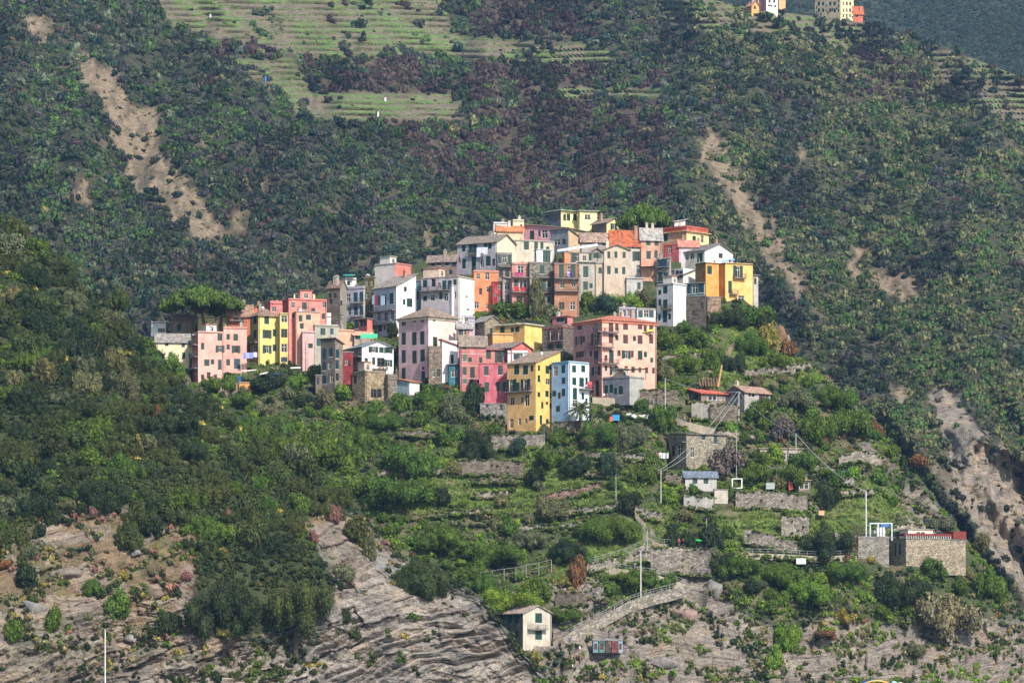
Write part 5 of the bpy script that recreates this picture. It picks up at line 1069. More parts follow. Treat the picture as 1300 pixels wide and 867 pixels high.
# --- low growth and far woods: uncountable, one mesh each
TUFT = [crown_np(400 + i, 46, .23, 4, flat=.8, core=.8) for i in range(6)]
MINI = [crown_np(500 + i, 60, .22, 6, flat=1.0, core=.82, lr=(.27, .45)) for i in range(8)]
def mass(name, items, protos, kindlabel=None):
    """items: (x,y,z,rx,rz_height,color)"""
    Vs, Fs, Ts, Cs = [], [], [], []; off = 0
    it = np.array([i[:5] for i in items]); cc = np.array([i[5] for i in items])
    g = np.random.default_rng(len(items)); pid = g.integers(0, len(protos), len(items)); rot = g.uniform(0, 2 * pi, len(items))
    for k, (V, Fq, cf) in enumerate(protos):
        w = np.where(pid == k)[0]
        if not len(w): continue
        c, s = np.cos(rot[w])[:, None], np.sin(rot[w])[:, None]
        X = (V[None, :, 0] * c - V[None, :, 1] * s) * it[w, 3, None] + it[w, 0, None]
        Y = (V[None, :, 0] * s + V[None, :, 1] * c) * it[w, 3, None] + it[w, 1, None]
        Z = V[None, :, 2] * it[w, 4, None] + it[w, 2, None]
        Vs.append(np.stack([X, Y, Z], -1).reshape(-1, 3)); m = len(V)
        o = off + np.arange(len(w))[:, None, None] * m
        Fs.append((Fq[None] + o).reshape(-1, 4))
        if cf is not None: Ts.append((cf[None, :, :3] + o).reshape(-1, 3))
        Cs.append(np.repeat(cc[w], m, 0)); off += m * len(w)
    V = np.concatenate(Vs); C_ = np.concatenate(Cs); Q = np.concatenate(Fs); T_ = np.concatenate(Ts) if Ts else np.zeros((0, 3), int)
    me = bpy.data.meshes.new(name); me.vertices.add(len(V)); me.vertices.foreach_set('co', V.astype(np.float32).ravel())
    li = np.concatenate([Q.ravel(), T_.ravel()]).astype(np.int32); me.loops.add(len(li)); me.loops.foreach_set('vertex_index', li)
    ls = np.concatenate([np.arange(len(Q)) * 4, len(Q) * 4 + np.arange(len(T_)) * 3]).astype(np.int32)
    me.polygons.add(len(ls)); me.polygons.foreach_set('loop_start', ls)
    me.materials.append(LEAFA); a = me.color_attributes.new('Col', 'FLOAT_COLOR', 'POINT')
    c = np.ones((len(V), 4), np.float32); c[:, :3] = C_; a.data.foreach_set('color', c.ravel()); me.update(calc_edges=True)
    return tag(link(bpy.data.objects.new(name, me)), kind='stuff')
def items_on(sheet, U, V, W, Hh, cols, sink=.3):
    Y = sheet.at(U, V); X = (U - 650) / F * Y; Z = CZ + (VH - V) / F * Y
    return list(zip(X, Y - .2, Z - sink * Hh / F * Y, W / 2 / F * Y, Hh / F * Y, cols))
def cvar(base, n, g, a=.25):
    b = np.array(base); k = 1 + g.uniform(-a, a, (n, 1)); h = g.uniform(-.12, .12, (n, 1)); return b * k * np.concatenate([1 + h, 1 + 0 * h, 1 - h], 1)
g = np.random.default_rng(77)
# undergrowth of the spur
def under(sheet, name, n, box, fn, wr, protos):
    U = g.uniform(box[0], box[1], n); V = g.uniform(box[2], box[3], n)
    k = V > sheet.crest(U) + 1; U, V = U[k], V[k]
    den, col = fn(U, V); k = g.random(len(U)) < den; U, V, col = U[k], V[k], col[k]
    W = wr[0] + (wr[1] - wr[0]) * g.random(len(U)) ** 1.6; H_ = W * g.uniform(.5, .9, len(U))
    return mass(name, items_on(sheet, U, V, W, H_, col * (1 + g.uniform(-.25, .25, (len(U), 1)))), protos)
def fA(U, V):
    rock = rockA(U, V); tan = softmask(A_TAN, U, V); hard = softmask(A_ROCK, U, V)
    clump = fbm(U / 22, V / 16, 51.1, 3)
    den = np.where(hard > .3, np.where(U < 400, .6, .08) * (clump > .08), np.where(tan > .3, .8 * (clump > .02), 1.0))
    c = np.zeros((len(U), 3)) + PAL['oak']; q = fbm(U / 30, V / 30, 61.1, 2)
    c[q > .3] = PAL['green']; c[q < -.15] = PAL['dark']; r = g.random(len(U))
    c = c * .84; oakfoot = (U > 228) & (U < 432) & (V > 745) & (V < 812); den = np.where(oakfoot, .25 * (clump > 0), den)
    dry = tan > .3
    c[dry & (r < .45)] = PAL['olive']; c[dry & (r < .25)] = PAL['dry']; c[dry & (r < .12)] = PAL['yellow']; c[dry & (r < .06)] = PAL['pink']; c[(r > .985)] = PAL['yellow']
    return den, c
under(A, 'undergrowth', 19500, (-120, 700, 270, 880), fA, (7, 19), TUFT)
def near_house(U, V, k=2.5):
    r = np.zeros(len(U), bool)
    for a, b, c, d in HP: r |= (U > a + k) & (U < b - k) & (V > c) & (V < d - 1)
    return r
def fB(U, V):
    grass = 0
    for p in GRASS: grass = np.maximum(grass, softmask(p, U, V, 8))
    rk = 0
    for p in B_ROCKS: rk = np.maximum(rk, softmask(p, U, V))
    nv = np.zeros(len(U), bool)
    for p in NOVEG[:11]: nv |= inpoly(p, U, V)
    clump = fbm(U / 24, V / 14, 71.1, 3)
    den = np.where(rk > .3, .85 * (clump > -.06), np.where(grass > .3, .25 * (clump > .15), .95)) * ~nv * ~near_house(U, V)
    c = np.zeros((len(U), 3)) + PAL['green']; q = fbm(U / 34, V / 22, 81.1, 2)
    c[q > .2] = PAL['bright']; c[q < -.2] = PAL['dark']; c[(q > 0) & (q < .1)] = PAL['olive']; r = g.random(len(U))
    c[r < .05] = PAL['dry']; c[r > .985] = PAL['rust']; c[(rk > .3) & (r < .35)] = PAL['olive']; c[(rk > .3) & (r < .15)] = PAL['dry']; c[(rk > .3) & (r > .96)] = PAL['yellow']
    return den, c
under(B, 'hillside_scrub', 24000, (240, 1340, 380, 880), fB, (5, 15), TUFT)
# far mountain forest
def fC(U, V):
    sc_ = 0
    for p in S_SCAR: sc_ = np.maximum(sc_, softmask(p, U, V, 5, 9))
    vn = 0
    for p in C_VINE: vn = np.maximum(vn, softmask(p, U, V, 3, 4))
    gr = 0
    for p in C_GRASS: gr = np.maximum(gr, softmask(p, U, V, 4, 4))
    he = 0
    for p in C_HEATH: he = np.maximum(he, softmask(p, U, V, 4))
    cl = fbm(U / 20, V / 16, 91.1, 3)
    den = np.where(sc_ > .28, .07, np.where(vn > .4, .04 + .35 * (cl > .35), np.where(gr > .4, .15 + .5 * (cl > .2), .97)))
    den = np.where((cl < -.5), den * .5, den)
    c = np.zeros((len(U), 3)) + PAL['oak']; q = fbm(U / 50, V / 38, 95.1, 3); r = g.random(len(U))
    c[q > .12] = PAL['green']; c[q < -.15] = PAL['dark']; c[(r < .12)] = PAL['olive']; c[(r > .12) & (r < .25)] = PAL['bluegreen']
    c[(r > .25) & (r < .40)] = (.085, .070, .062); c[(r > .40) & (r < .5)] = (.095, .095, .045)
    hh = (he > .4) & (cl < .10) & (r < .8); c[hh] = PAL['heath']; c[(r > .9) & (q < -.1) & (he < .3)] = PAL['heath']; c[(r > .992)] = (.24, .20, .06)
    k_ = np.clip(1 + 1.1 * fbm(U / 70, V / 60, 97.3, 3), .6, 1.3)[:, None]; c = c * k_; c = (c * .8 + .2 * c.mean(1)[:, None]) * np.array([.74, .86, .98])  # greyed and tinted blue: distance haze put into the leaf colour
    rt = (U > 880) & (r < .4); c[rt & (q > -.1)] = PAL['olive']
    return den, c
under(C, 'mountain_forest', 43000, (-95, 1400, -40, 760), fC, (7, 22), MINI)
def fC2(U, V):
    d, c = fC(U, V); he = 0
    for p in C_HEATH: he = np.maximum(he, softmask(p, U, V, 4))
    sx = 0
    for p in S_SCAR: sx = np.maximum(sx, softmask(p, U, V, 5, 9))
    c[sx > .3] = (.13, .12, .06)
    return np.where(he > .4, 1.0, np.where(sx > .3, 4.5, .85)) * d, c * 1.05
under(C, 'mountain_scrub', 26000, (-95, 1400, -40, 760), fC2, (4, 9), TUFT)
# vine rows
vi = []
VU, VV = [], []
for k, v in enumerate(np.arange(-10, 165, 3.75)):
    u = np.arange(185, 850, 2.6) + g.uniform(-.6, .6); vv = v + 5 * 0 + g.normal(0, .35, len(u)) - 5 * fbm(u / 130, 0 * u + v / 300, 3.7, 2)
    m = anyp(C_VINE, u, vv, 4) & (g.random(len(u)) < .8) & ((k % 2 == 0) & (fbm(u / 70, vv / 14, 5.5, 2) > -.25) | (k % 2 == 1) & (fbm(u / 60, vv / 20, 5.5, 2) > .25)); VU += list(u[m]); VV += list(vv[m])
VU, VV = np.array(VU), np.array(VV)
mass('vineyard_rows', items_on(C, VU, VV, g.uniform(3, 5.5, len(VU)), g.uniform(1.8, 3.2, len(VU)), cvar((.18, .34, .07), len(VU), g)), TUFT)
U = g.uniform(820, 1345, 9000); V = g.uniform(-40, 150, 9000); k = V < C.crest(U) + 6; U, V = U[k], V[k]
mass('far_ridge_forest', items_on(D, U, V, g.uniform(6, 12, len(U)), g.uniform(5, 10, len(U)), cvar((.045, .065, .035), len(U), g)), TUFT)
# grass blades of the terraces
U = g.uniform(470, 1180, 26000); V = g.uniform(390, 740, 26000); m = anyp(GRASS, U, V) & ~near_house(U, V); m &= V > B.crest(U) + 2; U, V = U[m], V[m]
def grass_np(seed):
    q = np.random.default_rng(seed); n = 14; a = q.uniform(0, 2 * pi, n); x = q.uniform(-1, 1, n); y = q.uniform(-1, 1, n)
    dx, dy = np.cos(a) * .2, np.sin(a) * .2; l = q.uniform(.5, 1, n); tx, ty = q.normal(0, .25, n), q.normal(0, .25, n)
    Q = np.stack([np.stack([x - dx, y - dy, 0 * x], -1), np.stack([x + dx, y + dy, 0 * x], -1), np.stack([x + tx + dx * .3, y + ty + dy * .3, l], -1), np.stack([x + tx - dx * .3, y + ty - dy * .3, l], -1)], 1)
    return Q.reshape(-1, 3), np.arange(n * 4).reshape(n, 4), None
mass('terrace_grass', items_on(B, U, V, g.uniform(3, 6, len(U)), g.uniform(2, 4, len(U)), cvar((.17, .24, .06), len(U), g, .35), sink=.1), [grass_np(i) for i in range(4)])
# ---------------------------------------------------------------- landmarks, walls, paths, wires, people
def pt(sheet, u, v, off=0.0, Y=None):
    y = (float(sheet.at(u, v)) if Y is None else Y) + off
    return P(u, v, y)
# --- umbrella pines
def umbrella_np(seed, n, leaf):
    g = np.random.default_rng(seed); V = []; L_ = []
    for i in range(26):
        a = i * 2.399; r = .92 * math.sqrt((i + .5) / 26); L_.append((r * cos(a), r * sin(a), .30 - .30 * r * r + g.uniform(-.03, .03), g.uniform(.17, .26)))
    L_ = np.array(L_); p = g.integers(0, 26, n * 2); d = g.normal(size=(n * 2, 3)); d /= np.linalg.norm(d, axis=1)[:, None]
    d[:, 2] = np.where(d[:, 2] < -.3, -d[:, 2] * .4, d[:, 2])
    X = L_[p, :3] + d * L_[p, 3, None] * np.array([1, 1, .62]) * (1 + .1 * g.normal(size=(n * 2, 1))); X = X[:n]; d = d[:n]
    nr = d + .5 * g.normal(size=d.shape); nr /= np.linalg.norm(nr, axis=1)[:, None]; t = np.cross(nr, g.normal(size=nr.shape)); t /= np.linalg.norm(t, axis=1)[:, None]; b = np.cross(nr, t)
    s = leaf * g.uniform(.6, 1.3, n)[:, None]; Q = np.stack([X - t * s, X - b * s * .5, X + t * s, X + b * s * .5], 1); V = Q.reshape(-1, 3); F_ = np.arange(n * 4).reshape(n, 4).tolist()
    iv, if_ = ICO1; off = len(V); cv = []
    for l in L_: cv.append(l[:3] + iv * l[3] * .85 * np.array([1, 1, .55])); F_ += (if_ + off).tolist(); off += len(iv)
    return np.concatenate([V] + cv), F_
def umbrella(u, vb, wpx, vtop, vcb, Y, tr, label, seed):
    X, Y_, Z = P(u, vb, Y); R = wpx / 2 / F * Y; zt = (vb - vtop) / F * Y; zc = (vb - vcb) / F * Y
    root = empty('umbrella_pine', (X, Y_, Z), 0, label, 'tree', 'umbrella pines of the village')
    V, F_ = umbrella_np(seed, 5200, .05); me = bpy.data.meshes.new('crown'); me.from_pydata(V.tolist(), [], F_); me.materials.append(LEAF)
    c = link(bpy.data.objects.new('crown', me), root); c.scale = (R, R, (zt - zc) / .42); c.location = (0, 0, zc + .08 * (zt - zc)); c.color = (*PAL['pine'], 1)
    for (dx, ty) in tr:
        b = MB(); x0 = dx / F * Y; b.tube((x0, 0, -1.5), (x0 * .8, .1, zc * .55), .42, .34, 8); b.tube((x0 * .8, .1, zc * .55), (x0 * .45, .1, zc * 1.0), .34, .26, 8)
        for k in range(6):
            a = k * 1.05 + dx; b.tube((x0 * .45, .1, zc * .98), (x0 * .45 + R * .55 * cos(a), R * .5 * sin(a), zc + (zt - zc) * .35), .17, .06, 6)
        b.build('trunk', M_TRUNK, root)
yp = float(YB(240, 432)) - 2
umbrella(252, 432, 88, 367, 396, yp, [(-8, 0), (9, 0)], 'large umbrella pine with a wide flat crown at the left end of the village', 5)
umbrella(284, 428, 50, 375, 394, yp + 5, [(-4, 0)], 'lower umbrella pine crown reaching right behind the big one', 6)
umbrella(818, 318, 66, 263, 291, float(YB(818, 318)) + 3, [(0, 0)], 'umbrella pine behind the orange tiled roof on the ridge', 7)
# --- palm
def palm(u, vb, h, wpx):
    Y = float(B.at(u, vb)) - 1; X, Y_, Z = P(u, vb, Y); k = Y / F; root = empty('palm_tree', (X, Y_, Z), 0, 'single palm tree with drooping fronds below the pale blue house', 'palm')
    b = MB(); H_ = h * k * .62; b.tube((0, 0, -1), (.15, 0, H_), .38, .30, 9); b.build('trunk', M_TRUNK, root)
    b = MB(); R = wpx / 2 * k; g = random.Random(4)
    for i in range(38):
        a = i * 2.399; el = g.uniform(-.1, 1.2); L_ = R * g.uniform(.85, 1.1); pr = None
        for s in range(9):
            t = s / 8; x = L_ * t * cos(el) ; z = H_ + L_ * (t * sin(el) - .55 * t * t * (1.2 - el * .4)); c = (cos(a) * x + .15, sin(a) * x, z)
            if pr:
                for sd in (-1, 1):
                    w = R * .17 * (1 - abs(t - .45)); sx, sy = -sin(a) * sd * w, cos(a) * sd * w
                    b.poly([pr, c, (c[0] + sx, c[1] + sy, c[2] - w * .55), (c[0] * .6 + pr[0] * .4 + sx * .9, c[1] * .6 + pr[1] * .4 + sy * .9, c[2] * .6 + pr[2] * .4 - w * .5)])
            pr = c
    o = b.build('fronds', LEAF, root); o.color = (.10, .12, .05, 1)
palm(736, 552, 52, 44)
# --- agaves
def agave_mesh(seed):
    g = random.Random(seed); b = MB()
    for i in range(26):
        a = i * 2.399; el = .25 + 1.1 * (i / 26); L_ = g.uniform(.8, 1.0) * (1 if i < 18 else .8); w = .11
        p1 = (L_ * .5 * cos(el) * cos(a), L_ * .5 * cos(el) * sin(a), L_ * .5 * sin(el)); p2 = (L_ * cos(el) * cos(a), L_ * cos(el) * sin(a), L_ * sin(el) * .9)
        sx, sy = -sin(a) * w, cos(a) * w
        b.poly([(-sx * .6, -sy * .6, 0), (sx * .6, sy * .6, 0), (p1[0] + sx, p1[1] + sy, p1[2]), (p1[0] - sx, p1[1] - sy, p1[2])]); b.poly([(p1[0] - sx, p1[1] - sy, p1[2]), (p1[0] + sx, p1[1] + sy, p1[2]), p2])
    o = b.build('agave', LEAF); me = o.data; bpy.data.objects.remove(o); return me
AG = [agave_mesh(i) for i in range(3)]
for i, (s, u, v, w) in enumerate([(A, 385, 800, 20), (A, 372, 812, 18), (A, 398, 816, 22), (A, 388, 826, 20), (A, 405, 806, 15), (A, 340, 815, 18), (A, 325, 812, 14), (A, 356, 806, 14), (A, 445, 655, 18), (A, 454, 672, 14), (A, 425, 676, 12), (A, 310, 818, 14),
                             (B, 702, 826, 20), (B, 714, 830, 20), (B, 692, 850, 18), (B, 708, 842, 16), (B, 836, 790, 16), (B, 848, 788, 14), (B, 1012, 452, 18), (B, 1024, 456, 20), (B, 1036, 466, 22), (B, 1028, 472, 16), (B, 1046, 472, 14), (B, 875, 765, 12), (B, 1105, 600, 14)]):
    near = 'beside the striped rock' if s is A and u < 415 else 'at the pink bushes' if s is A else 'below the lone stone house' if u < 730 else 'on the ledge right of the orange cliff' if 1000 < u < 1060 else 'on the rocks under the ramp wall'
    plant('agave', u, v, w, w * .5, float(s.at(u, v)) - .8, AG[i % 3], (.20, .28, .22), 'blue green agave rosette ' + near, 'agave', 'agaves ' + near, trunk=False)
# --- boulders
def rock(u, v, wpx, hpx, sheet, label, c='8a857c', seed=0, d=0):
    g = np.random.default_rng(seed); V, F_ = ico(3); V = V * (1 + .5 * fbm(V[:, 0] * 1.3 + seed, V[:, 1] * 1.3, V[:, 2] * 1.3, 4)[:, None]); nn = g.normal(size=(9, 3)); nn /= np.linalg.norm(nn, axis=1)[:, None]
    for q_ in nn:
        e_ = (V @ q_) - .62; V = V - np.where(e_ > 0, e_, 0)[:, None] * q_
    Y = float(sheet.at(u, v)) - .8; k = Y / F; X, Y_, Z = P(u, v, Y + d); Z -= hpx * .22 * k; c = ''.join('%02x' % int(int(c[i:i + 2], 16) * .82) for i in (0, 2, 4)); V = V * np.array([wpx / 2 * k, wpx * .35 * k, hpx / 2 * k])
    me = np_mesh('boulder', V, F_, plain('boulder_rock', c, .95, var=.55, scale=.9, bump=1.0)); o = link(bpy.data.objects.new('boulder', me)); o.location = (X, Y_, Z); tag(o, label, 'boulder')
rock(42, 768, 50, 28, A, 'big flat grey boulder at the left of the dry slope', 'a09c96', 1); rock(84, 724, 44, 22, A, 'flat slanting slab above the big boulder', '9a8c80', 2); rock(138, 770, 14, 16, A, 'small pale angular block on the dry slope', 'b4b0a8', 3)
rock(870, 775, 34, 26, B, 'pinkish boulder at the top of the right rocks', 'b4948a', 4); rock(195, 752, 30, 18, A, 'rounded brown rock in the middle of the dry slope', '8c7868', 5); rock(172, 700, 16, 10, A, 'small grey rock below the round dark oak', '9a9690', 6)
rock(840, 838, 40, 20, B, 'grey boulder low on the right rocks', 'a09890', 7); rock(905, 740, 26, 30, B, 'grey rock at the right end of the big stone wall', 'a8a29a', 8); rock(665, 846, 30, 16, B, 'brown rock under the lone stone house', '948474', 9); rock(165, 808, 18, 12, A, 'pale rock edge above the striped rock', 'aaa69e', 10)
# orange brown crag at the right end of the village
rock(990, 426, 24, 50, B, 'orange brown crag at the right end of the village', 'a07c58', 21); rock(999, 432, 12, 46, B, 'pale narrow rock fin on the right edge of the orange brown crag', 'b4a490', 22); rock(982, 440, 14, 26, B, 'low brown rock left of the orange brown crag', '8c7258', 23)
# --- dry stone walls and terrace walls following the slope
WEED = []
def wall(top, hpx, label, mat=None, name='stone_wall', cat='stone wall', th=.5, off=-.9, group=None, cap=None, sheet=None):
    sheet = sheet or B
    b = MB(); pts = []
    xs = []
    for (a, c) in zip(top[:-1], top[1:]):
        n = max(1, int(abs(c[0] - a[0]) / 6))
        for i in range(n): xs.append((a[0] + (c[0] - a[0]) * i / n, a[1] + (c[1] - a[1]) * i / n))
    xs.append(top[-1]); hs = hpx if callable(hpx) else (lambda t: hpx)
    N_ = len(xs) - 1; ys = [float(sheet.at(u, v + hs(i / max(1, N_)))) + off for i, (u, v) in enumerate(xs)]
    ys = [sum(ys[max(0, i - 2):i + 3]) / len(ys[max(0, i - 2):i + 3]) for i in range(len(ys))]
    for i, (u, v) in enumerate(xs):
        h = hs(i / max(1, N_)); t_ = P(u, v + rnd.uniform(-1.0, .8), ys[i]); q = P(u, v + h + 1.5, ys[i]); pts.append((t_, q))
    for i in range(len(pts) - 1):
        (t0, q0), (t1, q1) = pts[i], pts[i + 1]
        f = lambda p, d: (p[0], p[1] + d, p[2])
        b.poly([q0, q1, t1, t0]); b.poly([t0, t1, f(t1, th), f(t0, th)]); b.poly([f(q1, th), f(q0, th), f(t0, th), f(t1, th)])
        if i == 0: b.poly([q0, t0, f(t0, th), f(q0, th)])
        if i == len(pts) - 2: b.poly([t1, q1, f(q1, th), f(t1, th)])
    for (t0, q0) in pts:
        for _ in range(3):
            if rnd.random() < .75: WEED.append((t0[0] + rnd.uniform(-.6, .6), t0[1] + .1, t0[2] - .2, rnd.uniform(.3, .9), rnd.uniform(.3, .8)))
            if rnd.random() < .85: WEED.append((q0[0] + rnd.uniform(-.6, .6), q0[1] - .3, q0[2] - .1, rnd.uniform(.4, 1.2), rnd.uniform(.4, 1.3)))
            if rnd.random() < .18: k_ = rnd.random(); WEED.append((q0[0], q0[1] - .1, q0[2] * k_ + t0[2] * (1 - k_), rnd.uniform(.3, .7), rnd.uniform(.3, .7)))
    o = b.build(name, mat or stone('9c948a', 2.0)); tag(o, label, cat, group); return o, pts
S1 = stone('a0968a', 1.3); S2 = stone('8c8072', 1.5); S3 = stone('aca294', 1.2)
wall([(934, 624), (960, 623), (1000, 626), (1025, 628)], 22, 'long dry stone wall below the white frame', S1)
wall([(1022, 630), (1034, 638), (1040, 645)], 10, 'sloping end piece of the long dry stone wall', S1)
wall([(992, 656), (1027, 655)], 26, 'short pale dry stone wall left of the big dark tree', S3)
wall([(944, 671), (985, 680), (1012, 688)], 18, 'sloping dry stone wall under the reeds', S1)
wall([(944, 700), (990, 706), (1050, 708), (1085, 704)], 3, 'thin concrete edge below the sloping wall', M_CONC)
wall([(826, 696), (860, 694), (885, 697), (903, 697)], 34, 'big dry stone retaining wall under the green parasol', S1)
wall([(748, 716), (790, 706), (826, 700)], 12, 'low stone wall along the upper zigzag ramp', S3)
wall([(705, 752), (745, 750)], 18, 'grey ruined stone wall left of the ruined hut', S2); wall([(742, 740), (752, 738)], 20, 'broken upright wall stump of the ruined hut', S1); wall([(757, 744), (766, 743)], 18, 'second broken wall stump of the ruined hut', S1)
wall([(624, 553), (660, 552), (692, 550)], 18, 'dry stone wall below the golden house', S1); wall([(582, 584), (625, 583), (664, 586)], 20, 'brown terrace wall with dark niches in the middle gully', S2)
wall([(600, 608), (640, 606), (655, 606)], 6, 'low terrace wall under the brown terrace wall', S2); wall([(604, 625), (645, 623)], 8, 'short terrace wall with dead branches', S3); wall([(572, 648), (622, 645)], 5, 'lowest pale terrace wall in the gully', S3)
wall([(690, 628), (730, 620), (762, 612)], 10, 'reddish terrace wall rising to the right', stone('a08478', 2.0)); wall([(745, 597), (790, 600)], 7, 'terrace wall hidden in the garden bushes', S2); wall([(700, 536), (742, 534)], 14, 'garden wall under the pale blue house', S2)
wall([(802, 496), (830, 494), (862, 495)], 22, 'dark retaining wall behind the walkers', S2); wall([(878, 510), (902, 511)], 22, 'plain grey wall under the shack porch', plaster('9c948a', .7)); wall([(902, 514), (938, 513)], 24, 'dark wall under the small grey house', S2)
wall([(1065, 578), (1090, 572), (1120, 580)], 14, 'rough terrace wall at the right shoulder of the hill', S3); wall([(1055, 604), (1085, 606)], 10, 'low wall ruins on the right slope', S3); wall([(1130, 664), (1175, 666)], 12, 'crumbling beige wall above the rust red roof', S3)
wall([(945, 470), (985, 466), (1010, 464)], 10, 'upper terrace wall under the orange cliff', S1); wall([(998, 462), (1030, 460)], 8, 'terrace wall beside the agave ledge', S3); wall([(910, 545), (970, 552)], 8, 'low wall above the long garden shed', S3)
wall([(1060, 676), (1088, 678)], 22, 'small wall left of the grey garden terrace', S1)
wall([(806, 640), (822, 648), (842, 652)], 10, 'wall beside the stone steps left of the hut', S3); wall([(868, 628), (906, 632)], 16, 'grey wall beneath the blue grey roofed hut', plaster('a8a49a', .7)); wall([(845, 598), (868, 604)], 14, 'stone wall left of the blue grey roofed hut', S2)
wall([(440, 556), (500, 552)], 8, 'old garden wall under the rubble turret', S2); wall([(510, 545), (560, 548)], 8, 'garden wall below the hipped roof pink house', S2)
wall([(795, 524), (838, 528)], 6, 'bright white garden wall panel beside the path', M_WHITE)
# more terrace walls, half hidden, stepping down the slope
for (x0, y0, x1, y1, h, lab) in [(470, 600, 560, 594, 6, 'overgrown terrace wall left in the gully'), (500, 655, 560, 650, 5, 'overgrown terrace wall below the spreading tree'), (700, 648, 800, 636, 7, 'overgrown wall under the reddish terrace wall'), (640, 668, 740, 662, 6, 'low overgrown wall across the gully'), (960, 590, 1060, 592, 7, 'terrace wall in front of the long garden shed'),
                              (1030, 540, 1090, 545, 6, 'hidden terrace wall on the right slope'), (985, 505, 1050, 506, 6, 'hidden terrace wall right of the small grey house'), (1040, 625, 1110, 622, 6, 'grassy terrace wall right of the long stone wall'), (840, 452, 900, 448, 7, 'wall between the trees under the stone bastion'), (860, 505, 895, 500, 6, 'low wall behind the shack'),
                              (905, 580, 930, 582, 12, 'pinkish wall right of the stone cottage'), (735, 545, 800, 548, 7, 'garden wall behind the palm'), (740, 575, 830, 578, 7, 'garden wall under the palm garden'), (1140, 625, 1200, 655, 8, 'broken wall at the right skyline')]:
    wall([(x0, y0), ((x0 * 2 + x1) / 3, (y0 * 2 + y1) / 3 + rnd.uniform(-2, 2)), ((x0 + x1 * 2) / 3, (y0 + y1 * 2) / 3 + rnd.uniform(-2, 2)), (x1, y1)], h, lab, rnd.choice([S1, S2, S3]))
mass('wall_weeds', [(*q, PAL[rnd.choice(['green', 'green', 'olive', 'bright', 'dry', 'dark'])]) for q in WEED], TUFT)
# --- paths with parapets and railings
def path(line, wpx, name='path', mat=None, off=-1.4, wide=1.8, rail=None, sheet=None, label=None):
    """a level strip following the line; seen from below it shows as its outer edge and parapet"""
    sheet = sheet or B; b = MB(); xs = []
    for (a, c) in zip(line[:-1], line[1:]):
        n = max(1, int(max(abs(c[0] - a[0]), abs(c[1] - a[1])) / 5))
        for i in range(n): xs.append((a[0] + (c[0] - a[0]) * i / n, a[1] + (c[1] - a[1]) * i / n))
    xs.append(line[-1]); ys = [float(sheet.at(u, v + wpx)) + off for u, v in xs]
    ys = [sum(ys[max(0, i - 3):i + 4]) / len(ys[max(0, i - 3):i + 4]) for i in range(len(ys))]
    T_ = [P(u, v, y) for (u, v), y in zip(xs, ys)]; hw = wpx / F * 870
    for p, q in zip(T_[:-1], T_[1:]):
        a0, a1 = p, q; b.poly([(a0[0], a0[1], a0[2] - hw - 1), (a1[0], a1[1], a1[2] - hw - 1), a1, a0])
        b.poly([a0, a1, (a1[0], a1[1] + .3, a1[2]), (a0[0], a0[1] + .3, a0[2])]); b.poly([(a0[0], a0[1] + .3, a0[2]), (a1[0], a1[1] + .3, a1[2]), (a1[0], a1[1] + .3, a1[2] - .7), (a0[0], a0[1] + .3, a0[2] - .7)])
        b.poly([(a0[0], a0[1] + .3, a0[2] - .7), (a1[0], a1[1] + .3, a1[2] - .7), (a1[0], a1[1] + wide + 2.5, a1[2] - .65), (a0[0], a0[1] + wide + 2.5, a0[2] - .65)])
    o = b.build(name, mat or plaster('b8a890', .7)); tag(o, kind='structure')
    if rail:
        r = MB(); d = 0
        for i, (p, q) in enumerate(zip(T_[:-1], T_[1:])):
            z = 1.0
            r.tube((p[0], p[1] - .05, p[2] + z), (q[0], q[1] - .05, q[2] + z), .045, n=5); r.tube((p[0], p[1] - .05, p[2] + z * .5), (q[0], q[1] - .05, q[2] + z * .5), .03, n=5)
            if i % 2 == 0: r.tube((p[0], p[1] - .05, p[2] - .4), (p[0], p[1] - .05, p[2] + z), .05, n=5)
        tag(r.build('railing', plain('galvanised_rail', '9c9c9c', .5)), rail, 'railing')
    return T_
PW = path([(752, 504), (775, 505), (800, 509), (825, 513), (845, 520), (855, 528), (870, 535), (890, 540), (912, 545), (928, 549), (938, 556)], 5)
path([(806, 648), (815, 660), (826, 670), (836, 684), (838, 690)], 3, mat=plaster('c0ac8c', .6), off=-1)
path([(794, 662), (806, 668), (824, 682), (838, 690), (870, 691), (905, 692)], 3, rail='metal railing along the top of the big stone wall', off=-1.2)
path([(745, 714), (760, 712), (790, 703), (812, 694), (826, 689)], 7, mat=S3, rail='railing on the upper zigzag ramp', off=-1.2)
path([(745, 715), (770, 719), (800, 724), (830, 728), (850, 735), (872, 742)], 4, rail='railing on the middle zigzag ramp', off=-1.2)
path([(872, 742), (850, 748), (825, 754), (800, 762), (775, 776), (750, 790), (725, 802), (712, 812)], 9, mat=S3, rail='railing on the long lower ramp to the lone stone house', off=-1.4)
path([(1088, 704), (1040, 706), (990, 703), (945, 702)], 2, rail='thin railing in front of the big round dark tree', off=-1.5)
path([(712, 812), (730, 822), (742, 834), (732, 848), (722, 862)], 4, mat=S3, off=-1)
# garden fence in the gully
r = MB(); prv = None
for i, (u, v) in enumerate([(610, 727), (625, 725), (640, 723), (655, 721), (668, 718), (684, 715), (700, 711)]):
    x, y, z = P(u, v + 12, float(B.at(u, v + 12)) - 2.5); h = 2.2; r.tube((x, y, z - .5), (x, y, z + h), .07, n=5)
    if prv: r.tube((prv[0], prv[1], prv[2] + h), (x, y, z + h), .04, n=4); r.tube((prv[0], prv[1], prv[2] + h * .5), (x, y, z + h * .5), .03, n=4)
    prv = (x, y, z)
tag(r.build('fence', plain('grey_posts', 'a8a49c', .7)), 'post and wire fence across the bushes of the lower gully', 'fence')
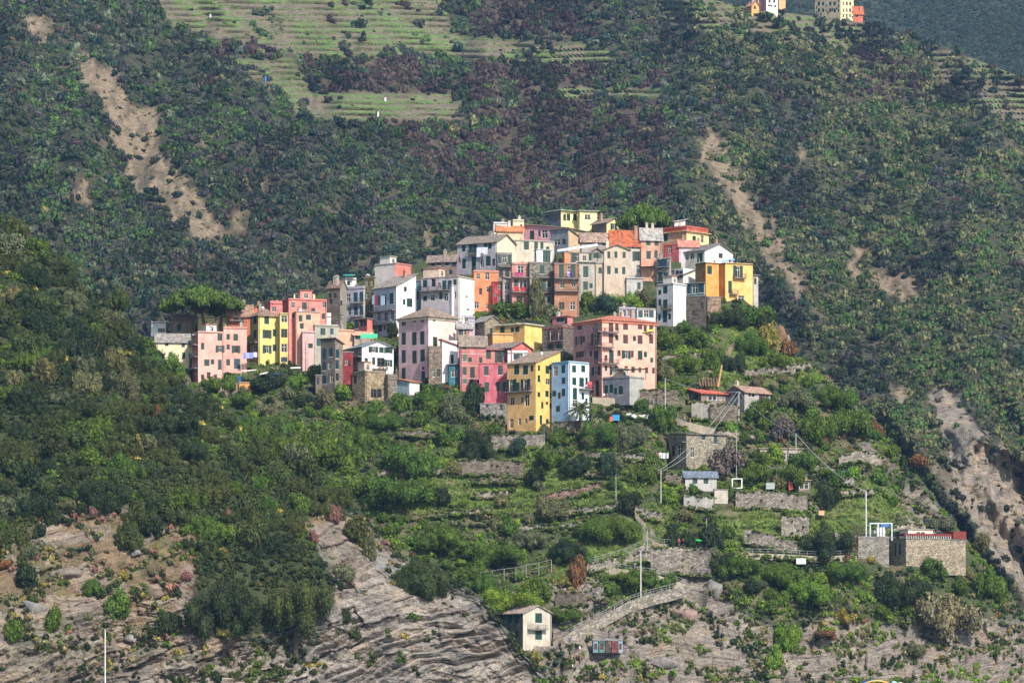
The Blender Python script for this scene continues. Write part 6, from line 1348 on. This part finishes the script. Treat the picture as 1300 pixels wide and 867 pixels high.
# --- poles and wires
POLE = {}
def pole(key, u, vt, vb, label, r=.16, arm=True, c='b4aea4', lamp=False, Yoff=-2.0, sheet=None):
    Y = float((sheet or B).at(u, vb)) + Yoff; x, y, z = P(u, vb, Y); h = (vb - vt) / F * Y; root = empty('utility_pole', (x, y, z), 0, label, 'pole')
    b = MB(); b.tube((0, 0, -1.5), (0, 0, h), r, r * .7, 8); b.build('shaft', plain('pole_wood', c, .8), root)
    if arm: b = MB(); b.box((-.5, -.06, h - .35), (.5, .06, h - .22)); [b.tube((t, 0, h - .22), (t, 0, h - .02), .05, n=6) for t in (-.42, .42)]; b.build('crossarm', M_METAL, root)
    if lamp: b = MB(); b.tube((0, 0, h - .1), (.6, 0, h + .1), .04, n=5); b.box((.5, -.12, h + .04), (.95, .12, h + .16)); b.build('lamp_head', M_METAL, root)
    POLE[key] = (x, y, z + h - .05)
pole('a', 844.5, 480, 523, 'wooden utility pole beside the dark retaining wall of the path'); pole('b', 938, 497, 534, 'utility pole with two wires in front of the small grey house'); pole('c', 839, 597, 630, 'utility pole at the left of the blue grey roofed hut')
pole('d', 1010.5, 550, 598, 'tall utility pole beside the long garden shed'); pole('e', 1099.5, 624, 680, 'tall white pole at the grey garden terrace', c='dcdcd8', arm=False); pole('f', 813.5, 700, 761, 'white and brown pole at the lower ramp', c='d8d0c8', lamp=True)
pole('g', 897, 658, 694, 'thin lamp pole beside the green parasol', r=.1, lamp=True); pole('h', 822, 672, 702, 'short pole at the bend of the zigzag ramp', r=.1); pole('i', 306, 456, 478, 'pale pole in front of the pink house garden', r=.1, arm=False); pole('j', 391, 427, 463, 'thin pole in front of the small pale pink house', r=.1, arm=False, Yoff=-4)
pole('k', 133.5, 799, 880, 'white mast rising from the rocks at the lower left', c='e8e8e6', arm=False, r=.13, sheet=A, Yoff=-4); pole('l', 935, 545, 600, 'thin bare pole behind the purple grey tree', r=.09, arm=False)
pole('m', 782, 602, 625, 'thin garden pole left of the stone cottage', r=.08, arm=False)
def wire(p, q, sag, label, r=.045):
    b = MB(); prev = None
    for i in range(25):
        t = i / 24; c = tuple(p[j] + (q[j] - p[j]) * t - (sag * 4 * t * (1 - t) if j == 2 else 0) for j in range(3))
        if prev: b.tube(prev, c, r, n=5)
        prev = c
    tag(b.build('overhead_wire', plain('wire', 'a8aaac', .5)), label, 'wire')
o_ = lambda p, d: (p[0] + d, p[1], p[2])
wire(o_(POLE['b'], -.4), o_(POLE['c'], -.4), 1.6, 'left of the two wires running down from the grey house pole', .045); wire(o_(POLE['b'], .4), o_(POLE['c'], .4), 2.6, 'right of the two wires running down from the grey house pole', .045)
wire(POLE['b'], POLE['d'], 1.5, 'wire from the grey house pole to the garden shed pole', .04); wire(POLE['d'], POLE['e'], 1.5, 'thick sagging wire from the garden shed pole to the white pole', .06); wire(POLE['h'], POLE['f'], .6, 'wire down to the pole at the lower ramp', .04); wire(POLE['a'], POLE['b'], 1.2, 'wire along the path between two poles', .03)
# --- bits and pieces
def thing_box(name, label, cat, u0, u1, vt, vb, dpt, mat, sheet=None, off=-1.5, extra=None, frame=False):
    Y = float((sheet or B).at((u0 + u1) / 2, vb)) + off; x0, y, z0 = P(u0, vb, Y); x1, _, z1 = P(u1, vt, Y); root = empty(name, (x0, y, z0), 0, label, cat); return root, x1 - x0, z1 - z0
root, w_, h_ = thing_box('parasol', 'bright green parasol over the big stone wall', 'parasol', 881, 891, 686, 694, 1, None)
b = MB(); ap = (w_ / 2, 0, h_ + .5)
for i in range(8):
    a0, a1 = i * pi / 4, (i + 1) * pi / 4; b.poly([ap, (w_ / 2 + 1.15 * cos(a0), 1.15 * sin(a0), h_), (w_ / 2 + 1.15 * cos(a1), 1.15 * sin(a1), h_)]); b.poly([(w_ / 2 + 1.15 * cos(a0), 1.15 * sin(a0), h_ - .12), (w_ / 2 + 1.15 * cos(a1), 1.15 * sin(a1), h_ - .12), (w_ / 2 + 1.15 * cos(a1), 1.15 * sin(a1), h_), (w_ / 2 + 1.15 * cos(a0), 1.15 * sin(a0), h_)])
b.build('canopy', plain('green_canvas', '35c860', .8), root); b = MB(); b.tube((w_ / 2, 0, 0), (w_ / 2, 0, h_ + .45), .04); b.build('post', M_METAL, root)
def awning(u0, v0, u1, v1, dep, Y, c, label, slope=.4, posts=2.2):
    x0, y, z0 = P(u0, v0, Y); x1, _, z1 = P(u1, v1, Y); root = empty('awning', (x0, y, z0 - posts), 0, label, 'awning'); L_ = x1 - x0; dz = z1 - z0
    b = MB(); n = 10; pts = []; fs = []
    for j in range(5):
        for i in range(n + 1): s = i / n; t = j / 4; pts.append((L_ * s, dep * t, posts + dz * s + slope * t - .18 * sin(pi * s) * sin(pi * t) + (.05 * sin(i * 2.2) if j == 0 else 0)))
    for j in range(4):
        for i in range(n): a = j * (n + 1) + i; fs.append((a, a + 1, a + n + 2, a + n + 1))
    b.slab(pts, fs, .05); b.build('canopy', plain('canvas' + c, c, .85, var=.12), root); b = MB()
    for x in (.05, L_ - .05): b.tube((x, .06, 0), (x, .06, posts + (dz if x > 1 else 0)), .05)
    for x in (.05, L_ - .05): b.tube((x, dep - .1, 0), (x, dep - .1, posts + slope + (dz if x > 1 else 0)), .05)
    b.build('post', M_METAL, root)
ya_ = float(YB(730, 400))
awning(rx('C', 855), ry('C', 402), rx('C', 1150), ry('C', 358), 3.5, ya_ - 1.5, 'e4e8f4', 'long white sail canopy over the roof terrace above the stone fronts', slope=.9)
awning(rx('D', 962), ry('D', 448), rx('D', 1046), ry('D', 436), 2.5, must2.Y0 + 3, '7ab4ec', 'light blue awning behind the golden house roof', slope=.7)
awning(rx('A', 345), ry('A', 462), rx('A', 470), ry('A', 440), 3, pinkA.Y0 + 1, 'e8e8e4', 'white awning over the roof terrace of the large pink house', slope=.5)
awning(rx('B', 246), ry('B', 162), rx('B', 330), ry('B', 160), 2.5, float(YB(440, 368)) - 1, '3a9c90', 'teal awning on the white roof house', slope=.5)
awning(rx('E', 392), ry('E', 284), rx('E', 515), ry('E', 284), 2.2, float(YB(463, 455)) - 3, '46b88a', 'green awning above the white shuttered house', slope=1.2, posts=1.8)
awning(rx('D', 395), ry('D', 478), rx('D', 502), ry('D', 474), 3, float(YB(822, 350)) - 6, '8a6a54', 'brown wooden pergola under the salmon house', slope=.2, posts=2.8)
awning(rx('H', 590), ry('H', 572), rx('H', 812), ry('H', 565), 4, cafe.Y0 + 1.5, '5c5248', 'dark pergola roof on the cafe terrace', slope=.1, posts=2.2)
awning(rx('A', 690), ry('A', 712), rx('A', 785), ry('A', 704), 2.5, float(B.at(312, 482)) - 5, 'ece8e0', 'small white garden canopy below the yellow house', slope=.4, posts=2.4)
awning(rx('A', 810), ry('A', 735), rx('A', 866), ry('A', 722), 2.2, float(B.at(335, 485)) - 6, 'e0d8d0', 'beige garden parasol roof below the yellow house', slope=.5)
awning(rx('A', 880), ry('A', 735), rx('A', 945), ry('A', 730), 2, float(B.at(348, 485)) - 6, '2a4aa8', 'dark blue garden tarpaulin below the yellow house', slope=.4)
awning(rx('A', 1020), ry('A', 692), rx('A', 1092), ry('A', 690), 2.4, float(B.at(375, 478)) - 5, 'e8d8c8', 'pale parasol roof under the small pale pink house', slope=.5)
awning(rx('H', 785), ry('H', 300), rx('H', 866), ry('H', 288), 1.4, pal.Y0 + pal.W * sin(pal.t) - 2.2, 'c8d838', 'yellow green awning on the right end of the pink palazzo', slope=.5, posts=.3)
awning(rx('K', 565), ry('K', 232), rx('K', 672), ry('K', 232), 1.0, float(B.at(908, 516)) - 3, 'f0f0ec', 'white canvas strip under the shack porch', slope=.1, posts=.8)
wallb = MB()
house('A', 664, 668, 772, 792, 845, 8, 'c88030', 'f0a040', 'flat', 'bright orange garden wall box below the violet sheets', chim=0, para=.1, notch=False, Y=float(B.at(312, 492)) - 4, name='garden_shed', cat='shed', ext=1.5, dep=3)
house('A', 520, 524, 660, 800, 850, 8, '8a7868', 'a89484', 'flat', 'low brown garden wall left of the orange garden box', chim=0, para=.1, notch=False, Y=float(B.at(290, 495)) - 4, name='garden_shed', cat='shed', ext=1.5, dep=2, wins='635,818,24,30,w;560,825,24,30,n')
root, w_, h_ = thing_box('frame', 'empty white square frame standing above the dry stone wall', 'frame', 929, 942.5, 607, 620, 1, None, off=-1.8); b = MB()
for a_, c_ in (((0, 0, 0), (.25, .15, h_)), ((w_ - .25, 0, 0), (w_, .15, h_)), ((.25, 0, 0), (w_ - .25, .15, .22)), ((.25, 0, h_ - .22), (w_ - .25, .15, h_))): b.box(a_, c_)
b.build('frame_bars', M_WHITE, root)
for i, (u, v, w0, h0, c, lab) in enumerate([(835, 580, 4, 5, 'c87878', 'pinkish beehive box at the stone cottage'), (838.5, 580, 3.5, 5, 'f0f0f0', 'white beehive box next to the pinkish one'), (843, 580, 3.5, 4.5, 'e8e8ee', 'middle white garden box at the stone cottage'), (847, 580, 3.5, 4.5, 'dcdce4', 'rightmost white garden box at the stone cottage'), (876, 590, 4.5, 5, 'c02838', 'red barrel shaped crate in front of the stone cottage'),
                                       (1017, 714, 12, 5, 'f0eee8', 'white plastic sheet box on the lower terrace'), (978, 619, 11, 6, 'b0b4b0', 'grey planks crate above the dry stone wall'), (1004, 620, 5, 8, 'c85a40', 'terracotta pot crate above the dry stone wall'), (744, 495, 8, 3.5, 'd8dce0', 'small pale boat shape tarpaulin in the palm garden'), (782, 532, 9, 5, '3a9ad0', 'bright blue tarpaulin bundle in the gardens'),
                                       (776, 533, 4, 4, 'd87048', 'orange bundle beside the blue tarpaulin'), (697, 546, 7, 4, '3a7ad0', 'blue water tank at the foot of the golden house'), (1043, 652, 7, 3.5, 'f0b890', 'pale orange crate on the terrace above the big dark tree'), (303, 484, 6, 6, '3a7ac0', 'blue garden box beside the white canopy'), (1068, 602, 8, 4, '6c90b0', 'bluish crate on the right slope ruins')]):
    Y = float(B.at(u, min(v, 890))) - 2.6; x, y, z = P(u, v, Y); k = Y / F; b = MB(); W_, H_ = w0 * k, h0 * k
    b.box((-W_ / 2, 0, -.3), (W_ / 2, .8, H_)); b.box((-W_ / 2 - .06, -.06, H_), (W_ / 2 + .06, .86, H_ + .1)); b.box((-W_ / 2 + .05, -.03, H_ * .3), (W_ / 2 - .05, -.004, H_ * .4)); b.box((-W_ / 2 + .05, -.03, H_ * .65), (W_ / 2 - .05, -.004, H_ * .75))
    o = b.build('storage_box', plain('box' + c, c, .7)); o.location = (x, y, z); tag(o, lab, 'box')
# white and blue winch gate on the grey garden terrace
root, w_, h_ = thing_box('gantry', 'white and blue steel gantry beside the rust red roof', 'gantry', 1104, 1133, 665, 686, 1, None, off=-3)
b = MB()
for x in (0, w_ * .35, w_ * .95): b.box((x, 0, 0), (x + .3, .3, h_))
b.box((0, 0, h_), (w_, .35, h_ + .3)); b.box((w_ * .2, .1, h_ * .45), (w_ * .7, .3, h_ * .6)); b.build('steel_frame', plain('pale_steel', 'c4d0dc', .5), root)
b = MB()
for i in range(3): b.tube((w_ * (.35 + .13 * i), -.2, h_ * .2), (w_ * (.35 + .13 * i), -.2, h_ * .8), .28, n=8)
b.build('cylinder', M_WHITE, root); b = MB(); b.box((w_ * .5, -.3, h_ * .82), (w_ * .85, -.05, h_ * .95)); b.build('blue_hose', plain('blue_paint', '3a78c0', .6), root)
# dead palm stem and stakes above the shack
b = MB(); Y = float(B.at(912, 489)) - 1.5; b.tube(P(911.5, 491, Y), P(916.5, 463, Y), .28, .18, 7); tag(b.build('dead_trunk', plain('dry_stem', 'c8a070', .9)), 'leaning tan dead stem above the shack', 'trunk')
for i in range(7):
    b = MB(); u = 888 + i * 3.6; Y = float(B.at(u, 489)) - 1.2; b.tube(P(u + .8, 490, Y), P(u, 479, Y), .16, .13, 6); tag(b.build('wooden_stake', plain('stake', '8c6a60', .9)), 'short leaning wooden stake above the shack roof', 'stake', 'leaning stakes above the shack')
# steps
b = MB(); st_ = [(918 + 13 * i / 15, 464 - 30 * i / 15) for i in range(16)]; sy = [float(B.at(*q)) - 1.2 for q in st_]
for (u, v), yy in zip(st_, sy): x, y, z = P(u, v, yy); b.box((x - .55, y, z - .5), (x + .55, y + 1.2, z + .12))
tag(b.build('steps', plain('old_steps', '8c7c68', .9)), 'steep steps climbing between the trees under the dark garden', 'steps')
# --- white statues / small details on the far vineyard
for (u, v, c, lab) in [(267, 21, 'd0d0d0', 'upper pale tank in the far vineyard'), (337, 100, '3878c8', 'blue water tank in the far vineyard'), (480, 145, 'e8e8e8', 'white tank in the lower far vineyard'), (489, 127, 'f0f0f0', 'second white tank in the lower far vineyard')]:
    Y = float(C.at(u, v)) - 4; x, y, z = P(u, v, Y); b = MB(); b.tube((0, 0, -2), (0, 0, .8), .45, n=10); b.tube((0, 0, .8), (0, 0, 1.0), .46, .2, 10); o = b.build('water_tank', plain('tank' + c, c, .6)); o.location = (x, y, z); tag(o, lab, 'tank')
# --- people on the paths
def person(u, vb, hpx, shirt, legs, label, Y, face=0.0, stride=.18, hair='3a2c22'):
    x, y, z = P(u, vb, Y); s = 1.72
    J = {0: (0, 0, .93, .13), 1: (0, .01, 1.12, .125), 2: (0, 0, 1.36, .15), 3: (0, -.01, 1.50, .06), 4: (0, -.02, 1.60, .095), 5: (0, -.02, 1.68, .085),
         6: (.19, 0, 1.40, .065), 7: (.24, .03, 1.13, .05), 8: (.25, -.10, .90, .035), 9: (-.19, 0, 1.40, .065), 10: (-.24, -.02, 1.13, .05), 11: (-.24, .12, .92, .035),
         12: (.10, 0, .86, .10), 13: (.11, -stride * .5, .48, .065), 14: (.11, -stride * .3, .08, .045), 15: (.11, -stride * .3 - .16, .03, .035), 16: (-.10, 0, .86, .10), 17: (-.11, stride * .4, .48, .065), 18: (-.11, stride, .09, .045), 19: (-.11, stride - .16, .03, .035)}
    E = [(0, 1), (1, 2), (2, 3), (3, 4), (4, 5), (2, 6), (6, 7), (7, 8), (2, 9), (9, 10), (10, 11), (0, 12), (12, 13), (13, 14), (14, 15), (0, 16), (16, 17), (17, 18), (18, 19)]
    me = bpy.data.meshes.new('person'); me.from_pydata([J[i][:3] for i in range(20)], E, []); o = bpy.data.objects.new('person', me); COL.objects.link(o)
    md = o.modifiers.new('s', 'SKIN'); md.use_smooth_shade = True
    for i in range(20): me.skin_vertices[0].data[i].radius = (J[i][3], J[i][3] * .85)
    me.skin_vertices[0].data[0].use_root = True
    ss = o.modifiers.new('u', 'SUBSURF'); ss.levels = 1; ss.render_levels = 1
    bpy.context.view_layer.update(); dg = bpy.context.evaluated_depsgraph_get(); m2 = bpy.data.meshes.new_from_object(o.evaluated_get(dg)); o.modifiers.clear(); o.data = m2
    m2.materials.clear()
    for m in (plain('skin', 'c8967a', .6), plain('shirt' + shirt, shirt, .9), plain('trousers' + legs, legs, .9), plain('hair' + hair, hair, .8)): m2.materials.append(m)
    for p in m2.polygons:
        c = p.center; h = c.z
        p.material_index = 3 if h > 1.68 or (h > 1.60 and c.y > .02) else 0 if h > 1.47 else (1 if h > .95 and not (abs(c.x) > .2 and h < 1.2) else (0 if abs(c.x) > .19 else (2 if h > .45 else (0 if h > .08 else 3))))
    o.location = (x, y, z); o.rotation_euler = (0, 0, face); tag(o, label, 'person', 'people on the paths')
def path_Y(u):
    q = sorted(PW, key=lambda p: abs((p[0] / p[1]) * F + 650 - u))[0]; return q[1] + 1.0
for (u, v, c, l, lab, fc) in [(766.8, 507, 'f0f0f4', '5a6478', 'person in a white shirt at the cafe, leftmost of the walkers', .5), (771.2, 507.5, 'e84850', 'e06a70', 'person in bright red clothes in front of the cafe', -1.5), (776.8, 508, 'c0b0d0', '484c60', 'person in a lilac shirt in front of the cafe doors', 1.4),
                              (794.5, 511, 'f4f4f8', '4a5470', 'person in a white shirt at the right cafe corner', 1.5), (798.8, 511.5, 'e8403c', '48506a', 'person in a red shirt at the right cafe corner', 1.4), (829.8, 516, '7898c0', 'b09080', 'person in a blue shirt walking along the dark wall', 1.3),
                              (860.2, 533, 'e08a80', '7a6a70', 'person in a salmon shirt left of the shack wall', -1.2), (869.4, 536.5, 'd87890', '5a5a68', 'person in a pink shirt left of the shack wall', 1.2), (876.2, 539, 'c87878', 'a0707c', 'person in dusty pink nearest the shack wall', 1.5)]:
    person(u, v + .8, 8, c, l, lab, path_Y(u), fc)
for (u, v, c, l, lab, fc) in [(723, 818, '2a48a8', '3a3a44', 'person in a blue shirt on the rocks below the lone stone house', .4), (736, 829, 'f0e8e4', 'c07068', 'person in white on the rocks left of the fishing sheds', 1.), (736.5, 841, 'e83838', '704040', 'person in a bright red shirt lowest on the rocks', -1.), (727, 852, 'f0f0f0', '505868', 'person in white at the bottom of the rock path', 1.3),
                              (806, 724, 'b8a8e0', '6878a8', 'person in lilac on the middle zigzag ramp', 1.5), (862, 693, 'c84848', '5a4a50', 'person in dark red at the railing of the big stone wall', .2), (868, 693, '485068', '3a3c48', 'person in dark clothes at the railing of the big stone wall', -.4)]:
    person(u, v, 8, c, l, lab, float(B.at(u, v)) - 3.2, fc)
# --- tour boat just in front of the viewer, only its canopy reaches into the picture
root = empty('boat', (P(1112, 880, 300)[0], 300, 0), .12, 'small tour boat with a yellow edged canopy at the bottom edge', 'boat')
b = MB(); L_ = 3.6; n = 14; rings = []
for i in range(n + 1):
    t = i / n; x = -L_ + 2 * L_ * t; wd = 1.15 * (1 - max(0, (t - .55) / .45) ** 2.2) * (1 if t > .02 else .92); rings.append([(x, -wd, .85 + .35 * t * t), (x, -wd * .8, .1), (x, 0, -.25), (x, wd * .8, .1), (x, wd, .85 + .35 * t * t)])
for i in range(n):
    for j in range(4): b.poly([rings[i][j], rings[i + 1][j], rings[i + 1][j + 1], rings[i][j + 1]])
    b.poly([rings[i][4], rings[i + 1][4], tuple(np.array(rings[i + 1][4]) * (1, .92, 1) - (0, 0, .05)), tuple(np.array(rings[i][4]) * (1, .92, 1) - (0, 0, .05))])
    b.poly([(rings[i][0][0], rings[i][0][1] * .95, .45), (rings[i + 1][0][0], rings[i + 1][0][1] * .95, .45), (rings[i + 1][4][0], rings[i + 1][4][1] * .95, .45), (rings[i][4][0], rings[i][4][1] * .95, .45)])
b.poly(rings[0][::-1]); b.build('hull', plain('hull_paint', 'e8ecf0', .4), root)
b = MB(); pts = []; fs = []
for i in range(9):
    for j in range(7): x = -1.5 + 2.7 * i / 8; yy = -1 + 2 * j / 6; pts.append((x, yy, 2.62 + .52 * (1 - (abs(i - 4) / 4) ** 2) * .9 - .1 * yy * yy))
for i in range(8):
    for j in range(6): fs.append((i * 7 + j, (i + 1) * 7 + j, (i + 1) * 7 + j + 1, i * 7 + j + 1))
b.slab(pts, fs, .06); cn = b.build('canopy', plain('blue_canvas', '2c5a9c', .8), root)
b = MB()
for i in range(8): b.tube(pts[i * 7], pts[(i + 1) * 7], .06, n=6)
b.build('yellow_trim', plain('yellow_canvas', 'f0c030', .7), cn)
b = MB(); [b.tube((x, yy, .9), (x, yy, 2.65), .03, n=6) for x in (-1.4, 1.1) for yy in (-.95, .95)]; b.build('post', M_METAL, root)
for (x, c, nm) in ((1.35, '9cd0ec', 'light_blue_fender'), (1.85, 'f0f0f0', 'white_buoy')):
    V, F_ = ico(2); me = np_mesh(nm, V * .26, F_, plain(nm, c, .6), True); o = link(bpy.data.objects.new(nm, me), root); o.location = (x, -.3, 2.62 + (.1 if x < 1.5 else 0)); b = MB(); b.tube((0, 0, -1.5), (0, 0, 0), .04, n=5); o2 = b.build('stay', M_METAL, o)
# ---------------------------------------------------------------- sea, air, light, camera
build_B_done = None
me = np_mesh('sea', np.array([(-1250, -200, 0), (1450, -200, 0), (1450, 1300, 0), (-1250, 1300, 0)]), np.array([[0, 1, 2, 3]]), plain('sea_water', '1c4a58', .08, var=.2, scale=.05))
tag(link(bpy.data.objects.new('sea', me)), kind='structure')
A.build(colA, rockA, 60); B.build(colB, rockB, 90); C.build(colC, rockC, 500)
D.build(lambda U, V: np.zeros(U.shape + (3,)) + (.05, .06, .035), lambda U, V: U * 0, 600)
if HAZE:
    hz = MB(); hz.box((-1350, -260, -7.5), (1550, 4400, 765)); hm = bpy.data.materials.new('haze'); hm.use_nodes = True
    nt = hm.node_tree; nt.nodes.remove(nt.nodes['Principled BSDF'])
    pv = N(nt, 'ShaderNodeVolumePrincipled'); pv.inputs['Color'].default_value = (.36, .60, 1, 1); pv.inputs['Density'].default_value = HAZE; pv.inputs['Anisotropy'].default_value = .3
    nt.links.new(pv.outputs[0], nt.nodes['Material Output'].inputs['Volume'])
    tag(hz.build('haze', hm), kind='stuff')
w = bpy.data.worlds.new('World'); sc.world = w; w.use_nodes = True; nt = w.node_tree
sk = nt.nodes.new('ShaderNodeTexSky'); sk.sky_type = 'NISHITA'; sk.sun_disc = False
sk.sun_elevation = SUN_EL; sk.sun_rotation = pi / 2 + SUN_AZ; sk.air_density = 1.2; sk.dust_density = 1.0
nt.links.new(sk.outputs[0], nt.nodes['Background'].inputs[0]); nt.nodes['Background'].inputs[1].default_value = .12
L = bpy.data.lights.new('sun', 'SUN'); L.energy = 4.0; L.angle = radians(.53); L.color = (1, .945, .85)
lo = bpy.data.objects.new('sun', L); COL.objects.link(lo)
from mathutils import Vector
sv = Vector((cos(SUN_AZ) * cos(SUN_EL), -sin(SUN_AZ) * cos(SUN_EL), sin(SUN_EL)))
lo.rotation_euler = sv.to_track_quat('Z', 'Y').to_euler(); lo.location = (200, 0, 400)
cam = bpy.data.cameras.new('camera'); co = bpy.data.objects.new('camera', cam); COL.objects.link(co); sc.camera = co
co.location = (0, 0, CZ); co.rotation_euler = (pi / 2, 0, 0); cam.sensor_width = 36; cam.lens = F / 1300 * 36
cam.shift_y = (VH - 433.5) / 1300; cam.clip_end = 12000; cam.clip_start = 1
sc.view_settings.view_transform = 'Standard'; sc.view_settings.look = 'None'; sc.view_settings.exposure = EXPOSURE; sc.view_settings.gamma = 1
sc.render.engine = 'CYCLES'
cy = sc.cycles; cy.max_bounces = 5; cy.diffuse_bounces = 3; cy.glossy_bounces = 2; cy.transmission_bounces = 3; cy.volume_bounces = 0; cy.transparent_max_bounces = 6
cy.use_adaptive_sampling = True; cy.adaptive_threshold = .02; cy.use_denoising = True; cy.denoiser = "OPENIMAGEDENOISE"; cy.denoising_prefilter = "NONE"
cy.volume_step_rate = 10
